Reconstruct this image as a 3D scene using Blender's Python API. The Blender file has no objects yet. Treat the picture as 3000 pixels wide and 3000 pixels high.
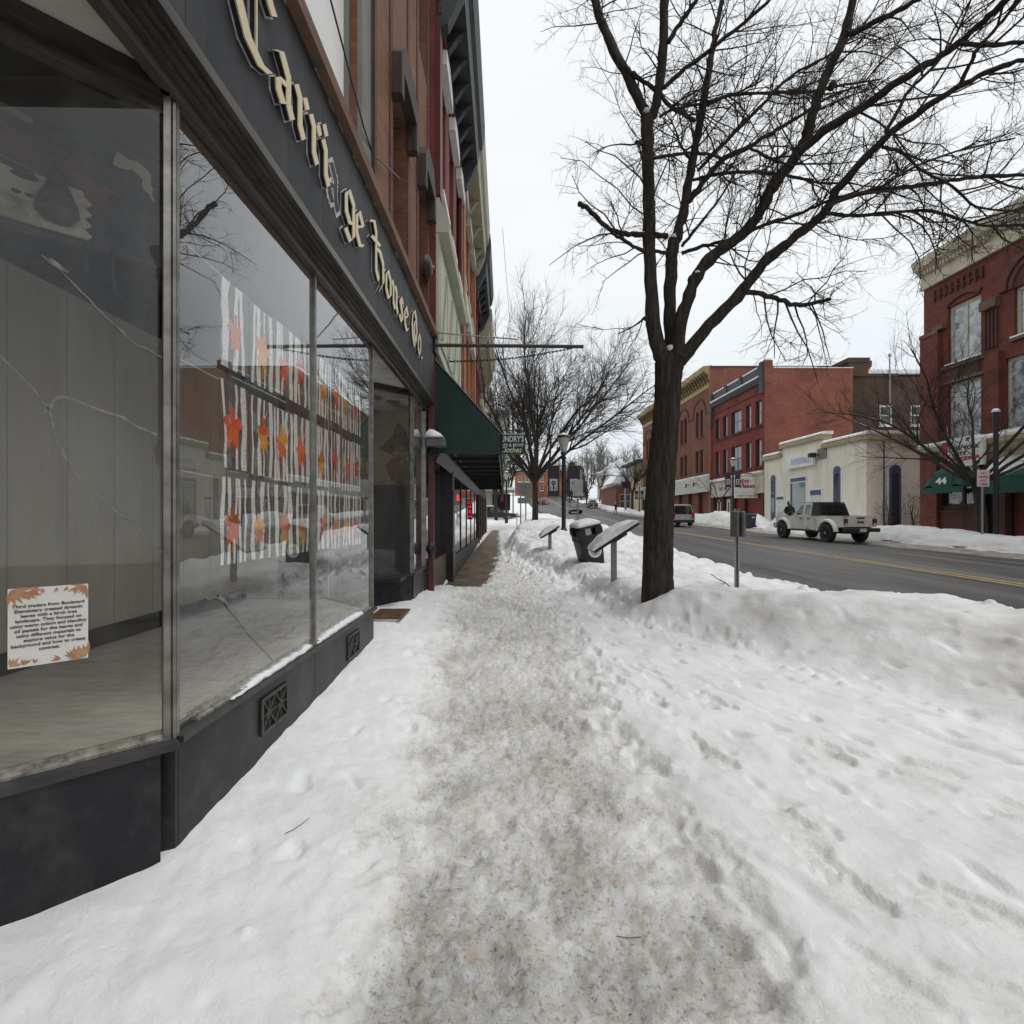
import bpy, math, random
import numpy as np
from mathutils import Vector, Matrix, Euler
SC = bpy.context.scene
COL = SC.collection
R = math.radians
# ------------------------------------------------------------------ street levels
def zr(Y):
    Y = np.asarray(Y, float)
    q = np.clip(Y - 25, 0, 150)
    return -0.2 + 0.019 * np.clip(Y, -60, 175) + 0.00025 * q * q
def zs(Y): return zr(Y) + 0.2
def zrf(Y): return float(zr(Y))
def sight(px, py, Y):      # a point seen in a given direction, at its own distance
    return Vector(((px - 1500) / 1500 * Y, Y, 1.5 - (py - 1515) / 1500 * Y))
# ------------------------------------------------------------------ noise on arrays
_rs = np.random.RandomState(7)
_perm = _rs.permutation(512)
_grad = _rs.uniform(0, 2 * np.pi, 512)
def noise2(x, y, seed=0):
    x = np.asarray(x, float) + seed * 17.31; y = np.asarray(y, float) + seed * 5.77
    xi = np.floor(x).astype(int); yi = np.floor(y).astype(int)
    xf = x - xi; yf = y - yi
    u = xf * xf * xf * (xf * (xf * 6 - 15) + 10); v = yf * yf * yf * (yf * (yf * 6 - 15) + 10)
    def g(ix, iy, dx, dy):
        h = _grad[_perm[(_perm[ix & 511] + iy) & 511]]
        return np.cos(h) * dx + np.sin(h) * dy
    n00 = g(xi, yi, xf, yf); n10 = g(xi + 1, yi, xf - 1, yf)
    n01 = g(xi, yi + 1, xf, yf - 1); n11 = g(xi + 1, yi + 1, xf - 1, yf - 1)
    a = n00 + u * (n10 - n00); b = n01 + u * (n11 - n01)
    return (a + v * (b - a)) * 1.4
def fbm(x, y, o=4, seed=0):
    s = 0; a = 1; t = 0
    for i in range(o):
        s = s + a * noise2(x * 2 ** i, y * 2 ** i, seed + i); t += a; a *= .5
    return s / t
def sstep(a, b, x):
    t = np.clip((x - a) / (b - a), 0, 1); return t * t * (3 - 2 * t)
# ------------------------------------------------------------------ materials
MATS = {}
def M(name, col, rough=.7, col2=None, var=None, bump=None, metal=0, spec=.4, brick=None, stain=None, emit=None, stretch=None, coat=0, uv=False, ramp=(.35, .65)):
    """procedural Principled material; var = noise scale between col and col2, bump = (scale, height)"""
    if name in MATS: return MATS[name]
    m = bpy.data.materials.new(name); m.use_nodes = True
    nt = m.node_tree; N = nt.nodes; L = nt.links; b = N['Principled BSDF']
    b.inputs['Roughness'].default_value = rough; b.inputs['Metallic'].default_value = metal
    b.inputs['Specular IOR Level'].default_value = spec; b.inputs['Coat Weight'].default_value = coat
    c4 = lambda c: (c[0], c[1], c[2], 1)
    tc = N.new('ShaderNodeTexCoord'); vec = tc.outputs['UV' if uv else 'Object']
    if stretch:
        mp = N.new('ShaderNodeMapping'); mp.inputs['Scale'].default_value = stretch; L.new(vec, mp.inputs[0]); vec = mp.outputs[0]
    def noise(scale, det=5, rg=.6):
        n = N.new('ShaderNodeTexNoise'); n.inputs['Scale'].default_value = scale; n.inputs['Detail'].default_value = det
        n.inputs['Roughness'].default_value = rg; L.new(vec, n.inputs['Vector']); return n.outputs['Fac']
    def ramped(fac, lo, hi):
        r = N.new('ShaderNodeMapRange'); r.inputs[1].default_value = lo; r.inputs[2].default_value = hi; L.new(fac, r.inputs[0]); return r.outputs[0]
    def mix(fac, a, bb, mode='MIX'):
        x = N.new('ShaderNodeMix'); x.data_type = 'RGBA'; x.blend_type = mode
        if isinstance(fac, float): x.inputs[0].default_value = fac
        else: L.new(fac, x.inputs[0])
        for s, i in ((a, 6), (bb, 7)):
            if isinstance(s, tuple): x.inputs[i].default_value = c4(s)
            else: L.new(s, x.inputs[i])
        return x.outputs[2]
    out = tuple(col)
    hgt = None
    if brick:
        bt = N.new('ShaderNodeTexBrick'); L.new(tc.outputs['UV'], bt.inputs['Vector'])
        bt.inputs['Scale'].default_value = 1; bt.inputs['Brick Width'].default_value = brick.get('w', .215); bt.inputs['Row Height'].default_value = brick.get('h', .075)
        bt.inputs['Mortar Size'].default_value = brick.get('mortar', .006); bt.inputs['Mortar Smooth'].default_value = .3
        bt.inputs['Color1'].default_value = c4(col); bt.inputs['Color2'].default_value = c4(col2 or col); bt.inputs['Mortar'].default_value = c4(brick['mc'])
        bt.inputs['Bias'].default_value = -.1
        out = bt.outputs['Color']; hgt = bt.outputs['Fac']
        f = ramped(noise(var or 1.2), .3, .75); out = mix(f, out, mix(1.0, out, (.55, .5, .48), 'MULTIPLY'))
    elif var:
        out = mix(ramped(noise(var), *ramp), tuple(col), tuple(col2))
    if stain:
        f = ramped(noise(stain[0], 6, .65), .5, .72); out = mix(f, out, tuple(stain[1]))
    if isinstance(out, tuple): b.inputs['Base Color'].default_value = c4(out)
    else: L.new(out, b.inputs['Base Color'])
    if bump or hgt is not None:
        bp = N.new('ShaderNodeBump'); bp.inputs['Strength'].default_value = 1
        if hgt is not None:
            bp.invert = True; bp.inputs['Distance'].default_value = .006; L.new(hgt, bp.inputs['Height'])
        else:
            bp.inputs['Distance'].default_value = bump[1]; L.new(noise(bump[0], 6, .65), bp.inputs['Height'])
        L.new(bp.outputs[0], b.inputs['Normal'])
    if emit:
        b.inputs['Emission Color'].default_value = c4(emit[0]); b.inputs['Emission Strength'].default_value = emit[1]
    MATS[name] = m
    return m
def shop_glass(name, ior, dust, tint=(.97, .965, .945)):
    m = bpy.data.materials.new(name); m.use_nodes = True; nt = m.node_tree; N = nt.nodes; L = nt.links
    N.remove(N['Principled BSDF']); out = N['Material Output']
    tr = N.new('ShaderNodeBsdfTransparent'); tr.inputs[0].default_value = (*tint, 1)
    df = N.new('ShaderNodeBsdfDiffuse'); df.inputs[0].default_value = (.55, .55, .52, 1)
    gl = N.new('ShaderNodeBsdfGlossy'); gl.inputs['Roughness'].default_value = .0; gl.inputs[0].default_value = (.95, .97, 1, 1)
    tc = N.new('ShaderNodeTexCoord'); mp = N.new('ShaderNodeMapping'); mp.inputs['Scale'].default_value = (6, 6, 1.2); L.new(tc.outputs['Object'], mp.inputs[0])
    nz = N.new('ShaderNodeTexNoise'); nz.inputs['Scale'].default_value = 1.2; nz.inputs['Detail'].default_value = 6; L.new(mp.outputs[0], nz.inputs['Vector'])
    mr = N.new('ShaderNodeMapRange'); mr.inputs[1].default_value = .35; mr.inputs[2].default_value = .75; mr.inputs[3].default_value = dust * .5; mr.inputs[4].default_value = dust * 1.6; L.new(nz.outputs['Fac'], mr.inputs[0])
    m1 = N.new('ShaderNodeMixShader'); L.new(mr.outputs[0], m1.inputs[0]); L.new(tr.outputs[0], m1.inputs[1]); L.new(df.outputs[0], m1.inputs[2])
    lw = N.new('ShaderNodeLayerWeight'); lw.inputs[0].default_value = .5
    pw = N.new('ShaderNodeMath'); pw.operation = 'POWER'; pw.inputs[1].default_value = 2.6; L.new(lw.outputs['Facing'], pw.inputs[0])
    ge = N.new('ShaderNodeNewGeometry'); ff = N.new('ShaderNodeMapRange'); ff.inputs[3].default_value = ior; ff.inputs[4].default_value = 1; L.new(pw.outputs[0], ff.inputs[0])
    bf = N.new('ShaderNodeMath'); bf.operation = 'SUBTRACT'; bf.inputs[0].default_value = 1; L.new(ge.outputs['Backfacing'], bf.inputs[1])
    lw = N.new('ShaderNodeMath'); lw.operation = 'MULTIPLY'; L.new(ff.outputs[0], lw.inputs[0]); L.new(bf.outputs[0], lw.inputs[1])
    m2 = N.new('ShaderNodeMixShader'); L.new(lw.outputs[0], m2.inputs[0]); L.new(m1.outputs[0], m2.inputs[1]); L.new(gl.outputs[0], m2.inputs[2])
    L.new(m2.outputs[0], out.inputs[0]); MATS[name] = m
    return m
# ------------------------------------------------------------------ frames
def frame(o, u=(1, 0), n=(0, -1), z0=0):
    lu = math.hypot(*u); ln = math.hypot(*n)
    return np.array([[u[0] / lu, n[0] / ln, 0, o[0]], [u[1] / lu, n[1] / ln, 0, o[1]], [0, 0, 1, z0]], float)
IDN = np.array([[1, 0, 0, 0], [0, 1, 0, 0], [0, 0, 1, 0]], float)
FL = frame((-1.433, 0), (0, 1), (1, 0))             # corner shop facade: u along the street, n out over the sidewalk
FROW = frame((-1.184, 0), (-.0133, 1), (1, .0133))  # the row of shops beyond it
FR = frame((22.6, 0), (-.02, 1), (-1, -.02))        # facades across the street
BASE = {}
# ------------------------------------------------------------------ mesh builder
class MB:
    def __init__(s, T=IDN):
        s.v = []; s.f = []; s.m = []; s.k = 0; s.T = T; s.arr = []
    def add(s, vs, fs):
        T = s.T; o = len(s.v)
        P = np.asarray(vs, float) @ T[:, :3].T + T[:, 3]
        s.v.extend(map(tuple, P))
        flip = np.linalg.det(T[:, :3]) < 0
        for f in fs:
            g = [i + o for i in f]
            s.f.append(g[::-1] if flip else g); s.m.append(s.k)
        return s
    def box(s, x0, x1, y0, y1, z0, z1):
        x0, x1 = sorted((x0, x1)); y0, y1 = sorted((y0, y1)); z0, z1 = sorted((z0, z1))
        return s.add([(x0, y0, z0), (x1, y0, z0), (x1, y1, z0), (x0, y1, z0), (x0, y0, z1), (x1, y0, z1), (x1, y1, z1), (x0, y1, z1)],
                     [(0, 3, 2, 1), (4, 5, 6, 7), (0, 1, 5, 4), (1, 2, 6, 5), (2, 3, 7, 6), (3, 0, 4, 7)])
    def cbox(s, x0, x1, y0, y1, z0, z1, c=.02):      # box with chamfered vertical and top edges
        q = [(x0 + c, y0), (x1 - c, y0), (x1, y0 + c), (x1, y1 - c), (x1 - c, y1), (x0 + c, y1), (x0, y1 - c), (x0, y0 + c)]
        cx, cy = (x0 + x1) / 2, (y0 + y1) / 2
        def ins(p): return (p[0] - math.copysign(min(c, abs(p[0] - cx)), p[0] - cx), p[1] - math.copysign(min(c, abs(p[1] - cy)), p[1] - cy))
        return s.loft([[(*p, z0) for p in q], [(*p, z1 - c) for p in q], [(*ins(p), z1) for p in q]])
    def loft(s, rings, caps=True, closed=True):
        n = len(rings[0]); vs = [p for r in rings for p in r]; fs = []
        for i in range(len(rings) - 1):
            for j in range(n if closed else n - 1):
                k = (j + 1) % n
                fs.append((i * n + j, i * n + k, (i + 1) * n + k, (i + 1) * n + j))
        if caps:
            fs.append(tuple(range(n))[::-1]); fs.append(tuple((len(rings) - 1) * n + j for j in range(n)))
        return s.add(vs, fs)
    def prism(s, poly, a, b, ax=1):                  # 2-D outline extruded along axis ax
        def P(p, t):
            return (t, p[0], p[1]) if ax == 0 else (p[0], t, p[1]) if ax == 1 else (p[0], p[1], t)
        r = [[P(p, a) for p in poly], [P(p, b) for p in poly]]
        if ax == 1: r = r[::-1]
        return s.loft(r)
    def seg(s, p0, p1, z0, z1, th):                  # upright slab between two plan points
        d = Vector((p1[0] - p0[0], p1[1] - p0[1])).normalized(); n = Vector((-d.y, d.x)) * th / 2
        q = [(p0[0] - n.x, p0[1] - n.y), (p1[0] - n.x, p1[1] - n.y), (p1[0] + n.x, p1[1] + n.y), (p0[0] + n.x, p0[1] + n.y)]
        return s.prism(q, z0, z1, 2)
    def lathe(s, prof, n=16, c=(0, 0, 0), ax=2, squash=1):
        rings = []
        for r, h in prof:
            ring = []
            for j in range(n):
                a = 2 * math.pi * j / n; x, y = r * math.cos(a), r * math.sin(a) * squash
                ring.append((c[0] + x, c[1] + y, c[2] + h) if ax == 2 else (c[0] + x, c[1] - h, c[2] + y) if ax == 1 else (c[0] + h, c[1] + x, c[2] + y))
            rings.append(ring)
        return s.loft(rings)
    def tube(s, pts, rad, n=6):
        pts = [Vector(p) for p in pts]
        if not hasattr(rad, '__len__'): rad = [rad] * len(pts)
        rings = []; up = None
        for i, p in enumerate(pts):
            t = (pts[min(i + 1, len(pts) - 1)] - pts[max(i - 1, 0)]).normalized()
            if up is None: up = t.orthogonal().normalized()
            up = (up - t * up.dot(t)).normalized(); w = t.cross(up)
            rings.append([tuple(p + (up * math.cos(2 * math.pi * j / n) + w * math.sin(2 * math.pi * j / n)) * rad[i]) for j in range(n)])
        return s.loft(rings)
    def text(s, txt, size, at, w=None, depth=.004, align='CENTER', bold=0, ital=0):
        """lettering in the local u-z plane (needs a frame whose n axis faces the reader)"""
        cu = bpy.data.curves.new('txt', 'FONT'); cu.body = txt; cu.size = size; cu.align_x = align; cu.extrude = depth; cu.resolution_u = 3
        cu.offset = bold; cu.shear = ital
        o = bpy.data.objects.new('txt', cu); COL.objects.link(o)
        me = bpy.data.meshes.new_from_object(o.evaluated_get(bpy.context.evaluated_depsgraph_get()))
        vs = np.array([v.co for v in me.vertices]); fs = [tuple(p.vertices) for p in me.polygons]
        bpy.data.objects.remove(o); bpy.data.curves.remove(cu); bpy.data.meshes.remove(me)
        if len(vs) == 0: return s
        if w:
            cx = (vs[:, 0].min() + vs[:, 0].max()) / 2 if align == 'CENTER' else 0
            vs[:, 0] = (vs[:, 0] - cx) * w / (vs[:, 0].max() - vs[:, 0].min()) + (0 if align == 'CENTER' else 0)
        P = np.stack([at[0] + vs[:, 0], at[1] + vs[:, 2], at[2] + vs[:, 1]], 1)
        return s.add(P, fs)
    def raw(s, V, F):                                # bulk quads (numpy)
        s.arr.append((np.asarray(V, float), np.asarray(F, int), s.k)); return s
    def build(s, name, mats, parent=None, smooth=False, origin=None, attrs=None):
        V = np.array(s.v, float).reshape(-1, 3); F = list(s.f); mi = list(s.m)
        for A, Q, k in s.arr:
            o = len(V); V = np.vstack([V, A]); F.extend((Q + o).tolist()); mi.extend([k] * len(Q))
        if parent is not None: org = BASE[parent.name]
        elif origin is not None: org = origin
        else:
            org = (float((V[:, 0].min() + V[:, 0].max()) / 2), float((V[:, 1].min() + V[:, 1].max()) / 2), float(V[:, 2].min()))
        org = np.array(org, float); V = V - org
        me = bpy.data.meshes.new(name)
        lens = np.array([len(f) for f in F], int); flat = np.fromiter((i for f in F for i in f), int, lens.sum())
        me.vertices.add(len(V)); me.vertices.foreach_set('co', V.ravel())
        me.loops.add(len(flat)); me.loops.foreach_set('vertex_index', flat)
        st = np.concatenate([[0], np.cumsum(lens)[:-1]]); me.polygons.add(len(F)); me.polygons.foreach_set('loop_start', st)
        if not isinstance(mats, (list, tuple)): mats = [mats]
        for m in mats: me.materials.append(m)
        me.polygons.foreach_set('material_index', np.array(mi, int) if len(mats) > 1 else np.zeros(len(F), int))
        me.update(calc_edges=True)
        nr = np.zeros(len(F) * 3); me.polygons.foreach_get('normal', nr); nr = nr.reshape(-1, 3)
        pn = np.repeat(nr, lens, 0); W = V[flat] + org
        hx, hy, hz = np.abs(pn).T; top = (hz > hx) & (hz > hy)
        u = np.where(top, W[:, 0], np.where(hx > hy, W[:, 1], W[:, 0])); v = np.where(top, W[:, 1], W[:, 2])
        uvl = me.uv_layers.new(name='UVMap'); uvl.data.foreach_set('uv', np.stack([u, v], 1).ravel())
        if attrs:
            for k, a in attrs.items():
                at = me.attributes.new(k, 'FLOAT', 'POINT'); at.data.foreach_set('value', np.asarray(a, np.float32))
        me.polygons.foreach_set('use_smooth', np.full(len(F), bool(smooth)))
        me.validate()
        o = bpy.data.objects.new(name, me); COL.objects.link(o)
        if smooth == 'auto':
            try:
                me.set_sharp_from_angle(angle=R(38))
            except Exception: pass
        if parent is not None:
            o.parent = parent; BASE[o.name] = BASE[parent.name]
        else:
            o.location = org; BASE[o.name] = tuple(org)
        return o
def split_build(mb, name, mats, parent, **kw):
    """build each group of touching primitives as a part of its own"""
    n = len(mb.v); par = list(range(n))
    def f(i):
        while par[i] != i: par[i] = par[par[i]]; i = par[i]
        return i
    for q in mb.f:
        for i in q[1:]: par[f(i)] = f(q[0])
    V = np.array(mb.v); ids = {}
    for i in range(n): ids.setdefault(f(i), []).append(i)
    cl = [[V[v].min(0) - .012, V[v].max(0) + .012, set(v)] for v in ids.values()]
    ch = True
    while ch:
        ch = False
        for i in range(len(cl)):
            for j in range(i + 1, len(cl)):
                if np.all(cl[i][0] <= cl[j][1]) and np.all(cl[j][0] <= cl[i][1]):
                    cl[i] = [np.minimum(cl[i][0], cl[j][0]), np.maximum(cl[i][1], cl[j][1]), cl[i][2] | cl[j][2]]; cl.pop(j); ch = True; break
            if ch: break
    outs = []
    for lo, hi, vs in cl:
        b = MB(); idx = {v: k for k, v in enumerate(sorted(vs))}; b.v = [mb.v[v] for v in sorted(vs)]
        for q, m in zip(mb.f, mb.m):
            if q[0] in vs: b.f.append([idx[i] for i in q]); b.m.append(m)
        outs.append(b.build(name, mats, parent, **kw))
    return outs
def tag(o, label=None, cat=None, group=None, kind=None):
    if label: o['label'] = label
    if cat: o['category'] = cat
    if group: o['group'] = group
    if kind: o['kind'] = kind
    return o
def thing(name, label, cat, loc=(0, 0, 0), group=None, local=False):
    o = bpy.data.objects.new(name, None); COL.objects.link(o); o.location = loc; o.empty_display_size = .1
    BASE[o.name] = (0, 0, 0) if local else tuple(loc)
    return tag(o, label, cat, group)
def copy_tree(o, parent=None, loc=None, rot=None, label=None):
    c = o.copy(); COL.objects.link(c); BASE[c.name] = BASE[o.name]
    if parent is not None: c.parent = parent
    if loc is not None: c.location = loc
    if rot is not None: c.rotation_euler = (0, 0, rot)
    if label: c['label'] = label
    for ch in [x for x in o.children]: copy_tree(ch, c)
    return c
# ------------------------------------------------------------------ palette
m_black = M('black_metal', (.018, .018, .02), .45)
m_dark = M('dark_void', (.012, .012, .013), .8)
m_alu = M('aged_aluminium', (.36, .35, .32), .42, (.2, .19, .17), 9, metal=.85, bump=(60, .0006))
m_bronze = M('bronze_trim', (.12, .105, .09), .4, (.055, .048, .042), 5, metal=.55, stretch=(1, .4, 6))
m_snow = M('snow_plain', (.80, .81, .82), .75, (.70, .71, .72), 3, bump=(9, .02), spec=.25)
m_glassd = M('dark_window_glass', (.03, .035, .04), .03, spec=.9, coat=.3)
m_glassl = M('window_with_blind', (.42, .42, .39), .06, (.3, .31, .3), 2, spec=.9, coat=.4, stretch=(1, 1, 4))
m_white = M('white_paint', (.76, .76, .73), .5, (.62, .61, .58), 6)
m_steel = M('galvanised_steel', (.33, .34, .35), .45, (.24, .25, .26), 20, metal=.7)
g_shop = shop_glass('shop_glass', .04, .028)
m_conc = M('concrete', (.3, .28, .26), .85, (.2, .19, .175), 3, bump=(30, .004))
# ================================================================== camera, sky, sun
cam = bpy.data.cameras.new('camera'); co = bpy.data.objects.new('camera', cam); COL.objects.link(co)
co.location = (0, 0, 1.5); co.rotation_euler = (R(90), 0, 0); cam.sensor_width = 36; cam.lens = 18
cam.shift_y = 15 / 3000; cam.clip_end = 3000; cam.clip_start = .05; SC.camera = co
SC.view_settings.view_transform = 'Standard'; SC.view_settings.look = 'None'; SC.view_settings.exposure = .37
SC.cycles.use_denoising = True; SC.cycles.max_bounces = 10; SC.cycles.diffuse_bounces = 5; SC.cycles.transparent_max_bounces = 24
W = bpy.data.worlds.new('World'); SC.world = W; W.use_nodes = True
nt = W.node_tree; N = nt.nodes; L = nt.links
sky = N.new('ShaderNodeTexSky'); sky.sky_type = 'NISHITA'; sky.sun_disc = False; sky.sun_elevation = R(64); sky.sun_rotation = R(106)
sky.air_density = 1; sky.dust_density = 6; sky.ozone_density = 1
hs = N.new('ShaderNodeHueSaturation'); hs.inputs['Saturation'].default_value = .12; L.new(sky.outputs[0], hs.inputs['Color'])
# a closed cloud deck: clouds drawn over the sky, thinner patches let a little more of it through
tc = N.new('ShaderNodeTexCoord'); mp = N.new('ShaderNodeMapping'); mp.inputs['Scale'].default_value = (1, 1, 2.6); L.new(tc.outputs['Generated'], mp.inputs[0])
nz = N.new('ShaderNodeTexNoise'); nz.inputs['Scale'].default_value = 1.6; nz.inputs['Detail'].default_value = 4; L.new(mp.outputs[0], nz.inputs['Vector'])
mr = N.new('ShaderNodeMapRange'); mr.inputs[1].default_value = .3; mr.inputs[2].default_value = .72; L.new(nz.outputs['Fac'], mr.inputs[0])
cl = N.new('ShaderNodeMix'); cl.data_type = 'RGBA'; L.new(mr.outputs[0], cl.inputs[0]); cl.inputs[6].default_value = (8.0, 8.3, 8.6, 1); cl.inputs[7].default_value = (9.0, 9.2, 9.2, 1)
mx = N.new('ShaderNodeMix'); mx.data_type = 'RGBA'; mx.inputs[0].default_value = .93; L.new(hs.outputs[0], mx.inputs[6]); L.new(cl.outputs[2], mx.inputs[7])
sx_ = N.new('ShaderNodeSeparateXYZ'); L.new(tc.outputs['Generated'], sx_.inputs[0]); gz = N.new('ShaderNodeMapRange'); gz.interpolation_type = 'SMOOTHSTEP'; gz.inputs[1].default_value = .0; gz.inputs[2].default_value = .62; L.new(sx_.outputs[2], gz.inputs[0])
lo = N.new('ShaderNodeMix'); lo.data_type = 'RGBA'; L.new(gz.outputs[0], lo.inputs[0]); lo.inputs[6].default_value = (7.0, 7.5, 8.0, 1); L.new(mx.outputs[2], lo.inputs[7]); mx = lo
bg = N['Background']; L.new(mx.outputs[2], bg.inputs[0]); bg.inputs[1].default_value = .09
sl = bpy.data.lights.new('sun', 'SUN'); sl.energy = .85; sl.angle = R(24); sl.color = (1, .97, .93)
so = bpy.data.objects.new('sun', sl); COL.objects.link(so); so.rotation_euler = Vector((-.42, .12, -.9)).to_track_quat('-Z', 'Y').to_euler(); so.location = (0, -20, 40)
# ================================================================== materials of the ground
def snow_mat(name):
    m = bpy.data.materials.new(name); m.use_nodes = True; nt = m.node_tree; N = nt.nodes; L = nt.links; b = N['Principled BSDF']
    tc = N.new('ShaderNodeTexCoord'); o = tc.outputs['Object']
    def noise(s, d=6, r=.62, sc=None):
        n = N.new('ShaderNodeTexNoise'); n.inputs['Scale'].default_value = s; n.inputs['Detail'].default_value = d; n.inputs['Roughness'].default_value = r
        if sc:
            q = N.new('ShaderNodeMapping'); q.inputs['Scale'].default_value = sc; L.new(o, q.inputs[0]); L.new(q.outputs[0], n.inputs['Vector'])
        else: L.new(o, n.inputs['Vector'])
        return n.outputs['Fac']
    def mr(f, a, bb, c=0, d=1):
        x = N.new('ShaderNodeMapRange'); L.new(f, x.inputs[0])
        for i, v in enumerate((a, bb, c, d)): x.inputs[i + 1].default_value = v
        return x.outputs[0]
    def mt(op, a, c):
        x = N.new('ShaderNodeMath'); x.operation = op
        for i, s in enumerate((a, c)):
            if isinstance(s, (int, float)): x.inputs[i].default_value = s
            else: L.new(s, x.inputs[i])
        x.use_clamp = op != 'ADD'; return x.outputs[0]
    def mix(f, a, c):
        x = N.new('ShaderNodeMix'); x.data_type = 'RGBA'; L.new(f, x.inputs[0])
        for s, i in ((a, 6), (c, 7)):
            if isinstance(s, tuple): x.inputs[i].default_value = (*s, 1)
            else: L.new(s, x.inputs[i])
        return x.outputs[2]
    def attr(n):
        a = N.new('ShaderNodeAttribute'); a.attribute_name = n; return a.outputs['Fac']
    g = attr('grit'); s = attr('soot_shade')
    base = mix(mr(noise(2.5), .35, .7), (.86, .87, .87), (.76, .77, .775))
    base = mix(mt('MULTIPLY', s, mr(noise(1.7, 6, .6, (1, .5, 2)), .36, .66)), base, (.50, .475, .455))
    tan = mix(mr(noise(3.2, 4), .35, .65), (.66, .585, .475), (.58, .535, .455))
    f1 = mt('MULTIPLY', g, mr(noise(15, 8, .8), .43, .60)); base = mix(mt('MULTIPLY', f1, .9), base, tan)
    f2 = mt('MULTIPLY', g, mr(noise(48, 6, .75), .54, .62)); base = mix(mt('MULTIPLY', f2, .8), base, (.25, .225, .19)); f4 = mt('MULTIPLY', g, mr(noise(26, 6, .75), .56, .64)); base = mix(mt('MULTIPLY', f4, .8), base, (.84, .84, .83))
    f3 = mt('MULTIPLY', g, mr(noise(2.6, 6, .7), .50, .66)); base = mix(mt('MULTIPLY', f3, .30), base, (.40, .325, .235)); f5 = mt('MULTIPLY', g, mr(noise(3.4, 5, .7, (1, .7, 1)), .54, .68)); base = mix(mt('MULTIPLY', f5, .7), base, (.76, .76, .75))
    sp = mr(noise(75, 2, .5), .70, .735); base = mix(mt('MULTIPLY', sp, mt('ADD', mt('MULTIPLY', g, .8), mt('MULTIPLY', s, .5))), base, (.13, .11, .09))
    L.new(base, b.inputs['Base Color']); b.inputs['Roughness'].default_value = .62; b.inputs['Specular IOR Level'].default_value = .3
    b1 = N.new('ShaderNodeBump'); b1.inputs['Distance'].default_value = .016; b1.inputs['Strength'].default_value = .8; L.new(noise(16, 8, .7), b1.inputs['Height'])
    b2 = N.new('ShaderNodeBump'); b2.inputs['Distance'].default_value = .03; L.new(mt('MULTIPLY', g, .9), b2.inputs['Strength']); L.new(noise(30, 7, .75), b2.inputs['Height']); L.new(b1.outputs[0], b2.inputs['Normal'])
    L.new(b2.outputs[0], b.inputs['Normal']); return m
m_ground = snow_mat('trodden_snow')
m_asph = M('asphalt', (.038, .038, .04), .58, (.10, .097, .093), 1.1, bump=(70, .004), stain=(.9, (.15, .145, .138)), stretch=(1, .09, 1), spec=.35)
m_pave = M('wet_pavement', (.16, .115, .08), .42, (.095, .07, .05), 1.6, bump=(40, .003), stain=(3, (.26, .22, .18)), spec=.45)
m_yel = M('yellow_paint', (.46, .31, .09), .7, (.2, .165, .1), 4, ramp=(.4, .75))
m_slush = M('slush', (.25, .21, .17), .55, (.5, .46, .42), 3, bump=(9, .05), stain=(7, (.13, .11, .09)))
def sheet(name, xs, ys, zf, mats, off=0, **kw):
    X, Y = np.meshgrid(xs, ys); Z = zf(X, Y) + off
    V = np.stack([X, Y, Z], -1).reshape(-1, 3); n, m = len(ys), len(xs)
    i = np.arange(n * m).reshape(n, m); Q = np.stack([i[:-1, :-1], i[:-1, 1:], i[1:, 1:], i[1:, :-1]], -1).reshape(-1, 4)
    b = MB(); b.raw(V, Q); return b.build(name, mats, origin=(0, 0, 0), smooth=True, **kw)
yy = np.concatenate([np.arange(-40, 200, 2.0), np.arange(200, 900, 50.)])
def zg(X, Y): return zr(Y) - .16 + np.clip(np.abs(X - 10) - 40, 0, 500) * .05
b = sheet('ground', np.concatenate([np.arange(-400, -20, 40.), np.arange(-20, 40, 3.), np.arange(40, 500, 40.)]), yy, zg, m_snow); tag(b, kind='structure')
b = sheet('road', np.arange(4.2, 17.85, .65), np.arange(-30, 170, 1.), lambda X, Y: zr(Y) + .05 * (1 - ((X - 11) / 6.6) ** 2), m_asph); tag(b, kind='structure')
for k, x in enumerate((10.62, 10.92)):
    b = sheet('road_marking', np.array([x, x + .13]), np.arange(-20, 170, 1.), lambda X, Y: zr(Y) + .05 * (1 - ((X - 11) / 6.6) ** 2), m_yel, off=.004); tag(b, kind='structure')
b = sheet('parking_line', np.array([15.0, 15.1]), np.arange(4, 60, 1.), lambda X, Y: zr(Y) + .05 * (1 - ((X - 11) / 6.6) ** 2), M('worn_white_line', (.35, .35, .34), .7, (.12, .12, .12), 2), off=.004); tag(b, kind='structure')
xs = np.concatenate([np.arange(14.6, 18.0, .06)]); ys = np.arange(4, 90, .16)
def zsl(X, Y): return zr(Y) + .05 * (1 - ((X - 11) / 6.6) ** 2) - .03 + .11 * sstep(15.6, 17.9, X + .5 * fbm(X * 0 + 3, Y * .35, 2, 4)) * (1 + .6 * fbm(X * 3, Y * 3, 3, 5)) + .02 * fbm(X * 6, Y * 6, 2, 8)
b = sheet('slush_edge', xs, ys, zsl, m_slush); tag(b, kind='structure')
# pavements either side of the road
b = sheet('sidewalk', np.arange(-8, 4.8, .5), np.arange(-10, 62, 1.), lambda X, Y: zs(Y) - .125, m_pave); tag(b, kind='structure')
b = sheet('far_sidewalk', np.arange(17.9, 27, .5), np.arange(-10, 130, 1.), lambda X, Y: zr(Y) + .13, m_pave); tag(b, kind='structure')
kb = MB()
for y in np.arange(-10, 128, 2.0):
    for x in (4.55, 17.75):
        z = zrf(y + 1); kb.box(x, x + .16, y + .005, y + 1.995, z - .2, z + .145)
tag(kb.build('kerb', m_conc), kind='structure')
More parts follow.
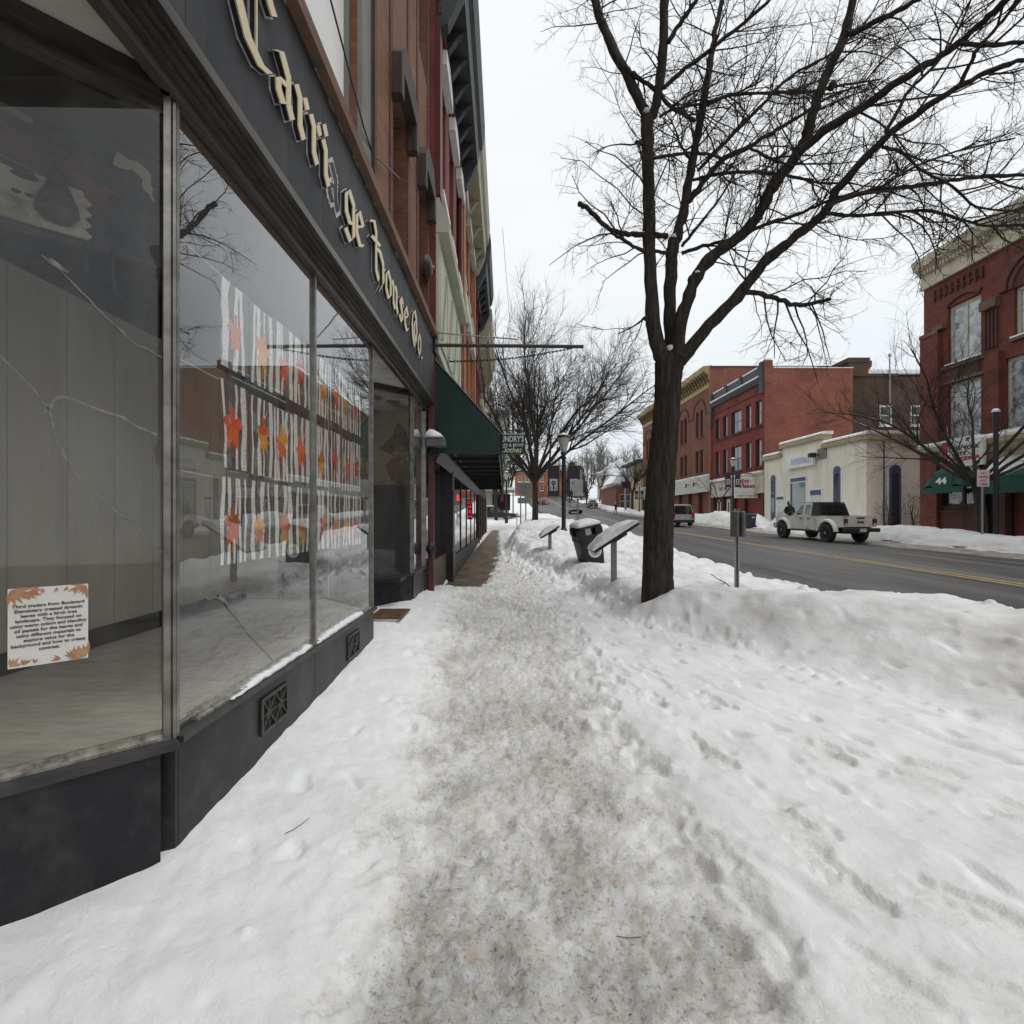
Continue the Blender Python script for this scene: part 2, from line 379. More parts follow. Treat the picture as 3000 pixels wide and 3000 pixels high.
# ================================================================== snow on the near sidewalk
def wallx(Y): return np.where(Y < 8.7, -1.433, -1.184 - .0133 * Y)
FOOT = ([0, 1.5, 3, 4, 5, 6, 6.5, 7, 8, 10, 12, 15, 18, 25, 32, 60], [3.9, 3.7, 3.2, 2.85, 2.4, 1.7, 1.3, 1.2, 1.2, 1.05, .55, 0, -.4, -.2, .3, .8])
HB = ([0, 2, 4.5, 5.3, 6.2, 7.2, 9, 12, 16, 20, 28, 34, 50, 60], [.62, .70, .74, .68, .52, .33, .29, .33, .42, .62, .74, .62, .45, .4])
rf = np.random.RandomState(11)
PRINTS = []
def track(pts, step, j, deep, n=1):
    pts = [Vector(p) for p in pts]; tot = 0
    for a, c in zip(pts[:-1], pts[1:]):
        d = c - a; k = max(1, int(d.length / step))
        for i in range(k):
            p = a + d * (i + rf.rand() * .5) / k
            PRINTS.append((p.x + rf.randn() * j, p.y + rf.randn() * j, math.atan2(d.y, d.x) + rf.randn() * .25, deep * (.42 + .55 * rf.rand()), rf.rand()))
track([(.62, 7.6), (.9, 4.8), (1.0, 3.5), (1.35, 2.2), (1.9, 1.5)], .42, .07, .028)
track([(.8, 6.2), (1.35, 3.9), (2.0, 2.8), (3.0, 2.1)], .5, .09, .03)
track([(.66, 5), (.8, 3), (1.0, 1.9), (1.2, 1.4)], .26, .08, .02)
track([(1.0, 4.6), (1.7, 3.4), (2.6, 2.5)], .6, .12, .03)
track([(-.9, 7), (-.72, 4.2), (-.62, 2.6), (-.55, 1.8)], .5, .09, .010)
track([(1.3, 2.1), (1.55, 1.7)], .1, .1, .03)
track([(-.1, 8.5), (.05, 5), (-.1, 3), (.1, 1.3)], .30, .22, .016)
track([(.2, 8), (.1, 5.4), (.3, 3.2), (.25, 1.3)], .26, .2, .018)
track([(-.2, 7.4), (-.25, 4.4), (-.3, 2.6), (-.3, 1.3)], .3, .13, .014)
CLODS = []
for k in range(900):
    y = 1.3 + 20 * rf.rand() ** 1.5; q = rf.rand()
    x = np.interp(y, *FOOT) + rf.randn() * .22 + .1 if q < .5 else (4.7 + rf.randn() * .25 if q < .65 else (.7 + rf.randn() * .22 if q < .85 else -.62 + rf.randn() * .15))
    CLODS.append((x, y, (.018 + .06 * rf.rand() ** 3 * (1.6 if q < .65 and y > 6 else .6)) * (1 if y > 3.5 else .55), rf.rand() * 6.28, .6 + .5 * rf.rand()))
def H(X, Y, masks=False):
    base = zs(Y); Xw = wallx(Y); d = X - Xw
    wob = .10 * fbm(X * .9, Y * .9, 3, 1)
    bh = np.interp(Y, [0, 1, 2.2, 5.3, 8, 9.3, 60], [.07, .05, .05, .15, .17, .04, .02])
    h = bh * np.clip(1 - (d + wob) / .95, 0, 1) ** .8
    h = h + .030 * fbm(X * 1.7 - Y * .5, Y * 1.9, 4, 2) + .016 * fbm(X * 6 + Y * 2, Y * 5, 3, 3) - .03 * sstep(.25, .5, fbm(X * 5 + Y * 1.2, Y * 3.6, 2, 6)) * np.clip(d / .5, 0, 1)
    pl = np.interp(Y, [0, 1.5, 3.2, 6, 9, 12, 18, 60], [-.34, -.38, -.52, -.72, -.95, -1.1, -1.3, -1.4]) + .12 * fbm(Y * 1.1, X * .4, 3, 21)
    pr = np.interp(Y, [0, 1.5, 3.2, 6, 9, 12, 18, 60], [.78, .72, .56, .55, .5, .2, -.5, -.4]) + .12 * fbm(Y * 1.1, X * .4, 3, 22)
    path = sstep(pl - .30 + .30 * fbm(X * 5, Y * 5, 3, 23), pl + .16 + .30 * fbm(X * 5, Y * 5, 3, 23), X) * (1 - sstep(pr - .18 + .32 * fbm(X * 4, Y * 4, 3, 24), pr + .32 + .32 * fbm(X * 4, Y * 4, 3, 24), X))
    rough = fbm(X * 9, Y * 9, 4, 5)
    h = h + path * (-.045 + .024 * rough + .018 * fbm(X * 26, Y * 26, 2, 9)) + (1 - path) * .004 * rough
    # the undisturbed flank and its streaks
    fx = np.interp(Y, *FOOT) + .22 * fbm(X * .3 + 5, Y * .8, 3, 12) + .08 * fbm(X * 2, Y * 2.4, 2, 13)
    fl = sstep(pr, pr + .4, X) * (1 - sstep(fx - .1, fx + .2, X))
    h = h + fl * (.05 + .016 * fbm((X + Y * .45) * 3.4, (Y - X * .45) * .7, 3, 15) - .030 * sstep(.22, .5, fbm((X + Y * .5) * 4.2, (Y - X * .5) * .55, 2, 16)) * sstep(4.8, 3, Y))
    # the ploughed bank
    w = np.interp(Y, [0, 5, 6.5, 8, 60], [1.75, 1.6, .8, .6, .8])
    s = sstep(0, 1, (X - fx) / w) * .82 + .18 * sstep(0, 1, (X - fx) / (w * 2.4))
    hb = np.interp(Y, *HB)
    lum = np.interp(Y, [0, 5.5, 8, 12, 60], [.05, .06, .10, .17, .2])
    bank = hb + lum * fbm(X * .95, Y * .95, 4, 30) + .3 * lum * fbm(X * 3.2, Y * 3.2, 3, 31) + .045 * fbm(X * 1.6 + Y * .7, Y * 3.2, 4, 34) - .05 * sstep(.2, .5, fbm(X * 1.3, Y * 2.1, 3, 35))
    rid = 1 - .10 * sstep(3.2, 2.2, np.abs(X - 4.1) + 1.9) 
    h = h + s * bank * rid
    ex = 4.75 + .22 * fbm(Y * .9, X * .2, 3, 33)
    out = sstep(ex - .35, ex + .55, X)
    z = base + h
    z = z * (1 - out) + (zr(Y) - .1) * out
    # footprints
    if np.min(Y) < 9:
        PN = fbm(X * 11, Y * 11, 3, 77)
        for (px, py, a, dp, k) in PRINTS:
            if X.size > 50:
                ia, ib = np.searchsorted(Y[:, 0], (py - .4, py + .4)); ja, jb = np.searchsorted(X[0], (px - .4, px + .4))
                if ib <= ia or jb <= ja: continue
                W_ = (slice(ia, ib), slice(ja, jb))
            else: W_ = (slice(None), slice(None))
            dx = X[W_] - px; dy = Y[W_] - py
            u = dx * math.cos(a) + dy * math.sin(a); v = -dx * math.sin(a) + dy * math.cos(a)
            q = np.clip(1 - (u / (.12 + .09 * k)) ** 2 - (v / .058) ** 2 + 1.5 * PN[W_], -1.2, 1)
            z[W_] += np.where(q > 0, -dp * sstep(0, .28, q), .07 * dp * sstep(-1.2, 0, q) * (q < 0) * (q > -1.19))
    for (px, py, r0, a, e) in CLODS:
        if X.size <= 50: break
        ia, ib = np.searchsorted(Y[:, 0], (py - r0 * 1.4, py + r0 * 1.4)); ja, jb = np.searchsorted(X[0], (px - r0 * 1.4, px + r0 * 1.4))
        if ib <= ia or jb <= ja: continue
        W_ = (slice(ia, ib), slice(ja, jb)); dx = X[W_] - px; dy = Y[W_] - py; u = dx * math.cos(a) + dy * math.sin(a); v = (dy * math.cos(a) - dx * math.sin(a)) / e
        z[W_] += r0 * .75 * np.sqrt(np.clip(1 - (np.abs(u) / r0) ** 2.6 - (np.abs(v) / r0) ** 2.6, 0, 1))
    # wells melted round the trunk and the post
    for cx, cy, r0 in ((1.9, 6.72, .22), (1.7, 11.2, .4), (1.68, 8.5, .07), (3.25, 7.42, .06)):
        rr = np.hypot(X - cx, Y - cy); z = z - .05 * np.clip(1 - (rr - r0) / .12, 0, 1) ** 2 * (rr < r0 + .12) + (.085 if cx == 1.9 else .05) * np.clip(1 - (rr - r0 - .1) / .75, 0, 1) * (rr > r0 + .1) + (.085 if cx == 1.9 else .05) * (rr <= r0 + .1)
    # bare, wet paving under the awning
    be = np.interp(Y, [0, 9, 10, 12, 18, 30, 60], [-3, -3, -.75, -.55, -.62, -.9, -1.2]) + .25 * fbm(X * 2 + 9, Y * 2, 4, 40)
    bare = sstep(9.0, 10.2, Y + .5 * fbm(X * 2, Y * 2, 3, 41)) * (1 - sstep(30, 40, Y)) * (1 - sstep(be - .1, be + .25, X)) * sstep(-1.45, -1.2, X + .1)
    z = z - bare * (.26 - .03 * fbm(X * 9, Y * 9, 3, 43))
    if not masks: return z
    grit = np.clip(path * np.interp(Y, [0, 2, 7, 12, 60], [1, 1, 1, .9, .5]) * (.62 + .75 * fbm(X * 1.3, Y * 1.3, 3, 50) + .2) + .35 * bare, 0, 1)
    pr2 = np.zeros_like(X)
    for (px, py, a, dp, k) in PRINTS:
        pr2 = np.maximum(pr2, np.clip(1 - np.hypot(X - px, Y - py) / .2, 0, 1) * (py < 3.2))
    grit = np.clip(grit + .38 * pr2 * (Y < 4), 0, 1)
    soot_shade = np.clip(s * (1 - s) * 3.0 + s * (.42 + .9 * fbm(X * 1.1 + Y * .3, Y * 1.6, 4, 60)), 0, 1) * np.interp(Y, [0, 7, 10, 60], [.8, .75, .45, .45])  # greys the bank's face: dirty snow, with its shading put into the colour
    soot_shade = np.clip(soot_shade + out * .5, 0, 1)
    return z, grit, soot_shade
xs = np.unique(np.concatenate([np.arange(-3.2, -1.5, .1), np.arange(-1.5, 2.2, .0155), np.arange(2.2, 5.6, .022)]))
ys = [.32]
while ys[-1] < 62: ys.append(ys[-1] * 1.0068)
ys = np.array(ys)
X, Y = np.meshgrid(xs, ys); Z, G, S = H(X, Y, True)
V = np.stack([X, Y, Z], -1).reshape(-1, 3); n, k = X.shape
i = np.arange(n * k).reshape(n, k); Q = np.stack([i[:-1, :-1], i[:-1, 1:], i[1:, 1:], i[1:, :-1]], -1).reshape(-1, 4)
b = MB(); b.raw(V, Q); tag(b.build('snow_ground', m_ground, origin=(0, 0, 0), smooth=True, attrs={'grit': G.ravel(), 'soot_shade': S.ravel()}), kind='structure')
def hz(x, y): return float(H(np.array([[x]]), np.array([[y]]))[0, 0])
# ================================================================== snow along the far kerb
FB = ([4, 14, 18, 21, 24, 26, 28, 31, 33, 35.5, 36.6, 37.6, 39.2, 40, 43, 47, 52, 56, 62, 70, 95], [.55, .55, .5, .55, .8, .75, .5, .55, .95, .85, .05, .05, .8, 1.15, .9, 1.2, .7, .9, .5, .55, .5])
def HF(X, Y):
    hb = np.interp(Y, *FB) * (1 + .35 * fbm(Y * .45, X * .3, 3, 70)) + .07 * fbm(X * 2.2, Y * 2.2, 4, 71)
    e = 17.75 + .3 * fbm(Y * .7, X * 0, 3, 72)
    s = sstep(e - .25, e + .75, X) * (1 - .72 * sstep(19.0, 20.6, X)) * (1 - .8 * sstep(20.6, 21.6, X))
    return zr(Y) + .1 - .16 * (1 - sstep(e - .3, e, X)) + hb * s
xs = np.arange(17.0, 22.7, .075); ys = np.concatenate([np.arange(6, 50, .09), np.arange(50, 112, .25)])
X, Y = np.meshgrid(xs, ys); Z = HF(X, Y); V = np.stack([X, Y, Z], -1).reshape(-1, 3); n, k = X.shape
i = np.arange(n * k).reshape(n, k); Q = np.stack([i[:-1, :-1], i[:-1, 1:], i[1:, 1:], i[1:, :-1]], -1).reshape(-1, 4)
so_ = np.clip(.85 * (1 - sstep(17.7, 18.6, X)) + .3 * fbm(X * 2, Y * 2, 3, 80), 0, 1)
b = MB(); b.raw(V, Q); tag(b.build('far_snow_bank', m_ground, origin=(0, 0, 0), smooth=True, attrs={'grit': so_.ravel() * .55, 'soot_shade': so_.ravel()}), kind='structure')
def hf(x, y): return float(HF(np.array([[x]]), np.array([[y]]))[0, 0])
# far fields of snow where the street climbs away
b = sheet('far_snow_field', np.arange(-60, 4.4, 1.6), np.arange(61, 190, 2.), lambda X, Y: zr(Y) + .12 + .5 * fbm(X * .12, Y * .12, 3, 90) * sstep(3, -2, X) + .25 * sstep(4.4, 2.5, X), m_snow); tag(b, kind='structure')
# ================================================================== facade helpers
def wall_open(mb, u0, u1, z0, z1, holes, depth=.16, n=0):
    """front skin with openings (u0,u1,z0,z1[,arch]) and their reveals, in the frame of mb"""
    us = sorted({u0, u1, *[h[0] for h in holes], *[h[1] for h in holes]}); zz = sorted({z0, z1, *[h[2] for h in holes], *[h[3] for h in holes]})
    for a, c in zip(us[:-1], us[1:]):
        for e, f in zip(zz[:-1], zz[1:]):
            if any(h[0] - 1e-6 <= a and c <= h[1] + 1e-6 and h[2] - 1e-6 <= e and f <= h[3] + 1e-6 for h in holes): continue
            mb.add([(a, n, e), (c, n, e), (c, n, f), (a, n, f)], [(3, 2, 1, 0)])
    for h in holes:
        a, c, e, f = h[:4]; d = n - depth; arch = len(h) > 4 and h[4]
        r = (c - a) / 2; ft = f - r if arch else f
        mb.add([(a, n, e), (a, n, ft), (a, d, ft), (a, d, e)], [(0, 1, 2, 3)]); mb.add([(c, n, e), (c, n, ft), (c, d, ft), (c, d, e)], [(3, 2, 1, 0)])
        mb.add([(a, n, e), (c, n, e), (c, d, e), (a, d, e)], [(3, 2, 1, 0)])
        if not arch: mb.add([(a, n, f), (c, n, f), (c, d, f), (a, d, f)], [(0, 1, 2, 3)])
        else:
            K = 10; P = [(a + r - r * math.cos(math.pi * i / K), ft + r * math.sin(math.pi * i / K)) for i in range(K + 1)]
            for i in range(K):
                p, q = P[i], P[i + 1]; cu = a if i < K // 2 else c
                mb.add([(p[0], n, p[1]), (q[0], n, q[1]), (q[0], d, q[1]), (p[0], d, p[1])], [(0, 1, 2, 3)])
                mb.add([(cu, n, f), (p[0], n, p[1]), (q[0], n, q[1])], [(0, 1, 2)])
            mb.add([(a + r, n, f), (a, n, f), (c, n, f), (a + r, n, ft + r)], [(0, 3, 1), (0, 2, 3)])
def window(parent, T, h, n, fm, pm, nv=1, nh=2, fw=.06, sill=None, sm=None, name='window', split=.5):
    """frame with bars set n behind the facade; its pane (and sill) are sub-parts"""
    a, c, e, f = h[:4]; arch = len(h) > 4 and h[4]; b = MB(T)
    b.box(a, a + fw, n, n + .06, e, f); b.box(c - fw, c, n, n + .06, e, f)
    b.box(a + fw, c - fw, n, n + .06, e, e + fw); b.box(a + fw, c - fw, n, n + .06, f - fw * (1.2 if not arch else 2.5), f)
    for i in range(1, nv): u = a + (c - a) * i / nv; b.box(u - fw * .4, u + fw * .4, n + .003, n + .05, e + fw, f - fw)
    for i in range(1, nh):
        z = e + (f - e) * (split if nh == 2 else i / nh); b.box(a + fw, c - fw, n + .006, n + .046, z - fw * .4, z + fw * .4)
    w = b.build(name, fm, parent)
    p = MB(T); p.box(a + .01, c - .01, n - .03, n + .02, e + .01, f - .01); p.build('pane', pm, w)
    if sill:
        s = MB(T); s.box(a - .1, c + .1, -.08, sill, e - .14, e - .002); s.build('sill', sm or fm, w)
        if sill > .1:
            q = MB(T); q.box(a - .08, c + .08, -.06, sill - .01, e - .002, e + .07); q.build('sill_snow', m_snow, w)
    return w
# ================================================================== the corner shop on the left
m_brickL = M('orange_brick', (.27, .115, .06), .85, (.20, .08, .045), .9, brick=dict(mc=(.21, .15, .11), w=.21, h=.07))
m_brickQ = M('red_quoin_brick', (.22, .07, .045), .8, (.14, .05, .035), 2, brick=dict(mc=(.07, .05, .04), w=.15, h=.075, mortar=.014))
m_band = M('brown_stone', (.20, .115, .075), .8, (.14, .08, .055), 2, bump=(25, .006), stain=(4, (.10, .075, .06)))
m_bulk = M('black_glass_tile', (.012, .0125, .016), .4, (.022, .021, .024), 3, stain=(3.4, (.05, .048, .05)), bump=(6, .002), spec=.25)
m_fascia = M('black_sign_panel', (.026, .028, .032), .6, (.045, .046, .05), 1.5, stretch=(3, 3, .5), stain=(1.1, (.062, .06, .062)), spec=.25)
m_wood = M('dark_weathered_wood', (.075, .055, .042), .7, (.035, .026, .022), 6, stretch=(4, 4, .5), bump=(30, .003))
m_greyp = M('grey_olive_paint', (.21, .205, .18), .7, (.165, .16, .14), 3)
m_soffit = M('peeling_white_soffit', (.55, .53, .49), .8, (.40, .38, .35), 3, stain=(2.3, (.27, .24, .21)))
m_gold = M('gold_letter', (.72, .60, .39), .42, (.64, .53, .34), 12, metal=.15)
m_halo = M('letter_backing', (.62, .62, .62), .5, (.32, .32, .33), 16)
shop = thing('corner_shop', 'brick corner shop with tall empty display windows and black bulkhead on the left', 'shop building', (-1.9, 5.2, .05))
b = MB(FL); b.k = 0
HU = [(2.2, 4.64, 4.75, 7.7), (6.0, 6.82, 4.75, 6.7), (7.64, 8.42, 4.75, 6.7), (2.2, 4.64, 8.6, 12.2), (6.0, 6.82, 8.6, 11.6), (7.64, 8.42, 8.6, 11.6)]
wall_open(b, -8, 8.68, 4.62, 14.5, HU, .34, .03); b.box(-8, 8.68, -9, -.35, 3.97, 14.4); b.box(-8, 8.68, -.34, -.02, 3.5, 4.6)
b.box(8.5, 8.68, -9, -.02, -.2, 3.42); b.box(-8, .9, -9, -.9, -.2, 3.42)
b.build('wall', m_brickL, shop)
b = MB(FL)
for u in (5.06, 5.98 - .14, 6.82 + .004, 7.5, 8.424):
    b.box(u, u + (.2 if u < 5.1 else .135), -.02, .046, 4.66, 14.3)
b.build('quoins', m_brickQ, shop)
b = MB(FL); b.prism([(-.02, 4.5), (.19, 4.5), (.19, 4.6), (.165, 4.64), (-.02, 4.67)], -8, 8.66, 0)
b.build('stone_band', m_band, shop)
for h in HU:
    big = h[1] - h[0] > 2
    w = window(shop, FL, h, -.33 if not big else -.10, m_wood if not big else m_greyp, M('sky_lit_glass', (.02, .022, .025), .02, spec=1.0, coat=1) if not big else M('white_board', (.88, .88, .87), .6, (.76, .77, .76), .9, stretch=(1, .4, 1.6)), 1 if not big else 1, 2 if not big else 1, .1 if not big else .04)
    j = MB(FL)
    if big:
        j.box(h[1] + .001, h[1] + .30, .031, .075, h[2] - .08, h[3] + .2); j.build('pilaster', m_greyp, w); j = MB(FL); j.box(h[1] + .302, h[1] + .36, .031, .11, h[2] - .08, h[3] + .2); j.box(h[1] + .362, h[1] + .41, .031, .07, h[2] - .08, h[3] + .2); j.build('jamb', m_wood, w)
    # projecting hood mould
    hd = MB(FL); uc = (h[0] + h[1]) / 2; hw = (h[1] - h[0]) / 2 + .12
    hd.prism([(uc - hw, h[3] - .32), (uc - hw, h[3] + .15), (uc - hw * .5, h[3] + .42), (uc + hw * .5, h[3] + .42), (uc + hw, h[3] + .15), (uc + hw, h[3] - .32), (uc + hw - .14, h[3] - .32), (uc + hw - .14, h[3] + .02), (uc - hw + .14, h[3] + .02), (uc - hw + .14, h[3] - .32)], .032, .17, 1)
    hd.build('hood_mould', m_wood, w)
# bulkhead: splayed panel by the camera, long panel, and the second bay
P0 = (-2.75, .858); P1 = (-1.433, 2.175); P2 = (-1.433, 5.32); P3 = (-2.15, 6.04); Q1 = (-2.2, 6.67); Q2 = (-1.433, 7.44); Q3 = (-1.433, 8.5)
bk = MB()
def panel(p, q, z0, z1, th=.1): bk.seg(p, q, z0, z1, th)
panel(P0, (-1.475, 2.133), -.15, .53); panel((-1.478, 2.2), (-1.478, 3.72), -.15, .53, .09); panel((-1.478, 3.728), (-1.478, 5.30), -.15, .53, .09); panel((-1.49, 5.33), P3, -.15, .53, .1)
bk.prism([(-1.53, 2.135), (-1.433, 2.178), (-1.433, 2.196), (-1.53, 2.25)], -.15, .53, 2)
panel(Q1, (-1.475, 7.40), -.15, .66); panel((-1.478, 7.45), (-1.478, 8.5), -.15, .66, .09)
split_build(bk, 'bulkhead', m_bulk, shop)
cp = MB()
cp.seg((P0[0], P0[1] + .02), (-1.44, 2.188), .532, .562, .15); cp.seg((-1.475, 2.2), (-1.475, 3.724), .532, .56, .13); cp.seg((-1.475, 3.73), (-1.475, 5.36), .532, .56, .13)
cp.seg((-1.475, 5.37), (P3[0], P3[1] + .01), .532, .56, .12); cp.seg(Q1, (-1.44, 7.43), .662, .69, .13); cp.seg((-1.475, 7.44), (-1.475, 8.5), .662, .69, .13)
split_build(cp, 'bulkhead_coping', M('dark_coping', (.03, .03, .033), .45, (.055, .053, .05), 8), shop)
sl_ = MB()     # ribbed aluminium sills
for k in range(3):
    sl_.seg((P0[0] + .002 * k, P0[1] + .055 - .018 * k), (-1.455, 2.20 - .018 * k), .563, .575 + .012 * (2 - k), .014)
    sl_.seg((-1.452 - .02 * k, 2.36), (-1.452 - .02 * k, 5.3), .561, .575 + .012 * k, .016)
sl_.build('window_sill', M('ribbed_sill', (.52, .50, .44), .45, (.2, .18, .15), 25, metal=.5), shop)
sb = MB()
rr = np.random.RandomState(3)
for (a, c, h_) in ((2.62, 3.69, .035), (3.78, 4.9, .05)):
    pts = np.arange(a, c, .035); rings = []
    for p in pts:
        w_ = .032 + .018 * rr.rand(); hh = h_ * (.35 + .65 * rr.rand()) * min(1, (p - a) * 3 + .15)
        x0 = -1.418 - .012 * rr.rand()
        rings.append([(x0 - 2 * w_, p, .5655), (x0, p, .5655), (x0 - .006, p, .5655 + hh * .8), (x0 - w_ * .8, p, .5655 + hh), (x0 - 1.7 * w_, p, .5655 + hh * .8)])
    sb.loft(rings)
sb.build('sill_snow', m_snow, shop, smooth=True)
# cast vent grilles let into the bulkhead
for u in (3.08, 4.62):
    g = MB(FL); a, c, e, f = u - .17, u + .17, .25, .46
    for q in ((a, c, e, e + .018), (a, c, f - .018, f), (a, a + .018, e + .018, f - .018), (c - .018, c, e + .018, f - .018)): g.box(q[0], q[1], .003, .014, q[2], q[3])
    for k in range(2):
        x0 = a + .018 + k * .152; x1 = x0 + .152; zc = (e + f) / 2
        g.tube([(x0, .008, e + .018), (x1, .008, f - .018)], .006, 4); g.tube([(x0, .0095, f - .018), (x1, .0095, e + .018)], .006, 4)
        g.tube([((x0 + x1) / 2, .007, e + .01), ((x0 + x1) / 2, .007, f - .01)], .005, 4); g.tube([(x0, .0065, zc), (x1, .0065, zc)], .005, 4)
        g.lathe([(.022, 0), (.03, .005), (.03, .008), (.02, .01)], 10, ((x0 + x1) / 2, .012, zc), 1)
    v = g.build('vent_grille', M('bronze_grille', (.10, .095, .08), .5, (.05, .047, .04), 30, metal=.6), shop)
    d = MB(FL); d.box(a + .003, c - .003, .0005, .002, e + .003, f - .003); d.build('vent_hole', m_dark, v)
# head trim under the sign: stepped bronze mouldings, and the soffits
hdt = MB(); 
def headtrim(p, q):
    d = Vector((q[0] - p[0], q[1] - p[1])).normalized(); nx, ny = d.y, -d.x
    for k, (o, z0, z1, t) in enumerate(((.0, 3.27, 3.33, .05), (.035, 3.322, 3.36, .03), (.062, 3.35, 3.385, .028), (.088, 3.375, 3.41, .026), (.118, 3.395, 3.45, .036))):
        hdt.seg((p[0] + nx * o - d.x * .0, p[1] + ny * o), (q[0] + nx * o, q[1] + ny * o), z0, z1, t)
headtrim((-1.433, -2), (-1.433, 8.62))
hdt.build('head_trim', m_bronze, shop)
ht = MB(); ht.seg((-2.75, .858), (-1.45, 2.158), 3.27, 3.335, .06); ht.seg((-2.75, .90), (-1.47, 2.18), 3.2, 3.272, .03)
ht.seg((-1.445, 5.33), P3, 3.25, 3.33, .05); ht.seg(Q1, (-1.445, 7.428), 3.25, 3.33, .05)
split_build(ht, 'splay_head', m_bronze, shop)
sf = MB(); sf.prism([(-3.4, -1.5), (-1.455, -1.5), (-1.455, 2.15), (-1.48, 2.13), P0], 3.337, 3.40, 2); sf.prism([(-1.43, 5.34), P3, (-2.15, 6.67), Q1, (-1.43, 7.43)], 3.34, 3.4, 2)
split_build(sf, 'soffit', m_soffit, shop)
# aluminium posts
po = MB()
po.seg((-1.452, 2.186), (-1.452, 2.206), .56, 3.27, .04); po.seg((-1.470, 2.154), (-1.452, 2.172), .56, 3.27, .035); po.cbox(-1.462, -1.43, 2.17, 2.186, .56, 3.27, .006)
po.seg((-1.452, 3.74), (-1.452, 3.765), .56, 3.27, .03); po.seg((-1.452, 5.29), (-1.452, 5.315), .56, 3.27, .032)
po.seg((-1.452, 7.44), (-1.452, 7.475), .69, 3.25, .05); po.seg((-1.485, 7.40), (-1.455, 7.43), .69, 3.25, .045); po.seg((-1.452, 8.44), (-1.452, 8.49), .69, 3.25, .06)
split_build(po, 'window_post', m_alu, shop)
for (p, q, z0, z1) in ((P0, (-1.482, 2.152), .59, 3.26), ((-1.462, 2.222), (-1.462, 3.73), .575, 3.26), ((-1.462, 3.77), (-1.462, 5.275), .575, 3.26), ((-1.47, 5.34), P3, .56, 3.25), (Q1, (-1.487, 7.40), .69, 3.25), ((-1.462, 7.478), (-1.462, 8.438), .69, 3.25)):
    g = MB(); g.seg(p, q, z0, z1, .006); g.build('display_pane', g_shop, shop)
# ---- the gutted interior seen through the panes
m_ply = M('grey_plywood_partition', (.50, .475, .42), .8, (.37, .35, .305), 1.2, stretch=(1, 1.6, .3), stain=(1.6, (.37, .34, .295)))
i_ = MB(); i_.seg((-3.1, -2), (-3.1, 5.95), .56, 3.06, .04); i_.seg((-3.1, 5.97), (-2.16, 6.03), .56, 3.3, .04)
i_.build('partition', m_ply, shop)
i_ = MB()
for y in np.arange(.6, 5.9, .42): i_.box(-3.0795, -3.0775, y, y + .007, .7, 3.05)
i_.build('partition_joints', M('joint_strip', (.34, .32, .285), .9), shop)
i_ = MB(); i_.box(-3.075, -3.06, -2, 5.9, .545, .68); i_.build('baseboard', m_dark, shop)
i_ = MB(); i_.prism([(-3.1, -2), (-2.8, -2), (-2.8, .9), (-1.54, 2.16), (-1.54, 5.34), (-2.17, 6.0), (-3.1, 5.95)], .49, .541, 2)
i_.build('display_floor', M('dusty_floor', (.55, .535, .50), .8, (.42, .41, .38), 3, stretch=(1, 4, 1), stain=(6, (.39, .37, .33))), shop)
i_ = MB(); i_.prism([(-5.5, -2), (-2.8, -2), (-2.8, .86), (-1.5, 2.2), (-1.5, 5.34), (-2.17, 6.0), (-5.5, 6)], 3.9, 3.95, 2); i_.seg((-5.4, -2), (-5.4, 6), 0, 3.9, .05); i_.seg((-5.4, 5.98), (-2.2, 5.99), 0, 3.9, .03)
i_.build('shop_ceiling', M('ruined_ceiling', (.085, .08, .08), .9, (.20, .185, .165), 1.1, stain=(.9, (.11, .06, .04)), bump=(8, .03), ramp=(.42, .58)), shop)
i_ = MB(); i_.box(-3.05, -1.58, 2.34, 2.37, 3.54, 3.9); i_.build('black_valance', m_dark, shop)
# ruined header behind the splayed pane: peeling board, torn lath, a fallen panel and a dead lamp
rr = np.random.RandomState(21)
m_plas = M('torn_plaster', (.36, .34, .3), .9, (.09, .085, .08), 2.6, ramp=(.46, .56), stain=(3, (.06, .055, .055)))
TH = frame((-1.906, 2.576), (-.707, -.707), (.707, -.707))
def hdr(name, pts, n0, n1, mat):
    b = MB(TH); b.prism([(t_ * 1.414, z_) for t_, z_ in pts], n0, n1, 1); return b.build(name, mat, shop)
def rag(a, c, k, j=.02): return [(a[0] + (c[0] - a[0]) * i / k + rr.randn() * j * .5, a[1] + (c[1] - a[1]) * i / k + rr.randn() * j) for i in range(k)]
hdr('ruined_header', [(-.3, 2.795), (1.5, 2.795), (1.5, 3.43), (.19, 3.3), (-.05, 3.22), (-.3, 3.16)], -.05, 0, M('mouldy_header', (.07, .068, .074), .9, (.03, .031, .042), 7, bump=(22, .012), stain=(9, (.10, .095, .10))))
hdr('torn_lath', rag((.95, 2.98), (.17, 2.93), 9) + rag((.17, 2.93), (.04, 3.07), 5) + rag((.04, 3.07), (.2, 3.2), 5) + rag((.2, 3.2), (.95, 3.26), 8), .002, .012, M('brown_lath', (.15, .08, .055), .9, (.085, .05, .04), 4, stretch=(1, 1, 8)))
hdr('torn_paper', rag((1.1, 3.02), (.26, 3.05), 14, .012) + rag((.26, 3.05), (.5, 3.13), 8, .02) + rag((.5, 3.13), (1.1, 3.16), 8), .0135, .017, M('grey_torn_paper', (.24, .225, .2), .9, (.16, .15, .135), 3, stretch=(1, 1, 14)))
hdr('fallen_panel', [(1.3, 2.80), (.125, 2.815)] + [(.125 + (.012 if i % 2 else -.008), 2.83 + .025 * i) for i in range(8)] + [(.14, 3.03), (.33, 3.04), (.5, 3.075), (1.3, 3.12)], .02, .045, M('stained_panel', (.55, .525, .45), .85, (.36, .34, .29), 5, stain=(6, (.10, .095, .075))))
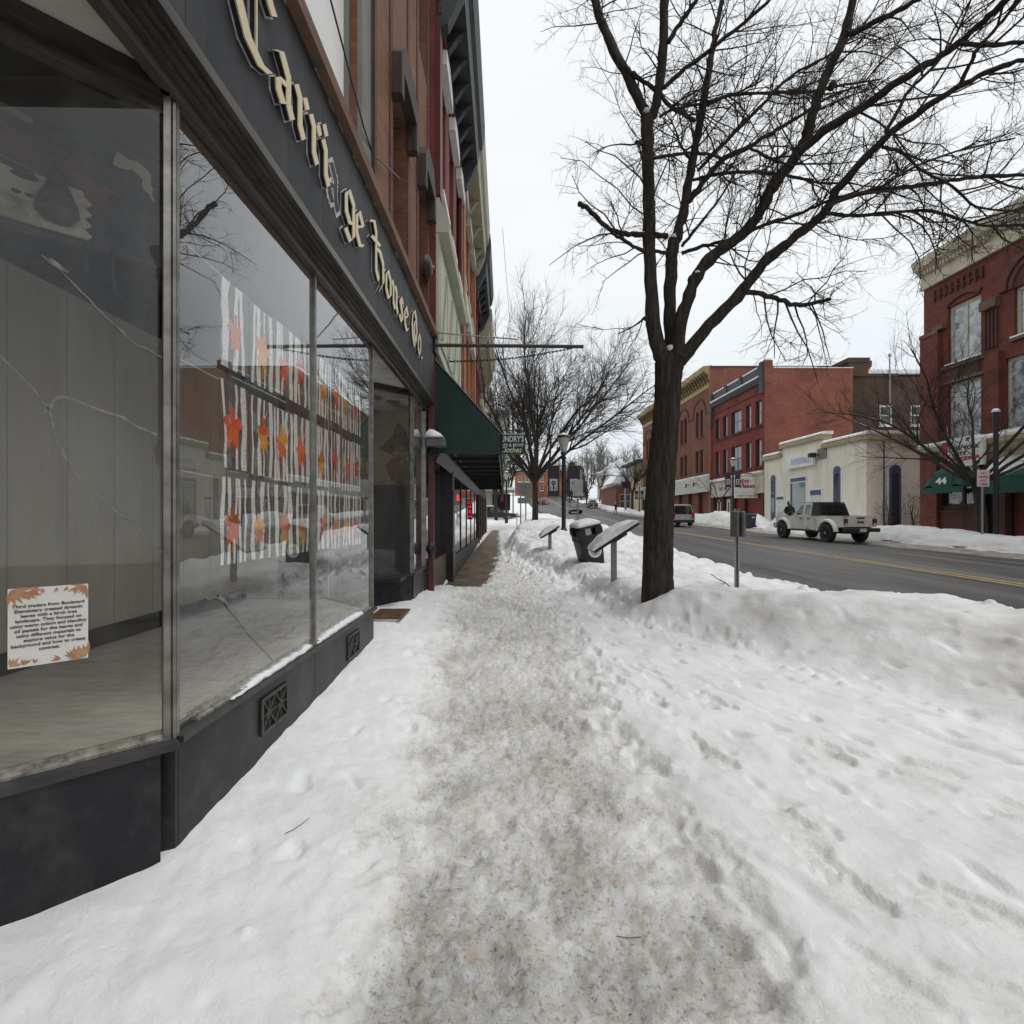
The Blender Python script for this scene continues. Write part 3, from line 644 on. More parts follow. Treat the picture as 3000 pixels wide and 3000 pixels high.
for (t_, z_, a_, c_) in ((.28, 3.01, .035, .016), (.3, 2.93, .012, .009), (.27, 2.93, .012, .009), (.245, 2.93, .012, .009)):
    hdr('hole', [(t_ + a_ * math.cos(q), z_ + c_ * math.sin(q)) for q in np.linspace(0, 5.6, 9)], .0452, .047, m_dark)
b = MB(TH); uz = .205 * 1.414; b.lathe([(.012, .20), (.03, .17), (.04, .12), (.075, .04), (.08, .0), (.05, -.04), (.0, -.05)], 14, (uz, .075, 2.88)); b.build('dead_lamp', M('burnt_socket', (.02, .019, .018), .6, (.09, .08, .06), 14), shop, smooth='auto')
hdr('peeled_flake', rag((.05, 3.30), (-.04, 3.26), 5, .008) + rag((-.04, 3.26), (-.06, 3.1), 7, .01) + rag((-.06, 3.1), (-.02, 3.2), 6, .012) + rag((-.02, 3.2), (.07, 3.25), 5, .01), .02, .024, M('pale_flake', (.56, .53, .45), .9))
b = MB(); b.prism([(-4, 2.75), (-1.6, 2.75), (-1.6, 3.3), (-4, 3.3)], 3.74, 3.78, 2); b.build('upper_ceiling', M('grey_ceiling', (.26, .25, .235), .9, (.2, .19, .18), 2), shop)
b = MB(TH); b.box(-.4, 2.1, -.35, -.3, 3.16, 3.75); b.build('upper_wall', MATS['grey_ceiling'], shop)
for pts, r_, nm in (([(1.2, .02, 3.46), (.5, .03, 3.34), (.26, .03, 3.27)], .02, 'pipe'), ([(.27, .03, 3.27), (.12, .04, 3.315), (-.02, .04, 3.33), (-.2, .04, 3.29)], .007, 'hanging_cable'), ([(1.1, .03, 3.15), (.5, .05, 3.09), (.26, .05, 3.02)], .012, 'hanging_cable'), ([(.13, .02, 2.80), (.131, .02, 2.7), (.129, .02, 2.66)], .010, 'hanging_cable'), ([(.06, .02, 2.8), (.062, .02, 2.7), (.055, .02, 2.6), (.03, .02, 2.58)], .011, 'hanging_cable')):
    b = MB(TH); b.tube([(p[0] * 1.414, p[1], p[2]) for p in pts], r_, 5); b.build(nm, m_black if nm != 'pipe' else m_greyp, shop)
# mended cracks: strips of clear tape across the panes
m_tape = M('yellowed_tape', (.25, .245, .22), .4, (.13, .127, .118), 40, spec=.4)
def on_splay(t, z, off=.008): return (-1.482 - t + off * .707, 2.152 - t - off * .707, z)
def tape(pts, w, mb):
    rings = []
    for i, p in enumerate(pts):
        d = (Vector(pts[min(i + 1, len(pts) - 1)]) - Vector(pts[max(i - 1, 0)])).normalized()
        nn = Vector((.707, -.707, 0)) if mb.k == 0 else Vector((1, 0, 0)); s_ = d.cross(nn) * w * (.7 + .6 * rr.rand()) / 2
        rings.append([tuple(Vector(p) + s_), tuple(Vector(p) - s_), tuple(Vector(p) - s_ + nn * .001), tuple(Vector(p) + s_ + nn * .001)])
    k = mb.k; mb.k = 0; mb.loft(rings); mb.k = k
def onsp(px, py):
    r = (px - 1500) / 1500; t = (-1.482 - r * 2.152) / (1 - r); t = (r * 2.152 + 1.482) / (r - 1) if False else (-(r * 2.152) - 1.482) / (1 - r)
    y = 2.152 - t; return on_splay(t, 1.5 - (py - 1515) / 1500 * y)
tp = MB()
for ln, w in (([(0, 1040), (60, 1100), (140, 1190), (168, 1290), (205, 1370), (290, 1460), (400, 1545), (475, 1620)], .006), ([(120, 1215), (175, 1160), (250, 1185), (360, 1225), (460, 1275)], .011), ([(120, 745), (180, 800), (260, 880), (340, 960), (400, 1010), (478, 1050)], .006), ([(140, 760), (200, 800)], .016)):
    q = []
    for a, c in zip(ln[:-1], ln[1:]):
        for k in range(4): q.append((a[0] + (c[0] - a[0]) * k / 4 + rr.randn() * 2.5, a[1] + (c[1] - a[1]) * k / 4 + rr.randn() * 2.5))
    q.append(ln[-1]); tape([onsp(*p) for p in q], w, tp)
split_build(tp, 'tape_mend', m_tape, shop)
tp = MB(); tp.k = 1
def onm(px, py): y = 1.457 * 1500 / (1500 - px); return (-1.4555, y, 1.5 - (py - 1515) / 1500 * y)
for ln, w in (([(598, 1752), (640, 1757), (660, 1770), (720, 1850), (800, 1935)], .005), ([(640, 1745), (668, 1775)], .016), ([(930, 990), (1000, 905)], .006)):
    q = [onm(a[0] + (c[0] - a[0]) * k / 4, a[1] + (c[1] - a[1]) * k / 4 + rr.randn() * 2) for a, c in zip(ln[:-1], ln[1:]) for k in range(5)]
    tape(q, w, tp)
split_build(tp, 'tape_mend', m_tape, shop)
# second bay: dark booth below, pale wall with a torn poster above, three round ceiling lamps
i_ = MB(); i_.seg((-2.9, 8.35), (-1.5, 8.35), .66, 2.02, .05); i_.box(-2.9, -1.5, 6.9, 8.4, .62, .675); i_.build('dark_booth', M('navy_board', (.02, .021, .03), .5, (.03, .03, .04), 3), shop)
i_ = MB(); i_.seg((-2.9, 8.42), (-1.5, 8.42), 2.02, 3.3, .05); i_.seg((-2.9, 6.2), (-2.9, 8.4), .66, 3.3, .04); i_.build('back_wall', M('stained_cream_wall', (.33, .31, .22), .85, (.24, .22, .16), 2), shop)
i_ = MB(); i_.prism([(-2.9, 6.1), (-2.25, 6.65), (-1.5, 7.4), (-1.48, 8.45), (-2.9, 8.45)], 3.25, 3.32, 2); i_.build('bay_ceiling', m_soffit, shop)
for (x, y) in ((-1.98, 7.45), (-1.8, 7.75), (-1.72, 8.05)):
    i_ = MB(); i_.lathe([(.1, 0), (.1, -.02), (.07, -.03), (.065, -.005), (.0, -.004)], 20, (x, y, 3.25)); i_.build('ceiling_lamp', M('lamp_can', (.25, .24, .2), .4, metal=.4), shop, smooth='auto')
i_ = MB(FL); 
P_ = [(-.05, 2.03), (-.42, 2.05), (-.52, 2.35), (-.38, 2.5), (-.62, 2.62), (-.4, 2.85), (-.33, 3.05), (-.2, 2.95), (-.08, 2.6), (-.2, 2.45), (-.02, 2.3)]
i_ = MB(); i_.prism([(-1.55 + p[0], p[1]) for p in P_], 8.386, 8.392, 1); i_.build('torn_poster', M('brown_poster', (.14, .09, .05), .7, (.05, .035, .03), 3, stain=(5, (.35, .22, .12))), shop)
# recessed doorway
dr = MB(); dr.box(-2.26, -2.2, 6.08, 6.14, .2, 3.3); dr.box(-2.26, -2.2, 6.58, 6.64, .2, 3.3); dr.box(-2.255, -2.205, 6.14, 6.58, .2, .42); dr.box(-2.255, -2.205, 6.14, 6.58, 2.3, 2.42)
dr = dr.build('door', m_alu, shop); g = MB(); g.box(-2.235, -2.225, 6.14, 6.58, .42, 3.3); g.build('pane', m_glassd, dr); g = MB(); g.tube([(-2.17, 6.2, 1.0), (-2.17, 6.2, 1.4)], .012, 6); g.build('handle', m_alu, dr)
b = MB(); b.box(-1.405, -1.36, 6.0, 6.02, 3.1, 3.2)
# old rusty grating in the doorway
z0 = hz(-1.5, 6.35)
t = thing('doorway_grate', 'rusty brown grate lying in the snow at the recessed shop doorway', 'grate', (-1.45, 6.2, z0 + .015))
g = MB(); cx, cy = -1.5, 6.3
for q in ((cx - .19, cx + .19, cy - .28, cy - .25), (cx - .19, cx + .19, cy + .25, cy + .28), (cx - .19, cx - .16, cy - .25, cy + .25), (cx + .16, cx + .19, cy - .25, cy + .25)): g.box(*q, z0 + .015, z0 + .04)
g.build('rim', M('rust', (.17, .085, .045), .85, (.08, .045, .03), 14), t)
g = MB()
for k in range(11): g.box(cx - .16, cx + .16, cy - .23 + k * .046, cy - .21 + k * .046, z0 + .018, z0 + .036)
g.build('bars', M('rust2', (.2, .11, .06), .85, (.09, .05, .035), 14), t)
# ================================================================== gilt blackletter sign
sign = thing('shop_sign', 'long black sign panel with gilt blackletter lettering above the display windows', 'sign', (-1.35, 5.0, 3.45))
b = MB(FL)
for a, c in ((-4, 2.06), (2.064, 3.56), (3.564, 5.56), (5.564, 7.2), (7.204, 8.64)): b.box(a, c, -.02, .118, 3.455, 4.497)
b.build('sign_board', m_fascia, sign)
b = MB(FL)
for k in range(34):
    u = -2 + 10.4 * (k + rr.rand() * .7) / 34; b.box(u, u + .03 + .12 * rr.rand() ** 2, .10, .122 + .004 * rr.rand(), 4.488 - .02 * rr.rand(), 4.499)
b.build('flaked_edge', M('flaked_putty', (.4, .33, .26), .8, (.1, .08, .07), 30), sign)
def mn(x): return [(x - .13, .9), (x + .03, .77), (x + .03, .22), (x + .19, .06)]
GL = {'a': [[(.02, .80), (.2, .95), (.47, .72), (.47, .2), (.62, .04)], [(.44, .52), (.06, .36), (.08, .16), (.24, .04), (.44, .2)]],
      'r': [mn(.16), [(.25, .82), (.4, .96), (.52, .82)]], 'i': [mn(.16), [(.08, 1.28), (.22, 1.12)]],
      'g': [[(.26, .95), (.06, .78), (.06, .3), (.24, .14), (.44, .28)], [(.2, .95), (.46, .8), (.46, -.08), (.26, -.33), (.0, -.2)]],
      'e': [[(.3, .95), (.06, .76), (.06, .22), (.26, .04), (.5, .2)], [(.22, .95), (.48, .74), (.1, .44)]],
      'o': [[(.3, .95), (.06, .76), (.06, .22), (.26, .04)], [(.24, .95), (.5, .76), (.5, .24), (.26, .04)]],
      'u': [mn(.12), mn(.5)], 's': [[(.5, .8), (.3, .95), (.08, .76), (.46, .36), (.46, .18), (.26, .04), (.02, .16)]],
      'H': [[(-.1, 1.38), (.14, 1.62), (.26, 1.4), (.26, .22), (.42, .04)], [(.3, .92), (.5, 1.02), (.72, .82), (.74, .2), (.5, -.22)], [(-.02, 1.0), (.5, 1.2)]],
      'C': [[(.72, 1.46), (.46, 1.72), (.16, 1.5), (.0, 1.05), (.04, .5), (.3, .08), (.62, .0), (.86, .14)], [(.5, 1.5), (.5, .12)], [(.26, 1.26), (.42, 1.04)], [(.66, 1.62), (.88, 1.36), (.98, 1.3)]],
      'c': [[(.42, 1.55), (.12, 1.3), (.02, .8), (.1, .3), (.36, .0), (.62, .3), (.7, .8), (.62, 1.3), (.38, 1.55)], [(.5, 1.15), (.32, 1.0), (.3, .5), (.46, .28)]], '.': [[(.02, .1), (.08, .02)]]}
TXT = [('C', 2.36, 2.80, 3.80), ('a', 2.78, 3.02, 3.8), ('r', 3.03, 3.24, 3.8), ('r', 3.25, 3.45, 3.795), ('i', 3.46, 3.61, 3.79), ('a', 3.65, 3.89, 3.785), ('g', 3.93, 4.19, 3.78), ('e', 4.2, 4.46, 3.775),
       ('H', 4.68, 5.16, 3.765), ('o', 5.19, 5.45, 3.76), ('u', 5.48, 5.78, 3.76), ('s', 5.82, 6.05, 3.755), ('e', 6.1, 6.36, 3.755), ('c', 6.56, 6.93, 3.745), ('o', 6.98, 7.22, 3.74), ('.', 7.26, 7.31, 3.74)]
def nib(mb, strokes, sx, sz, u, z, n0, n1, w, ang=R(42), grow=0):
    wx, wz = math.cos(ang) * w / 2, math.sin(ang) * w / 2; k = 0
    for st in strokes:
        thin = len(st) == 2 and abs(st[0][0] - st[1][0]) < .01
        for p, q in zip(st[:-1], st[1:]):
            a = Vector((u + p[0] * sx, z + p[1] * sz)); c = Vector((u + q[0] * sx, z + q[1] * sz)); d = (c - a).normalized() * grow
            a -= d; c += d; f = .22 if thin and not grow else .5 if thin else 1
            poly = [(a.x - wx * f, a.y - wz * f), (a.x + wx * f, a.y + wz * f), (c.x + wx * f, c.y + wz * f), (c.x - wx * f, c.y - wz * f)]
            if (poly[1][0] - poly[0][0]) * (poly[2][1] - poly[1][1]) - (poly[1][1] - poly[0][1]) * (poly[2][0] - poly[1][0]) < 0: poly = poly[::-1]
            mb.prism(poly, n0, n1 + .0004 * k, 1); k += 1
for idx, (ch, u0, u1, zb) in enumerate(TXT):
    st = GL[ch]; mx_ = max(p[0] for s_ in st for p in s_); sx = (u1 - u0) / (mx_ + .12); sz = .30
    w = .086 if ch in 'Cc' else .082
    bk_ = MB(FL); nib(bk_, st, sx, sz, u0, zb, .1185, .1215, w + .018, grow=.010)
    if idx == 5: bk_ = MB(FL); nib(bk_, st, sx, sz, u0, zb, .1185, .1215, w + .05, grow=.03)
    if idx == 5:       # the letter that fell off has left its ghost
        o = bk_.build('letter_ghost', m_halo, sign); k_ = MB(FL); nib(k_, st, sx, sz, u0, zb, .1235, .1245, w, grow=.0); k_.build('bare_patch', m_fascia, o); continue
    l = MB(FL); nib(l, st, sx, sz, u0, zb, .149, .155, w); o = l.build('letter', m_gold, sign)
    l = MB(FL); nib(l, st, sx, sz, u0, zb, .1235, .148, w - .002); l.build('letter_return', m_black, o)
    bk_.build('letter_backing', m_halo, o)
# ================================================================== notice and the children's pictures
t = thing('window_notice', 'printed notice about third graders and birch trees taped to the splayed pane', 'notice', on_splay(.27, .94))
TN = frame((-1.482 + .009 * .707 + .025, 2.152 - .009 * .707 + .025), (.707, .707), (.707, -.707))   # u runs to the right along the pane
b = MB(TN); b.box(-.49, -.268, 0, .0012, .957, 1.243); b.build('sheet', M('notice_paper', (.74, .72, .68), .6, (.66, .56, .47), 9, ramp=(.5, .75)), t)
b = MB(TN)
LN = ["Third graders from Boulevard", "Elementary created dynamic", "leaves with a birch tree", "landscape. They focused on", "using warm colors and blending", "oil pastels for the leaves and", "using different materials to", "explore value for the", "background and how to create", "contrast."]
for k, s_ in enumerate(LN): b.text(s_, .0165, (-.379, .0022, 1.172 - k * .0178), None, .0004, bold=.00035)
b.build('lettering', M('notice_ink', (.05, .04, .035), .7), t)
b = MB(TN); r2 = random.Random(5)
def frond(mb, u, z, a, ln, k, n_=.0016):
    for i in range(k):
        aa = a + (i - (k - 1) / 2) * .35; L_ = ln * (.7 + .4 * r2.random()); w_ = L_ * .13
        e = (u + L_ * math.cos(aa), z + L_ * math.sin(aa)); m = ((u + e[0]) / 2, (z + e[1]) / 2); px_, pz_ = -math.sin(aa) * w_, math.cos(aa) * w_
        mb.prism([(u, z), (m[0] - px_, m[1] - pz_), e, (m[0] + px_, m[1] + pz_)], .0013, n_ + .0001 * i, 1)
for (u, z, a, l_, k) in ((-.484, 1.237, -.8, .06, 6), (-.45, 1.225, -.4, .05, 4), (-.43, 1.236, -.2, .035, 4), (-.274, 1.237, -2.4, .05, 6), (-.30, 1.236, -2.0, .035, 4), (-.33, 1.238, -1.7, .025, 3), (-.36, 1.238, -1.5, .022, 3), (-.40, 1.238, -1.3, .022, 3), (-.274, .964, 2.3, .055, 6), (-.31, .964, 1.9, .045, 5), (-.345, .966, 2.8, .04, 3), (-.484, .964, .9, .04, 5), (-.45, .963, 1.2, .03, 4), (-.42, .963, 1.4, .022, 3)): frond(b, u, z, a, l_, k)
b.build('leaf_border', M('autumn_print', (.36, .17, .09), .7, (.5, .3, .17), 40), t)
m_pb = M('charcoal_wash', (.05, .05, .053), .85, (.15, .15, .15), 7); m_bw = M('birch_white', (.93, .93, .92), .8, (.8, .81, .8), 8, stretch=(1, 3, 14), stain=(12, (.18, .18, .18)))
LEAFC = {'red': (.62, .04, .012), 'orange': (.85, .17, .02), 'yellow': (.9, .48, .03), 'rust': (.36, .07, .015), 'pink': (.72, .20, .14), 'scarlet': (.78, .08, .022), 'gold': (.62, .34, .08)}
PCS = [[('pink', 'orange'), ('orange', 'yellow'), ('pink', 'scarlet'), ('pink', 'red'), ('gold', 'orange'), ('red', 'scarlet'), ('gold', 'pink'), ('red', 'pink')],
       [('scarlet', 'orange'), ('red', 'yellow'), ('yellow', 'scarlet'), ('orange', 'scarlet'), ('rust', 'yellow'), ('red', 'rust'), ('scarlet', 'pink'), ('rust', 'red')],
       [('rust', 'orange'), ('yellow', 'pink'), ('red', 'gold'), ('rust', 'gold'), ('scarlet', 'pink'), ('pink', 'orange'), ('yellow', 'gold'), ('orange', 'rust')]]
ORD = ['first', 'second', 'third', 'last']
rp = random.Random(12)
for row in range(3):
    for k in range(8):
        u0 = (2.60 + .292 * k) if k < 4 else (3.87 + .288 * (k - 4)); u1 = u0 + .283
        z1 = (2.735, 2.20, 1.70)[row] + rp.uniform(-.012, .012); z0 = z1 - .455
        ca, cb = PCS[row][k]; nn = -.048 - .004 * rp.random(); b = MB(FL)
        sk = rp.uniform(-.006, .006)
        b.k = 0; b.box(u0, u1, nn - .0015, nn, z0, z1)
        b.k = 1; nt_ = rp.choice((3, 3, 4, 5)); 
        for q in range(nt_):
            uu = u0 + (q + .5 + rp.uniform(-.18, .18)) * .283 / nt_; ww = rp.uniform(.010, .030) * (4 / nt_) ** .7
            pts = []; x = uu; K = 6; L_ = []; R_ = []
            for s_ in range(K + 1):
                z = z0 + (z1 - z0) * s_ / K; x = min(max(x + rp.uniform(-.012, .012), u0 + ww), u1 - ww); L_.append((x - ww * rp.uniform(.6, 1.15), z)); R_.append((x + ww * rp.uniform(.6, 1.15), z))
            for s_ in range(K): b.add([(L_[s_][0], nn + .0008, L_[s_][1]), (R_[s_][0], nn + .0008, R_[s_][1]), (R_[s_ + 1][0], nn + .0008, R_[s_ + 1][1]), (L_[s_ + 1][0], nn + .0008, L_[s_ + 1][1])], [(0, 1, 2, 3)])
            if rp.random() < .7:
                z = rp.uniform(z0 + .1, z1 - .1); x_ = uu; b.add([(x_, nn + .0009, z), (x_ + .004, nn + .0009, z - .012), (min(x_ + .035, u1), nn + .0009, z + .06), (min(x_ + .03, u1), nn + .0009, z + .062)], [(0, 1, 2, 3)])
        cu, cz = (u0 + u1) / 2 + rp.uniform(-.03, .03), (z0 + z1) / 2 + rp.uniform(-.05, .02) - (.04 if row == 2 else 0); ring = []
        rad = rp.uniform(.068, .09); ph = rp.uniform(-.6, .6)
        for s_ in range(22):
            a_ = 2 * math.pi * s_ / 22 + math.pi / 2; lobes = 1 + .26 * math.cos(5 * (a_ - math.pi / 2) + ph) + (.17 if s_ % 2 else -.13) + rp.uniform(-.16, .16)
            ring.append((cu + rad * .78 * lobes * math.cos(a_), cz + rad * 1.1 * lobes * math.sin(a_)))
        for s_ in range(22):
            p, q = ring[s_], ring[(s_ + 1) % 22]; b.k = 2 if (p[1] + q[1]) / 2 > cz - .01 + rp.uniform(-.03, .03) else 3
            b.add([(cu, nn + .0016, cz), (p[0], nn + .0016, p[1]), (q[0], nn + .0016, q[1])], [(0, 1, 2)])
        b.k = 3; b.box(cu - .004, cu + .004, nn + .001, nn + .0022, cz - rad * 1.75, cz - rad * .6)
        o = b.build('birch_painting', [m_pb, m_bw] + [M('pastel_%s_%s' % (c_, d_), LEAFC[c_], .75, tuple(.5 * x + .4 * y for x, y in zip(LEAFC[c_], LEAFC[d_])), 26, stain=(34, tuple(.6 * x for x in LEAFC[c_]))) for c_, d_ in ((ca, cb), (cb, ca))])
        hue = {'pink': 'pink', 'red': 'red', 'orange': 'orange', 'yellow': 'yellow', 'rust': 'rust', 'scarlet': 'scarlet', 'gold': 'golden'}
        tag(o, '%s leaf on birch painting, %s in the %s row, %s window pane' % ('%s and %s' % (hue[ca], hue[cb]), ORD[k % 4], ('top', 'middle', 'bottom')[row], 'wide near' if k < 4 else 'narrower farther'), 'painting', "children's birch paintings hung in the shop window")
for row in range(3):
    b = MB(FL); z = (2.73, 2.19, 1.69)[row]
    for a, c in ((2.3, 3.72), (3.78, 5.2)): b.tube([(a, -.056, z + .02), ((a + c) / 2, -.056, z - .005), (c, -.056, z + .015)], .0022, 4)
    tag(b.build('hanging_string', M('white_cord', (.6, .6, .58), .7)), 'thin cord that carries the %s row of birch paintings' % ('top', 'middle', 'bottom')[row], 'string', 'cords behind the shop window')
# ================================================================== bits fixed to the shop end
t = thing('sign_pole', 'bare rusty steel pole with sagging chain jutting over the sidewalk from the shop', 'sign bracket', (-1.2, 8.6, 4.4))
b = MB(); b.tube([(-1.3, 8.62, 4.395), (1.19, 8.62, 4.37)], .031, 8); b.tube([(1.19, 8.62, 4.37), (1.2, 8.62, 4.37)], .036, 8); b.build('pole', M('rusty_pole', (.10, .085, .07), .6, (.05, .042, .036), 10, metal=.4), t)
b = MB(); b.lathe([(.11, 0), (.11, .03), (.05, .05)], 10, (-1.315, 8.62, 4.395), 0); b.box(-1.315, -1.27, 8.5, 8.74, 4.25, 4.55); b.build('wall_plate', m_black, t)
b = MB(); 
pts = [(-1.1 + 2.1 * k / 34, 8.62, 4.12 + .22 * (k / 34) - .10 * math.sin(math.pi * k / 34) * .6) for k in range(35)]
for k, (p, q) in enumerate(zip(pts[:-1], pts[1:])):
    o_ = .012 if k % 2 else 0; z_ = 0 if k % 2 else .012
    b.tube([(p[0] - .012, p[1] - o_, p[2] - z_), (q[0] + .012, q[1] - o_, q[2] - z_)], .006, 4); b.tube([(p[0] - .012, p[1] + o_, p[2] + z_), (q[0] + .012, q[1] + o_, q[2] + z_)], .006, 4)
b.build('chain', m_black, t)
b = MB(); b.tube([(-1.28, 8.66, 4.62), (-.6, 8.66, 4.56), (.1, 8.64, 4.5)], .012, 5); b.lathe([(.03, -.02), (.045, 0), (.03, .02)], 10, (-1.27, 8.66, 4.62), 1); b.build('stay_rod', m_steel, t)
t = thing('alarm_bell', 'dark round alarm bell fixed to the brick corner above the shop sign', 'bell', (-1.39, 8.3, 5.35))
b = MB(); b.lathe([(.0, .105), (.1, .1), (.17, .07), (.2, .02), (.2, 0)], 20, (-1.4, 8.3, 5.55), 0); b.build('gong', M('bell_brown', (.045, .03, .025), .5, metal=.3), t, smooth='auto'); b = MB(); b.lathe([(.035, .0), (.03, .03), (.0, .045)], 10, (-1.298, 8.3, 5.55), 0); b.build('centre_nut', m_steel, t)
# red iron pillar with its small snow-capped lantern at the end of the shop
t = thing('corner_pillar', 'slim dark red iron pillar with black knob between two shopfronts', 'pillar', (-1.36, 8.62, .2))
b = MB(); b.cbox(-1.41, -1.31, 8.56, 8.66, .15, 3.42, .012); b.build('shaft', M('oxblood_iron', (.12, .035, .03), .5, (.07, .025, .022), 8), t)
b = MB(); b.lathe([(.03, -.12), (.07, -.06), (.085, 0), (.06, .06), (.03, .1)], 14, (-1.35, 8.52, .98)); b.lathe([(.045, 1.58), (.05, 1.63), (.03, 1.66)], 12, (-1.35, 8.52, .98)); b.build('knob', m_black, t, smooth='auto')
t = thing('wall_lantern', 'small grey wall lantern hood capped with snow beside the green awning', 'lantern', (-1.26, 8.5, 2.6))
b = MB(); b.cbox(-1.42, -1.10, 8.3, 8.6, 2.66, 2.8, .03); b.build('hood', M('grey_hood', (.14, .145, .15), .5, (.09, .092, .095), 8), t)
b = MB(); b.loft([[(-1.43, 8.29, 2.803), (-1.11, 8.29, 2.803), (-1.11, 8.6, 2.803), (-1.43, 8.6, 2.803)], [(-1.4, 8.34, 2.88), (-1.16, 8.34, 2.86), (-1.16, 8.56, 2.86), (-1.4, 8.56, 2.88)], [(-1.36, 8.42, 2.95), (-1.29, 8.42, 2.94), (-1.29, 8.5, 2.94), (-1.36, 8.5, 2.95)]]); b.build('snow_cap', m_snow, t, smooth=True)
b = MB(); b.tube([(-1.35, 8.45, 2.66), (-1.2, 8.45, 2.6), (-1.2, 8.45, 2.54), (-1.36, 8.45, 2.5)], .018, 6); b.build('bracket', m_black, t)
# ================================================================== the row of shops beyond, on the left
m_redp = M('red_painted_brick', (.23, .052, .04), .75, (.17, .04, .033), 1.5, brick=dict(mc=(.2, .05, .04), mortar=.004))
m_maroon = M('maroon_trim', (.115, .014, .014), .5, (.09, .012, .012), 4)
m_cream = M('cream_panel', (.52, .52, .43), .7, (.42, .43, .36), 2)
m_slate = M('slate_grey_cornice', (.055, .06, .065), .6, (.035, .04, .044), 3, bump=(12, .008))
m_tan = M('tan_cornice', (.42, .38, .28), .7, (.33, .29, .22), 2.5, bump=(14, .006))
m_orangeb = M('orange_painted_brick', (.36, .14, .055), .8, (.28, .10, .045), 2, brick=dict(mc=(.28, .13, .07), mortar=.004))
m_dkbrick = M('dark_brick', (.11, .05, .037), .85, (.075, .04, .032), 1.3, brick=dict(mc=(.09, .07, .06)))
m_blind = M('grey_blind', (.20, .22, .24), .5, (.15, .17, .18), 3)
def cornice(parent, T, u0, u1, z, h, proj, mat, kind):
    b = MB(T); b.box(u0, u1, -.3, .03, z - .5, z + h); b.prism([(.03, z - .28), (.10, z - .2), (.10, z), (.03, z)], u0, u1, 0)
    b.prism([(.03, z + .002), (proj * .72, z + .002), (proj * .78, z + h * .30), (proj * .9, z + h * .36), (proj, z + h * .62), (proj, z + h * .8), (proj * .95, z + h), (.03, z + h)], u0 + .003, u1 - .003, 0)
    c = b.build('cornice', mat, parent)
    n = int((u1 - u0) / kind)
    b = MB(T)
    for k in range(n):
        u = u0 + (k + .5) * (u1 - u0) / n
        b.prism([(.03, z - .42), (.14, z - .36), (proj * .45, z - .12), (proj * .66, z - .002), (.03, z - .002)], u - .07, u + .07, 0)
    for u in (u0 + .12, u1 - .12): b.prism([(.03, z - .7), (.2, z - .6), (proj * .7, z - .05), (proj * .82, z + h * .4), (.03, z + h * .4)], u - .11, u + .11, 0)
    split_build(b, 'bracket', mat, c)
    return c
def row_building(name, label, T, u0, u1, z0, zt, D, wallm, holes, winm, loc, panem=None, arch=False, trim=None, bars=(1, 2)):
    t = thing(name, label, 'building', loc); b = MB(T)
    wall_open(b, u0, u1, z0, zt, holes, .2, .0); b.box(u0, u1, -D, -.215, z0, zt - .02); b.box(u0 + .002, u0 + .06, -.214, -.003, z0, zt - .021); b.box(u1 - .06, u1 - .002, -.214, -.003, z0, zt - .021); b.build('wall', wallm, t)
    for h in holes:
        window(t, T, h, -.16, winm, panem or m_glassd, bars[0], bars[1], .07, .09, trim or winm)
        if trim:
            q = MB(T); q.prism([(h[0] - .14, h[3] + .004), (h[1] + .14, h[3] + .004), (h[1] + .1, h[3] + .3), ((h[0] + h[1]) / 2, h[3] + .42), (h[0] - .1, h[3] + .3)], .002, .14, 1); q.build('window_hood', trim, t)
    return t
Y0 = 8.72
hol = [(9.3 + 1.55 * k, 10.15 + 1.55 * k, 7.4, 9.6) for k in range(3)]
t = row_building('red_shop_building', 'red painted building with cream panels and slate cornice next past the corner shop', FROW, Y0, 13.3, 3.2, 11.2, 12, m_redp, hol, m_white, (-3, 11, .3), m_blind, trim=m_white)
cornice(t, FROW, Y0 + .02, 13.28, 10.55, 1.35, .66, m_slate, .55)
b = MB(FROW)
for k, (n_, z) in enumerate(((.05, 9.95), (.1, 10.1), (.06, 10.25))): b.box(Y0 + .02, 13.28, .002, n_, z, z + .13)
b.box(Y0, Y0 + .3, .002, .08, 7.0, 9.94); b.box(13.0, 13.28, .002, .08, 4.3, 9.94); b.build('string_course', m_maroon, t)
b = MB(FROW); b.box(Y0 + .01, 13.0, .002, .05, 4.3, 6.35)
for k in range(4): b.box(8.85 + k * 1.05, 9.75 + k * 1.05, .052, .075, 4.5, 6.1)
b.prism([(.0, 6.36), (.22, 6.36), (.24, 6.5), (.06, 6.95), (.0, 6.95)], Y0 + .01, 12.99, 0); b.build('cream_panelling', m_cream, t)
b = MB(FROW)
for k in range(4):
    b.prism([(8.9 + k * 1.05, 4.6), (9.0 + k * 1.05, 4.6), (9.65 + k * 1.05, 6.0), (9.55 + k * 1.05, 6.0)], .076, .1, 1)
b.build('diagonal_braces', M('sage_trim', (.27, .29, .23), .7), t)
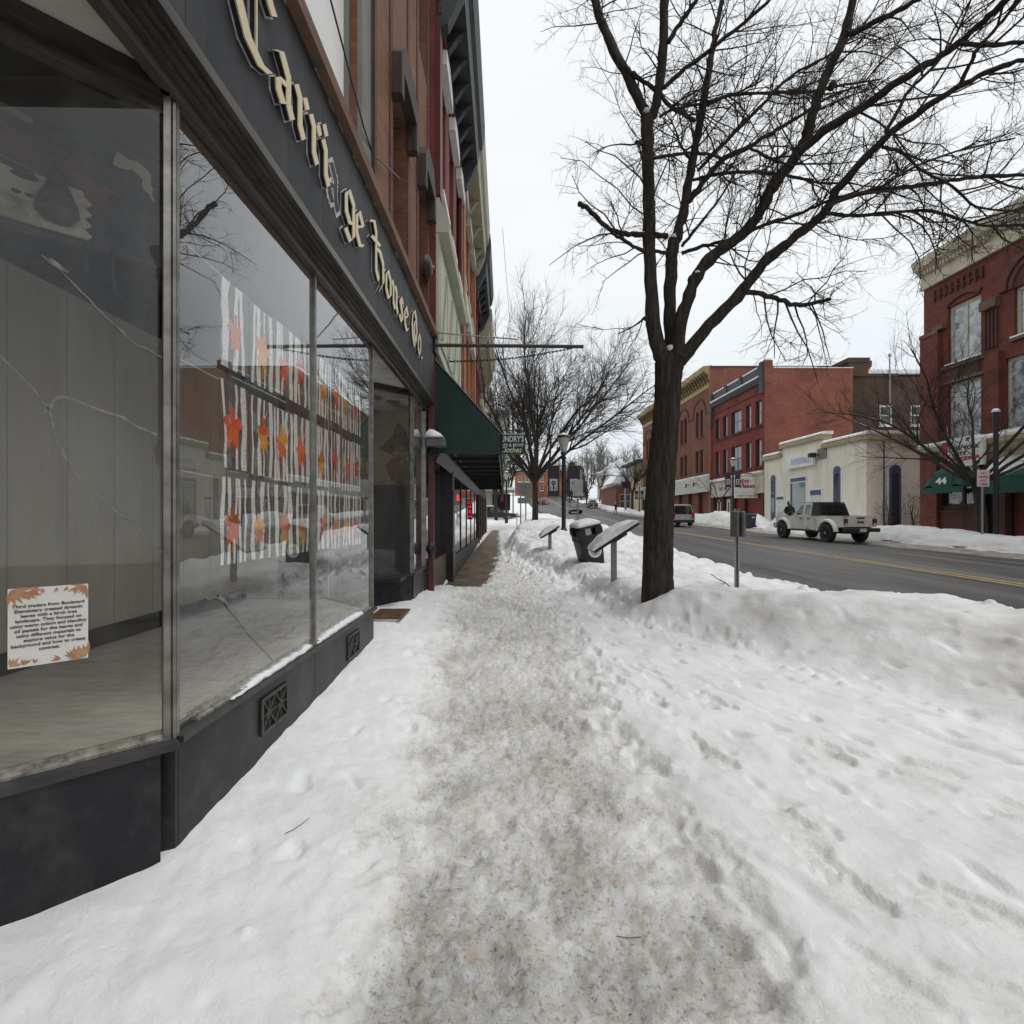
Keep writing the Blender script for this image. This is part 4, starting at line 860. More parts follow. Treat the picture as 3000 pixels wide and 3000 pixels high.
# shopfront of the same building: dark pub front with panes and neon
b = MB(FROW); b.box(Y0 + .05, 22.5, -.12, .02, 2.72, 3.2); b.prism([(.0, 2.45), (.10, 2.66), (.10, 2.73), (.0, 2.73)], Y0 + .05, 22.5, 0); b.build('shop_head', M('charcoal_board', (.035, .033, .034), .5, (.06, .057, .055), 4), t)
b = MB(FROW); b.tube([(8.9, .17, 2.76), (22.4, .17, 2.76)], .022, 6); b.build('gutter_rail', m_steel, t)
b = MB(FROW); b.box(Y0 + .1, 11.3, -.35, -.1, -.1, .72); b.build('stall_riser', M('brown_tile', (.10, .065, .05), .5, (.07, .045, .035), 8), t)
g = MB(FROW); g.box(Y0 + .15, 11.2, -.22, -.2, .72, 2.44); g.build('display_pane', M('pub_glass', (.015, .015, .015), .01, spec=1, coat=1), t)
b = MB(FROW); b.box(11.25, 11.65, -.24, .02, -.1, 2.7); b.box(11.2, 11.7, .021, .05, -.1, .75); b.box(11.27, 11.63, .022, .04, .8, 2.1); b.build('pier', M('black_panelled_wood', (.02, .018, .018), .35, (.04, .035, .033), 5), t)
b = MB(FROW); b.box(11.3, 11.6, .022, .03, 2.12, 2.55); b.build('notice_board', M('dull_gold_board', (.26, .22, .12), .6), t)
b = MB(FROW)
for k in range(6): b.box(11.72 + k * 2.05, 11.80 + k * 2.05, -.06, .0, .6, 2.45)
split_build(b, 'glazing_post', m_black, t); b = MB(FROW); b.box(11.66, 22.4, -.12, .02, -.1, .618); b.build('stall_board', m_black, t)
g = MB(FROW); g.box(11.7, 21.0, -.04, -.02, .62, 2.45); g.build('display_pane', MATS['pub_glass'], t)
TT = frame((-.16 - 1.184 - .0133 * 11, 11.2), (1, 0), (0, -1))
neon = M('neon_red', (.6, .02, .04), .4, emit=((1, .03, .06), .8))
sg = thing('neon_open_sign', 'red neon open sign behind the dark pub window', 'neon sign', (-1.4, 13.0, 1.9))
b = MB(frame((-1.184 - .0133 * 13 - .03, 13.0), (0, 1), (1, 0))); b.text('OPEN', .22, (0, .012, 1.92), None, .006, bold=.004); b.build('tubing', neon, sg); b = MB(frame((-1.184 - .0133 * 13 - .03, 13.0), (0, 1), (1, 0))); b.box(-.4, .4, 0, .01, 1.87, 2.12); b.build('backboard', m_black, sg)
sg = thing('hanging_neon_sign', 'tall narrow red neon sign in the far end of the pub window', 'neon sign', (-1.3, 17.5, 1.5))
b = MB(frame((-1.184 - .0133 * 17.5, 17.5), (1, 0), (0, -1)))
for k, ch in enumerate('OPEN'): b.text(ch, .15, (.0, .04, 1.95 - k * .16), None, .004, bold=.002)
b.build('tubing', neon, sg); b = MB(frame((-1.184 - .0133 * 17.5, 17.5), (1, 0), (0, -1))); b.box(-.07, .07, .0, .03, 1.42, 2.1); b.build('backboard', m_black, sg)
# green corrugated awning
t = thing('metal_awning', 'dark green corrugated metal awning sloping out over the sidewalk', 'awning', (-.8, 15, 2.6))
m_green = M('green_enamel_metal', (.010, .046, .033), .42, (.007, .032, .023), 3, spec=.4)
def rib(n0, n1, f, k):   # trapezoid corrugation along n
    out = []; w = (n1 - n0) / k
    for i in range(k): out += [(n0 + i * w, 0), (n0 + (i + .5) * w, 0), (n0 + (i + .56) * w, f), (n0 + (i + .94) * w, f)]
    return out + [(n1, 0)]
ZB, ZT, ZF = 2.62, 4.15, 2.88; nO = 1.10
pr_ = rib(.0, nO, .014, 26); b = MB(FROW)
top = lambda n: ZT + (ZF - ZT) * n / nO
for (p, q) in zip(pr_[:-1], pr_[1:]):
    b.add([(8.76 - p[1], p[0], ZB), (8.76 - q[1], q[0], ZB), (8.76 - q[1], q[0], top(q[0])), (8.76 - p[1], p[0], top(p[0]))], [(0, 1, 2, 3)])
b.box(8.745, 8.78, 0, nO + .004, ZB - .03, ZB - .001)
b.build('side_cheek', m_green, t)
b = MB(FROW); pr_ = rib(8.77, 21.9, .02, 120)
for (p, q) in zip(pr_[:-1], pr_[1:]):
    b.add([(p[0], 0, ZT + p[1]), (q[0], 0, ZT + q[1]), (q[0], nO, ZF + q[1]), (p[0], nO, ZF + p[1])], [(0, 1, 2, 3)])
    b.add([(p[0], nO + p[1], ZB), (q[0], nO + q[1], ZB), (q[0], nO + q[1], ZF), (p[0], nO + p[1], ZF)], [(3, 2, 1, 0)])
b.box(8.78, 21.9, nO - .03, nO - .006, ZB - .06, ZB); b.build('roof_sheet', m_green, t)
b = MB(FROW); b.tube([(8.77, -.02, ZT + .03), (8.77, nO + .02, ZF + .035)], .028, 5); b.tube([(8.77, nO + .02, ZF + .035), (8.77, nO + .02, ZB - .02)], .02, 5); b.build('edge_trim', m_black, t)
b = MB(FROW)
for k in range(12): b.box(9.4 + k * 1.1, 9.46 + k * 1.1, .02, nO - .05, 2.66, 2.74)
b.box(8.85, 21.8, .02, nO - .06, 2.76, 2.78); b.build('underside_rafters', M('underside', (.03, .03, .03), .8), t)
b = MB(FROW); b.box(21.85, 21.93, nO - .12, nO + .01, ZB - .45, ZF - .1); b.build('end_board', M('red_end_board', (.25, .05, .045), .6), t)
# further facades of the row
hol = [(13.9 + 1.7 * k, 14.8 + 1.7 * k, z, z + 2.1) for k in range(3) for z in (5.0, 8.2)]
t = row_building('beige_cornice_building', 'brick building with orange pilaster and deep beige panelled cornice', FROW, 13.31, 18.9, 3.25, 11.5, 12, m_orangeb, hol, m_white, (-3, 16, .4), m_blind, trim=m_cream)
c = cornice(t, FROW, 13.33, 18.88, 11.0, 1.5, .62, m_tan, 1.2)
b = MB(FROW); b.box(13.32, 13.75, .002, .12, 3.3, 10.3); b.box(18.5, 18.89, .002, .1, 3.3, 10.3); b.build('pilaster', M('orange_pilaster', (.42, .17, .07), .75, (.34, .13, .06), 3), t)
b = MB(FROW); b.box(13.76, 18.49, .002, .05, 3.5, 4.8); b.box(13.76, 18.49, .002, .09, 7.3, 7.9); b.build('cream_panelling', m_cream, t)
hol = [(19.4 + 1.4 * k, 20.2 + 1.4 * k, z, z + 2.1) for k in range(3) for z in (5.0, 8.0)]
t = row_building('slate_cornice_building', 'narrow maroon building with bracketed slate cornice in the left row', FROW, 18.91, 23.2, 3.3, 11.0, 12, m_redp, hol, m_white, (-3, 21, .5), m_blind, trim=m_maroon)
cornice(t, FROW, 18.93, 23.18, 10.6, 1.4, .66, m_slate, .7)
hol = [(23.9 + 1.6 * k, 24.8 + 1.6 * k, z, z + 2.0) for k in range(4) for z in (4.7, 7.4)]
t = row_building('tan_bracket_building', 'last dark brick building of the left row with tan scrolled brackets', FROW, 23.21, 30.6, 2.8, 10.2, 12, m_dkbrick, hol, m_white, (-3, 27, .6), m_glassd, trim=m_tan)
cornice(t, FROW, 23.23, 30.58, 9.75, 1.2, .6, m_tan, .48)
b = MB(FROW); b.box(22.5, 30.6, -.4, .0, .2, .9); b.box(22.5, 30.6, -.3, .05, 2.5, 2.8)
for u in (22.5, 24.2, 26, 27.8, 29.6, 30.3): b.box(u, u + .3, -.3, .06, .1, 2.5)
b.build('shopfront', M('brown_shopfront', (.07, .035, .028), .5, (.045, .025, .022), 5), t)
g = MB(FROW); g.box(22.8, 30.3, -.2, -.18, .9, 2.5); g.build('display_pane', MATS['pub_glass'], t)
b = MB(FROW); b.box(30.25, 30.6, .061, .1, .3, 2.8); b.build('end_pier', M('tan_pier', (.40, .30, .17), .7), t)
# projecting sign of the clothes shop
t = thing('clothes_shop_sign', 'dark green hanging sign reading clothes under an iron bar beyond the awning', 'sign', (-.2, 22.2, 4.2))
TS = frame((0, 22.2), (1, 0), (0, -1)); b = MB(TS); b.cbox(-1.1, .58, -.05, .05, 4.22, 5.08, .02); b.build('board', M('bottle_green_board', (.012, .036, .026), .4), t)
b = MB(TS); b.text("UNDRY'S", .36, (.02, .054, 4.76), 1.0, .006, bold=.008); b.text("MEN'S & BOYS'", .17, (-.08, .054, 4.56), 1.18, .005, bold=.004); b.build('painted_letters', M('sign_cream', (.62, .66, .6), .5), t)
b = MB(TS); b.text("Clothes", .34, (-.05, .054, 4.30), .95, .006, ital=.35, bold=.004); b.build('script_letters', M('sign_yellowish', (.62, .66, .42), .5), t)
b = MB(TS); b.tube([(-1.45, 0, 5.26), (.5, 0, 5.26)], .02, 6); b.tube([(-.9, 0, 5.26), (-.9, 0, 5.06)], .012, 5); b.tube([(.45, 0, 5.26), (.45, 0, 5.06)], .012, 5); b.tube([(-1.45, 0, 4.05), (.2, 0, 4.05)], .014, 5); b.build('iron_bracket', m_black, t)
b = MB(TS); b.box(-1.08, .56, -.045, .045, 5.083, 5.11); b.build('snow_cap', m_snow, t)
# ================================================================== buildings past the crossing
m_pale = M('pale_cream_clapboard', (.55, .54, .45), .7, (.46, .45, .38), 1.5, stretch=(1, 1, 8))
def plain(name, label, x0, x1, y0, y1, zt, wallm, wins=(), roofm=None, winm=None, overhang=0, cat='building', lab=None, base=None):
    zb = zrf(y0) - 1 if base is None else base
    t = thing(name, label, cat, ((x0 + x1) / 2, (y0 + y1) / 2, zb)); T = frame((0, y0)); b = MB(T)
    wall_open(b, x0, x1, zb, zt, [w for w in wins], .2, 0); b.box(x0, x1, -(y1 - y0), -.215, zb, zt - .05); b.build('wall', wallm, t)
    for w in wins: window(t, T, w, -.15, winm or m_white, m_glassd, 1, 2, .09, .08)
    b = MB(T); o = overhang + .15; b.box(x0 - o, x1 + o, -(y1 - y0), o, zt, zt + .35); b.build('roof', roofm or m_slate, t)
    b = MB(T); b.box(x0 - o + .05, x1 + o - .05, -(y1 - y0), o - .05, zt + .353, zt + .55); b.build('roof_snow', m_snow, t)
    return t
# pale tall house at the left end of the street (front faces the street on its right side)
zb = zrf(62)
t = plain('tall_cream_house', 'tall pale cream house with pedimented side bay at the left end of the street', -9, -2.6, 60, 72, 16.2, m_pale, [(-4.6, -3.5, 12.4, 14.6)], m_pale, overhang=.1)
T = frame((0, 60)); b = MB(T); b.box(-2.6, -.55, -8, -.02, 0, 13.6); b.build('bay', m_pale, t)
b = MB(T); b.box(-2.7, -.3, -8, .25, 13.6, 14.0); b.box(-2.65, -.4, -7.9, .12, 13.2, 13.6); b.build('bay_cornice', M('olive_trim', (.2, .19, .14), .7), t)
b = MB(T); b.box(-1.9, -.85, -.018, .06, 5.0, 9.0); b.box(-2.2, -.55, .002, .16, 9.0, 9.4); b.prism([(-2.3, 9.4), (-.45, 9.4), (-1.37, 10.3)], .0, .2, 1); b.build('pediment_surround', M('olive_stone', (.27, .255, .2), .7, (.2, .19, .15), 3), t)
b = MB(T); b.box(-1.7, -1.05, .062, .08, 5.2, 8.8); b.build('window_pane', M('pale_glass', (.4, .43, .42), .1), t)
b = MB(T); b.box(-3.6, .3, .0, 1.8, 4.35, 4.6); b.box(.05, .2, 1.5, 1.65, 1.5, 4.35); b.box(-3.4, -3.2, 1.5, 1.7, 1.5, 4.35); b.build('porch', M('porch_grey', (.22, .22, .2), .7), t)
b = MB(T); b.box(-3.6, .3, .0, 1.8, 4.602, 4.85); b.build('porch_snow', m_snow, t)
b = MB(T); b.box(-2.3, -.2, .02, .04, 2.3, 4.2); b.build('doorway', m_dark, t)
# far brick block where the street bends
t = plain('far_orange_brick_building', 'low orange brick building closing the far end of the street', 1.0, 22, 168, 185, 16.4, M('far_orange_brick', (.42, .15, .07), .85, (.3, .12, .07), .5, brick=dict(mc=(.3, .16, .1))), [(2 + 2.4 * k, 3.2 + 2.4 * k, z, z + 1.7) for k in range(8) for z in (10.2, 13.2)], m_slate)
t = plain('far_low_brick_shop', 'low brick shop with snowy flat roof on the far right corner', 19.5, 31, 96, 112, 7.3, M('far_red_brick', (.25, .085, .06), .85, (.19, .07, .05), 1, brick=dict(mc=(.2, .12, .1))), [(20.2, 22.2, 3.2, 5.8), (23.4, 25.6, 3.2, 5.8)], m_greyp)
b = MB(frame((0, 96))); b.prism([(18.6, 7.86), (27.5, 7.86), (26.4, 9.9), (20.2, 9.9)], -9, .4, 1); b.build('sloped_snow_roof', m_snow, t)
t = plain('far_yellow_house', 'pale yellow house with dark wide eaves beyond the arched brick building', 22.2, 34, 88, 100, 11.0, M('pale_yellow_wall', (.48, .40, .24), .75, (.38, .31, .2), 1.5), [(22.8, 23.7, 7.2, 9.4), (24.6, 25.5, 7.2, 9.4)], m_slate, overhang=.9)
t = plain('far_white_roofed_house', 'distant house with a steep snowy roof behind the street trees', 27, 36, 150, 162, 14.0, m_pale, [(28.2, 29.6, 10.6, 12.6), (31.5, 32.9, 10.6, 12.6)], m_snow, overhang=.4)
b = MB(frame((0, 150))); b.prism([(26.2, 14.6), (36.8, 14.6), (31.5, 18.5)], -12, .5, 1); b.build('gable_roof', m_snow, t)
# ================================================================== buildings across the street
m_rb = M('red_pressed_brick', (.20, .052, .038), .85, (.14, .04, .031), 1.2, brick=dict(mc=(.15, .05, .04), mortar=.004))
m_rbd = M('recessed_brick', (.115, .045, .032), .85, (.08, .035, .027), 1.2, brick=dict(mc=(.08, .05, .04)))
m_stone = M('tan_sandstone', (.40, .33, .215), .8, (.30, .25, .165), 1.4, stain=(2.5, (.20, .17, .12)), bump=(18, .01))
m_brst = M('brown_sandstone', (.15, .095, .07), .85, (.11, .07, .052), 2, bump=(20, .01))
m_tree_pane = M('bright_street_pane', (.36, .39, .40), .04, (.10, .115, .11), 2.2, coat=1, spec=1, ramp=(.42, .60))
# ---- ornate red brick block at the right edge
t = thing('ornate_brick_building', 'tall ornate red brick building with cream cornice and green awnings at right', 'building', (26, 22, .4))
b = MB(FR); U0, U1 = -14, 27.42
hol = [(24.15, 25.95, 9.15, 12.1), (24.15, 25.95, 5.35, 8.2), (20.6, 23.0, 5.35, 8.6), (14, 17, 5.35, 8.6), (20.4, 22.6, 9.4, 11.6), (14, 17, 9.4, 11.6), (8, 11, 5.35, 8.6), (8, 11, 9.4, 11.6), (1, 4, 5.35, 8.6), (1, 4, 9.4, 11.6), (-6, -3, 5.35, 8.6), (-6, -3, 9.4, 11.6)]
wall_open(b, U0, U1, 5.2, 13.6, hol, .3, 0); b.box(U0, U1, -16, -.32, .2, 13.6)
b.build('wall', m_rb, t)
b = MB(FR)
b.box(26.3, U1 - .004, .002, .22, .3, 11.0); b.box(23.1, 23.8, .002, .2, 5.2, 9.0); b.box(26.28, 26.9, .222, .3, .3, 5.1); b.box(17.4, 18.4, .002, .2, 5.2, 13); split_build(b, 'pilaster', m_rb, t)
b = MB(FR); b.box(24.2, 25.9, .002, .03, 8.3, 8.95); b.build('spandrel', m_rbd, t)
b = MB(FR)
b.box(23.9, 26.25, .002, .12, 8.96, 9.12); b.box(23.9, 26.25, .002, .1, 8.22, 8.36); b.box(26.28, U1 - .006, .2225, .27, 10.95, 11.15); b.box(23.2, 24.0, .0025, .26, 11.1, 11.5); b.box(26.0, 26.6, .0025, .25, 11.1, 11.35)
split_build(b, 'stone_course', m_brst, t)
# corbel rows under the cornice
b = MB(FR)
for k in range(9):
    u = 24.0 + k * .33; b.box(u, u + .11, .002, .1, 12.75, 13.3)
b.box(24.0, 26.75, .0025, .07, 12.92, 13.0); b.build('corbel_row', m_rbd, t)
# segmental hood over the upper window and the big round arch beside it
def ring(mb, uc, zc, r0, r1, a0, a1, n0, n1, K=14):
    for i in range(K):
        p, q = a0 + (a1 - a0) * i / K, a0 + (a1 - a0) * (i + 1) / K
        poly = [(uc + r0 * math.cos(p), zc + r0 * math.sin(p)), (uc + r1 * math.cos(p), zc + r1 * math.sin(p)), (uc + r1 * math.cos(q), zc + r1 * math.sin(q)), (uc + r0 * math.cos(q), zc + r0 * math.sin(q))]
        mb.prism(poly, n0, n1, 1)
b = MB(FR); ring(b, 25.05, 10.9, 1.5, 1.72, .95, 2.19, .003, .1); ring(b, 21.6, 11.6, 1.25, 1.6, 0, math.pi, .003, .16); ring(b, 21.6, 11.6, 1.0, 1.2, 0, math.pi, .004, .09); split_build(b, 'arch_mould', M('dark_terracotta', (.115, .04, .03), .8, (.085, .032, .026), 4), t)
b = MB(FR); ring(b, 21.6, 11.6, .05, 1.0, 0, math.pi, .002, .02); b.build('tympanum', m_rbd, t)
b = MB(FR)
for k in range(4): b.box(23.3 + .18 * k, 23.4 + .18 * k, .0, .09, 9.3, 11.0)
b.build('brick_fluting', m_rbd, t)
for h in hol: window(t, FR, h, -.22, M('cream_sash', (.48, .45, .37), .6, (.38, .36, .3), 5), m_tree_pane, 2, 1, .14, .12, m_brst)
c = MB(FR); c.prism([(.0, 13.6), (.16, 13.6), (.18, 13.78), (.1, 13.8), (.1, 14.3), (.2, 14.32), (.26, 14.5), (.5, 14.62), (.62, 14.95), (.62, 15.08), (.0, 15.15)], U0, U1 + .1, 0); c.build('cornice', M('cream_cornice', (.50, .45, .34), .7, (.40, .355, .27), 1.6), t)
c = MB(FR)
for k in range(90): u = 10 + k * .195; c.box(u, u + .1, .2, .33, 14.32, 14.5)
c.build('dentils', MATS['cream_cornice'], t)
c = MB(FR); c.prism([(.61, 15.085), (.3, 15.2), (.0, 15.2), (.0, 15.155), (.6, 15.082)], U0, U1 + .08, 0); c.build('gutter', m_slate, t)
b = MB(FR); b.prism([(.0, 4.15), (.12, 4.15), (.14, 4.4), (.2, 4.5), (.2, 4.75), (.34, 4.9), (.36, 5.1), (.0, 5.2)], U0, U1 + .03, 0); b.build('stone_belt', m_stone, t)
b = MB(FR); b.prism([(.0, 5.2), (.34, 5.11), (.36, 5.2), (.2, 5.34), (.0, 5.38)], 8.2, 24.4, 0); b.prism([(.23, 5.2), (.36, 5.11), (.38, 5.22), (.26, 5.34)], 24.6, 27.4, 0); b.build('belt_snow', m_snow, t)
# ground floor: dark opening, takeaway window and doors
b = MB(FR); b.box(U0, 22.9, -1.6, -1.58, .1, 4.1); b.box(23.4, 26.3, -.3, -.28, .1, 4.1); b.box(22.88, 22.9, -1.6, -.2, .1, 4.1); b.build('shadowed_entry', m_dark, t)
b = MB(FR); b.box(22.9, 23.4, -.3, .1, .2, 4.14); b.box(24.0, 26.28, -.25, .12, .2, 1.75); b.box(24.0, 26.28, -.2, .16, 1.75, 1.85); b.box(24.0, 26.28, -.2, .05, 1.86, 2.05); b.build('stall_riser', m_rbd, t)
w = MB(FR); w.box(24.0, 26.28, -.15, -.05, 2.05, 2.15); w.box(24.0, 26.28, -.15, -.05, 3.15, 3.3); w.box(25.05, 25.2, -.15, -.048, 2.15, 3.15); w.box(24.0, 24.08, -.15, -.05, 2.15, 3.15); w.box(26.2, 26.28, -.15, -.05, 2.15, 3.15); w = w.build('takeaway_window', m_black, t)
g = MB(FR); g.box(24.05, 26.2, -.12, -.1, 2.1, 3.2); g.build('pane', m_glassd, w)
for u, txt in ((24.58, ('PLEASE', 'ORDER', 'INSIDE')), (25.7, ('NOW', 'OPEN'))):
    t2 = thing('window_paper', 'white paper notice in the takeaway window, %s' % ('nearer the tree trunk' if u < 25 else 'toward the cream building'), 'notice', tuple((FR[:, :3] @ np.array([u, -.09, 2.25]) + FR[:, 3])), 'papers in the takeaway window')
    b = MB(FR); b.box(u - .27, u + .27, -.098, -.09, 2.2, 2.68); b.build('sheet', m_white, t2)
    b = MB(FR @ np.array([[-1, 0, 0, 2 * u], [0, 1, 0, 0], [0, 0, 1, 0], [0, 0, 0, 1.]]))
    for k, s_ in enumerate(txt): b.text(s_, .1, (u, -.087, 2.55 - .13 * k), .36, .002)
    b.build('print', M('grey_print', (.15, .15, .16), .7), t2)
def FRX(u): return FR @ np.array([[-1, 0, 0, 2 * u], [0, 1, 0, 0], [0, 0, 1, 0], [0, 0, 0, 1.]])   # so that writing reads left to right from the street
m_gaw = M('green_canvas', (.020, .085, .066), .8, (.014, .06, .048), 4, bump=(40, .003))
t = thing('domed_awning', 'green domed canvas awning numbered 44 over the takeaway window', 'awning', tuple(FR[:, :3] @ np.array([25.2, .4, 2.9]) + FR[:, 3]))
rings = []; uc = 25.2
for i in range(9):
    a = i / 8; n_ = .95 * math.sin(a * math.pi / 2); ring_ = []
    for j in range(15):
        p = math.pi * j / 14; hw = 1.28; 
        ring_.append((uc + hw * math.cos(p) * (1 - .12 * a), n_ + .02, 2.95 + (1.28 * math.sin(p)) * math.cos(a * math.pi / 2 * .92)))
    rings.append(ring_)
b = MB(FR); b.loft(rings, caps=False, closed=False); b.build('canopy', m_gaw, t, smooth=True)
def valance(mb, u0, u1, n, z0, z1, k):
    for i in range(k):
        a = u0 + (u1 - u0) * i / k; c = u0 + (u1 - u0) * (i + 1) / k
        poly = [(a, z1), (a, z0 + .05)] + [(a + (c - a) * j / 6, z0 + .05 - .05 * math.sin(math.pi * j / 6)) for j in range(1, 6)] + [(c, z0 + .05), (c, z1)]
        mb.prism(poly, n, n + .012, 1)
b = MB(FR); valance(b, uc - 1.14, uc + 1.14, .96, 2.66, 2.97, 11); b.build('scalloped_valance', m_gaw, t)
b = MB(FRX(uc)); b.text('44', .42, (uc - .02, .985, 3.14), .62, .01, bold=.02); b.build('number', M('awning_white', (.7, .72, .68), .7), t)
b = MB(FR); b.box(uc - .6, uc + .6, .955, .975, 2.98, 3.62) ; b.build('number_panel', m_gaw, t)
b = MB(FR); rings = []
for j in range(1, 9):
    p = math.pi * (.52 + .40 * j / 9); q = (uc + 1.26 * math.cos(p), 2.98 + 1.30 * math.sin(p)); rings.append([(q[0], .02, q[1]), (q[0] * 1 + .0, .40, q[1] - .05), (q[0], .36, q[1] + .09), (q[0], .04, q[1] + .12)])
b.loft(rings); b.build('snow_cap', m_snow, t, smooth=True)
t = thing('long_awning', 'long green scalloped awning carrying snow at the right edge', 'awning', tuple(FR[:, :3] @ np.array([19, .7, 2.8]) + FR[:, 3]))
b = MB(FR); b.prism([(.02, 4.1), (1.35, 3.25), (1.35, 3.2), (.02, 4.02)], 12, 23.1, 0); b.prism([(1.335, 3.2), (1.35, 3.2), (1.36, 2.72), (1.345, 2.72)], 12, 23.1, 0); b.build('canopy', m_gaw, t)
b = MB(FR); valance(b, 12, 23.1, 1.362, 2.5, 2.75, 44); b.build('scalloped_valance', m_gaw, t)
b = MB(FR); rings = []
for k in range(40):
    u = 12 + 11.0 * k / 39; j = .06 * rr.rand() + (.4 if abs(u - 20.8) < .6 else 0); rings.append([(u, .1, 4.08), (u, 1.33 - j, 3.28 + j * .62), (u, 1.22 - j, 3.5 + j * .5), (u, .12, 4.22)])
b.loft(rings); b.build('snow_cap', m_snow, t, smooth=True)
# the pizzeria sign standing out from the facade
t = thing('pizzeria_sign', 'white pizzeria sign with red side panel fixed above the domed awning', 'sign', tuple(FR[:, :3] @ np.array([24.2, .6, 4.2]) + FR[:, 3]))
us = 24.4
b = MB(FR); b.cbox(us - .95, us + .92, .40, .58, 3.92, 4.98, .02); b.build('board', M('sign_white', (.66, .64, .60), .5), t)
b = MB(FR); b.box(us + .925, us + 1.2, .38, .6, 3.92, 5.2); b.build('red_panel', M('sign_red', (.40, .02, .03), .5), t)
b = MB(FRX(us)); b.text('NEW YORK', .25, (us, .584, 4.72), 1.6, .008, bold=.01); b.text('CITY', .22, (us - .2, .584, 4.47), .7, .008, bold=.01); b.text('99', .24, (us + .62, .584, 3.97), .4, .008, bold=.012); b.build('black_letters', m_black, t)
b = MB(FRX(us)); b.text('PIZZERIA', .23, (us + .03, .584, 4.22), 1.65, .008, bold=.01); b.build('red_letters', MATS['sign_red'], t)
b = MB(FR); b.box(us - .93, us + .9, .41, .57, 4.983, 5.1); b.build('snow_cap', m_snow, t)
b = MB(FR); b.tube([(us - .8, 0, 4.6), (us - .8, .4, 4.6)], .04, 5); b.tube([(us + .8, 0, 4.6), (us + .8, .4, 4.6)], .04, 5); b.build('bracket', m_black, t)
# ---- cream stucco shop
m_stuc = M('cream_stucco', (.75, .71, .61), .85, (.64, .60, .505), .8, bump=(60, .002), stain=(1.3, (.54, .50, .41)), stretch=(1, 1, .28))
m_blue = M('blue_paint', (.065, .10, .20), .55, (.05, .075, .15), 4)
t = thing('cream_stucco_shop', 'one storey cream stucco shop with stepped parapet and blue window trim', 'building', (27, 38, .6))
A, Bq = 31.75, 44.05
b = MB(FR); b.box(A, 36.0, -12, 0, .2, 6.3); b.box(36.0, 41.2, -12, 0, .2, 6.9); b.box(41.2, Bq, -12, 0, .2, 6.3); b.box(36.0, 41.2, -.5, .0, 6.9, 6.98)
b.build('wall', m_stuc, t)
b = MB(FR)
def cope(a, c, z): b.prism([(-.5, z), (.0, z), (.22, z + .02), (.26, z + .22), (.1, z + .34), (-.5, z + .34)], a, c, 0)
cope(A - .1, 35.95, 6.303); cope(35.85, 41.35, 6.983); cope(41.4, Bq, 6.303); b.box(A - .26, A - .003, -9, .24, 6.31, 6.64); b.build('parapet_coping', M('ochre_coping', (.40, .35, .2), .8, (.33, .29, .17), 3), t)
b = MB(FR)
for a, c, z in ((A - .2, 35.9, 6.645), (35.8, 41.4, 7.325), (41.45, Bq - .1, 6.645)): b.prism([(-.6, z), (.22, z - .005), (.22, z + .1), (.1, z + .2), (-.6, z + .22)], a, c, 0)
b.box(A - .24, A - .02, -9, .2, 6.645, 6.85); b.build('parapet_snow', m_snow, t)
def slit(parent, T, uc, z0, z1, hw):
    b = MB(T); K = 12; P = [(uc + hw, z0)] + [(uc + hw * math.cos(math.pi * i / K), z1 - hw + hw * math.sin(math.pi * i / K)) for i in range(K + 1)] + [(uc - hw, z0)]
    b.prism(P, .002, .05, 1); w = b.build('arched_window', m_blue, parent)
    b = MB(T); b.box(uc - hw * .62, uc + hw * .62, .0505, .056, z0 + .1, z1 - hw * 1.4); b.build('pane', m_glassd, w)
    b = MB(T); Q = [(uc + hw * .75 * math.cos(math.pi * i / K), z1 - hw * 1.15 + hw * .75 * math.sin(math.pi * i / K)) for i in range(K + 1)]; b.prism(Q, .0505, .056, 1); b.build('fanlight', M('dull_blue_glass', (.05, .06, .085), .3), w)
    b = MB(T); b.prism([(uc - hw - .14, z0), (uc - hw - .02, z0), (uc - hw - .02, z1 - hw), (uc - hw - .14, z1 - hw)], .002, .03, 1); b.prism([(uc + hw + .02, z0), (uc + hw + .14, z0), (uc + hw + .14, z1 - hw), (uc + hw + .02, z1 - hw)], .002, .03, 1); b.build('white_reveal', m_white, w)
slit(t, FR, 42.6, 1.3, 5.0, .36); slit(t, FR, 34.5, 1.3, 4.95, .36)
TS = frame((21.95, 31.69)); slit(t, TS, 1.75, .9, 4.75, .36)
for uc, hw, z0, z1, head, kind in ((39.0, 1.0, 1.0, 4.55, .32, 0), (41.5, .5, 1.4, 3.2, .26, 1), (36.8, .62, 2.2, 3.5, .4, 1)):
    b = MB(FR); b.box(uc - hw - .12, uc + hw + .12, .002, .03, z0 - .1, z1 + .1); b.box(uc - hw - .1, uc + hw + .1, .03, .06, z1 - head + .06, z1); w = b.build('display_window', m_white, t)
    b = MB(FR); b.box(uc - hw, uc + hw, .031, .075, z1 - head, z1 - .05); b.box(uc + hw - .2, uc + hw, .031, .07, z0, z1 - head - .1) if kind == 0 else None; b.build('blue_head', m_blue, w)
    b = MB(FR); b.box(uc - hw + .05, uc + hw - (.22 if kind == 0 else .05), .0305, .045, z0, z1 - head - .1); b.build('pane', M('curtained_green_glass', (.20, .245, .24), .12, (.15, .19, .19), 1, coat=.6) if kind == 0 else m_glassl, w)
b = MB(TS); b.tube([(1.0, .1, .4), (1.0, .1, 6.2)], .035, 5); b.build('downpipe', m_black, t)
t2 = thing('painted_shop_sign', 'white horizontal sign with blurred blue lettering on the cream shop', 'sign', tuple(FR[:, :3] @ np.array([38.2, .2, 5.2]) + FR[:, 3]))
b = MB(FR); b.cbox(36.75, 40.2, .06, .3, 5.25, 6.2, .03); b.build('board', m_white, t2)
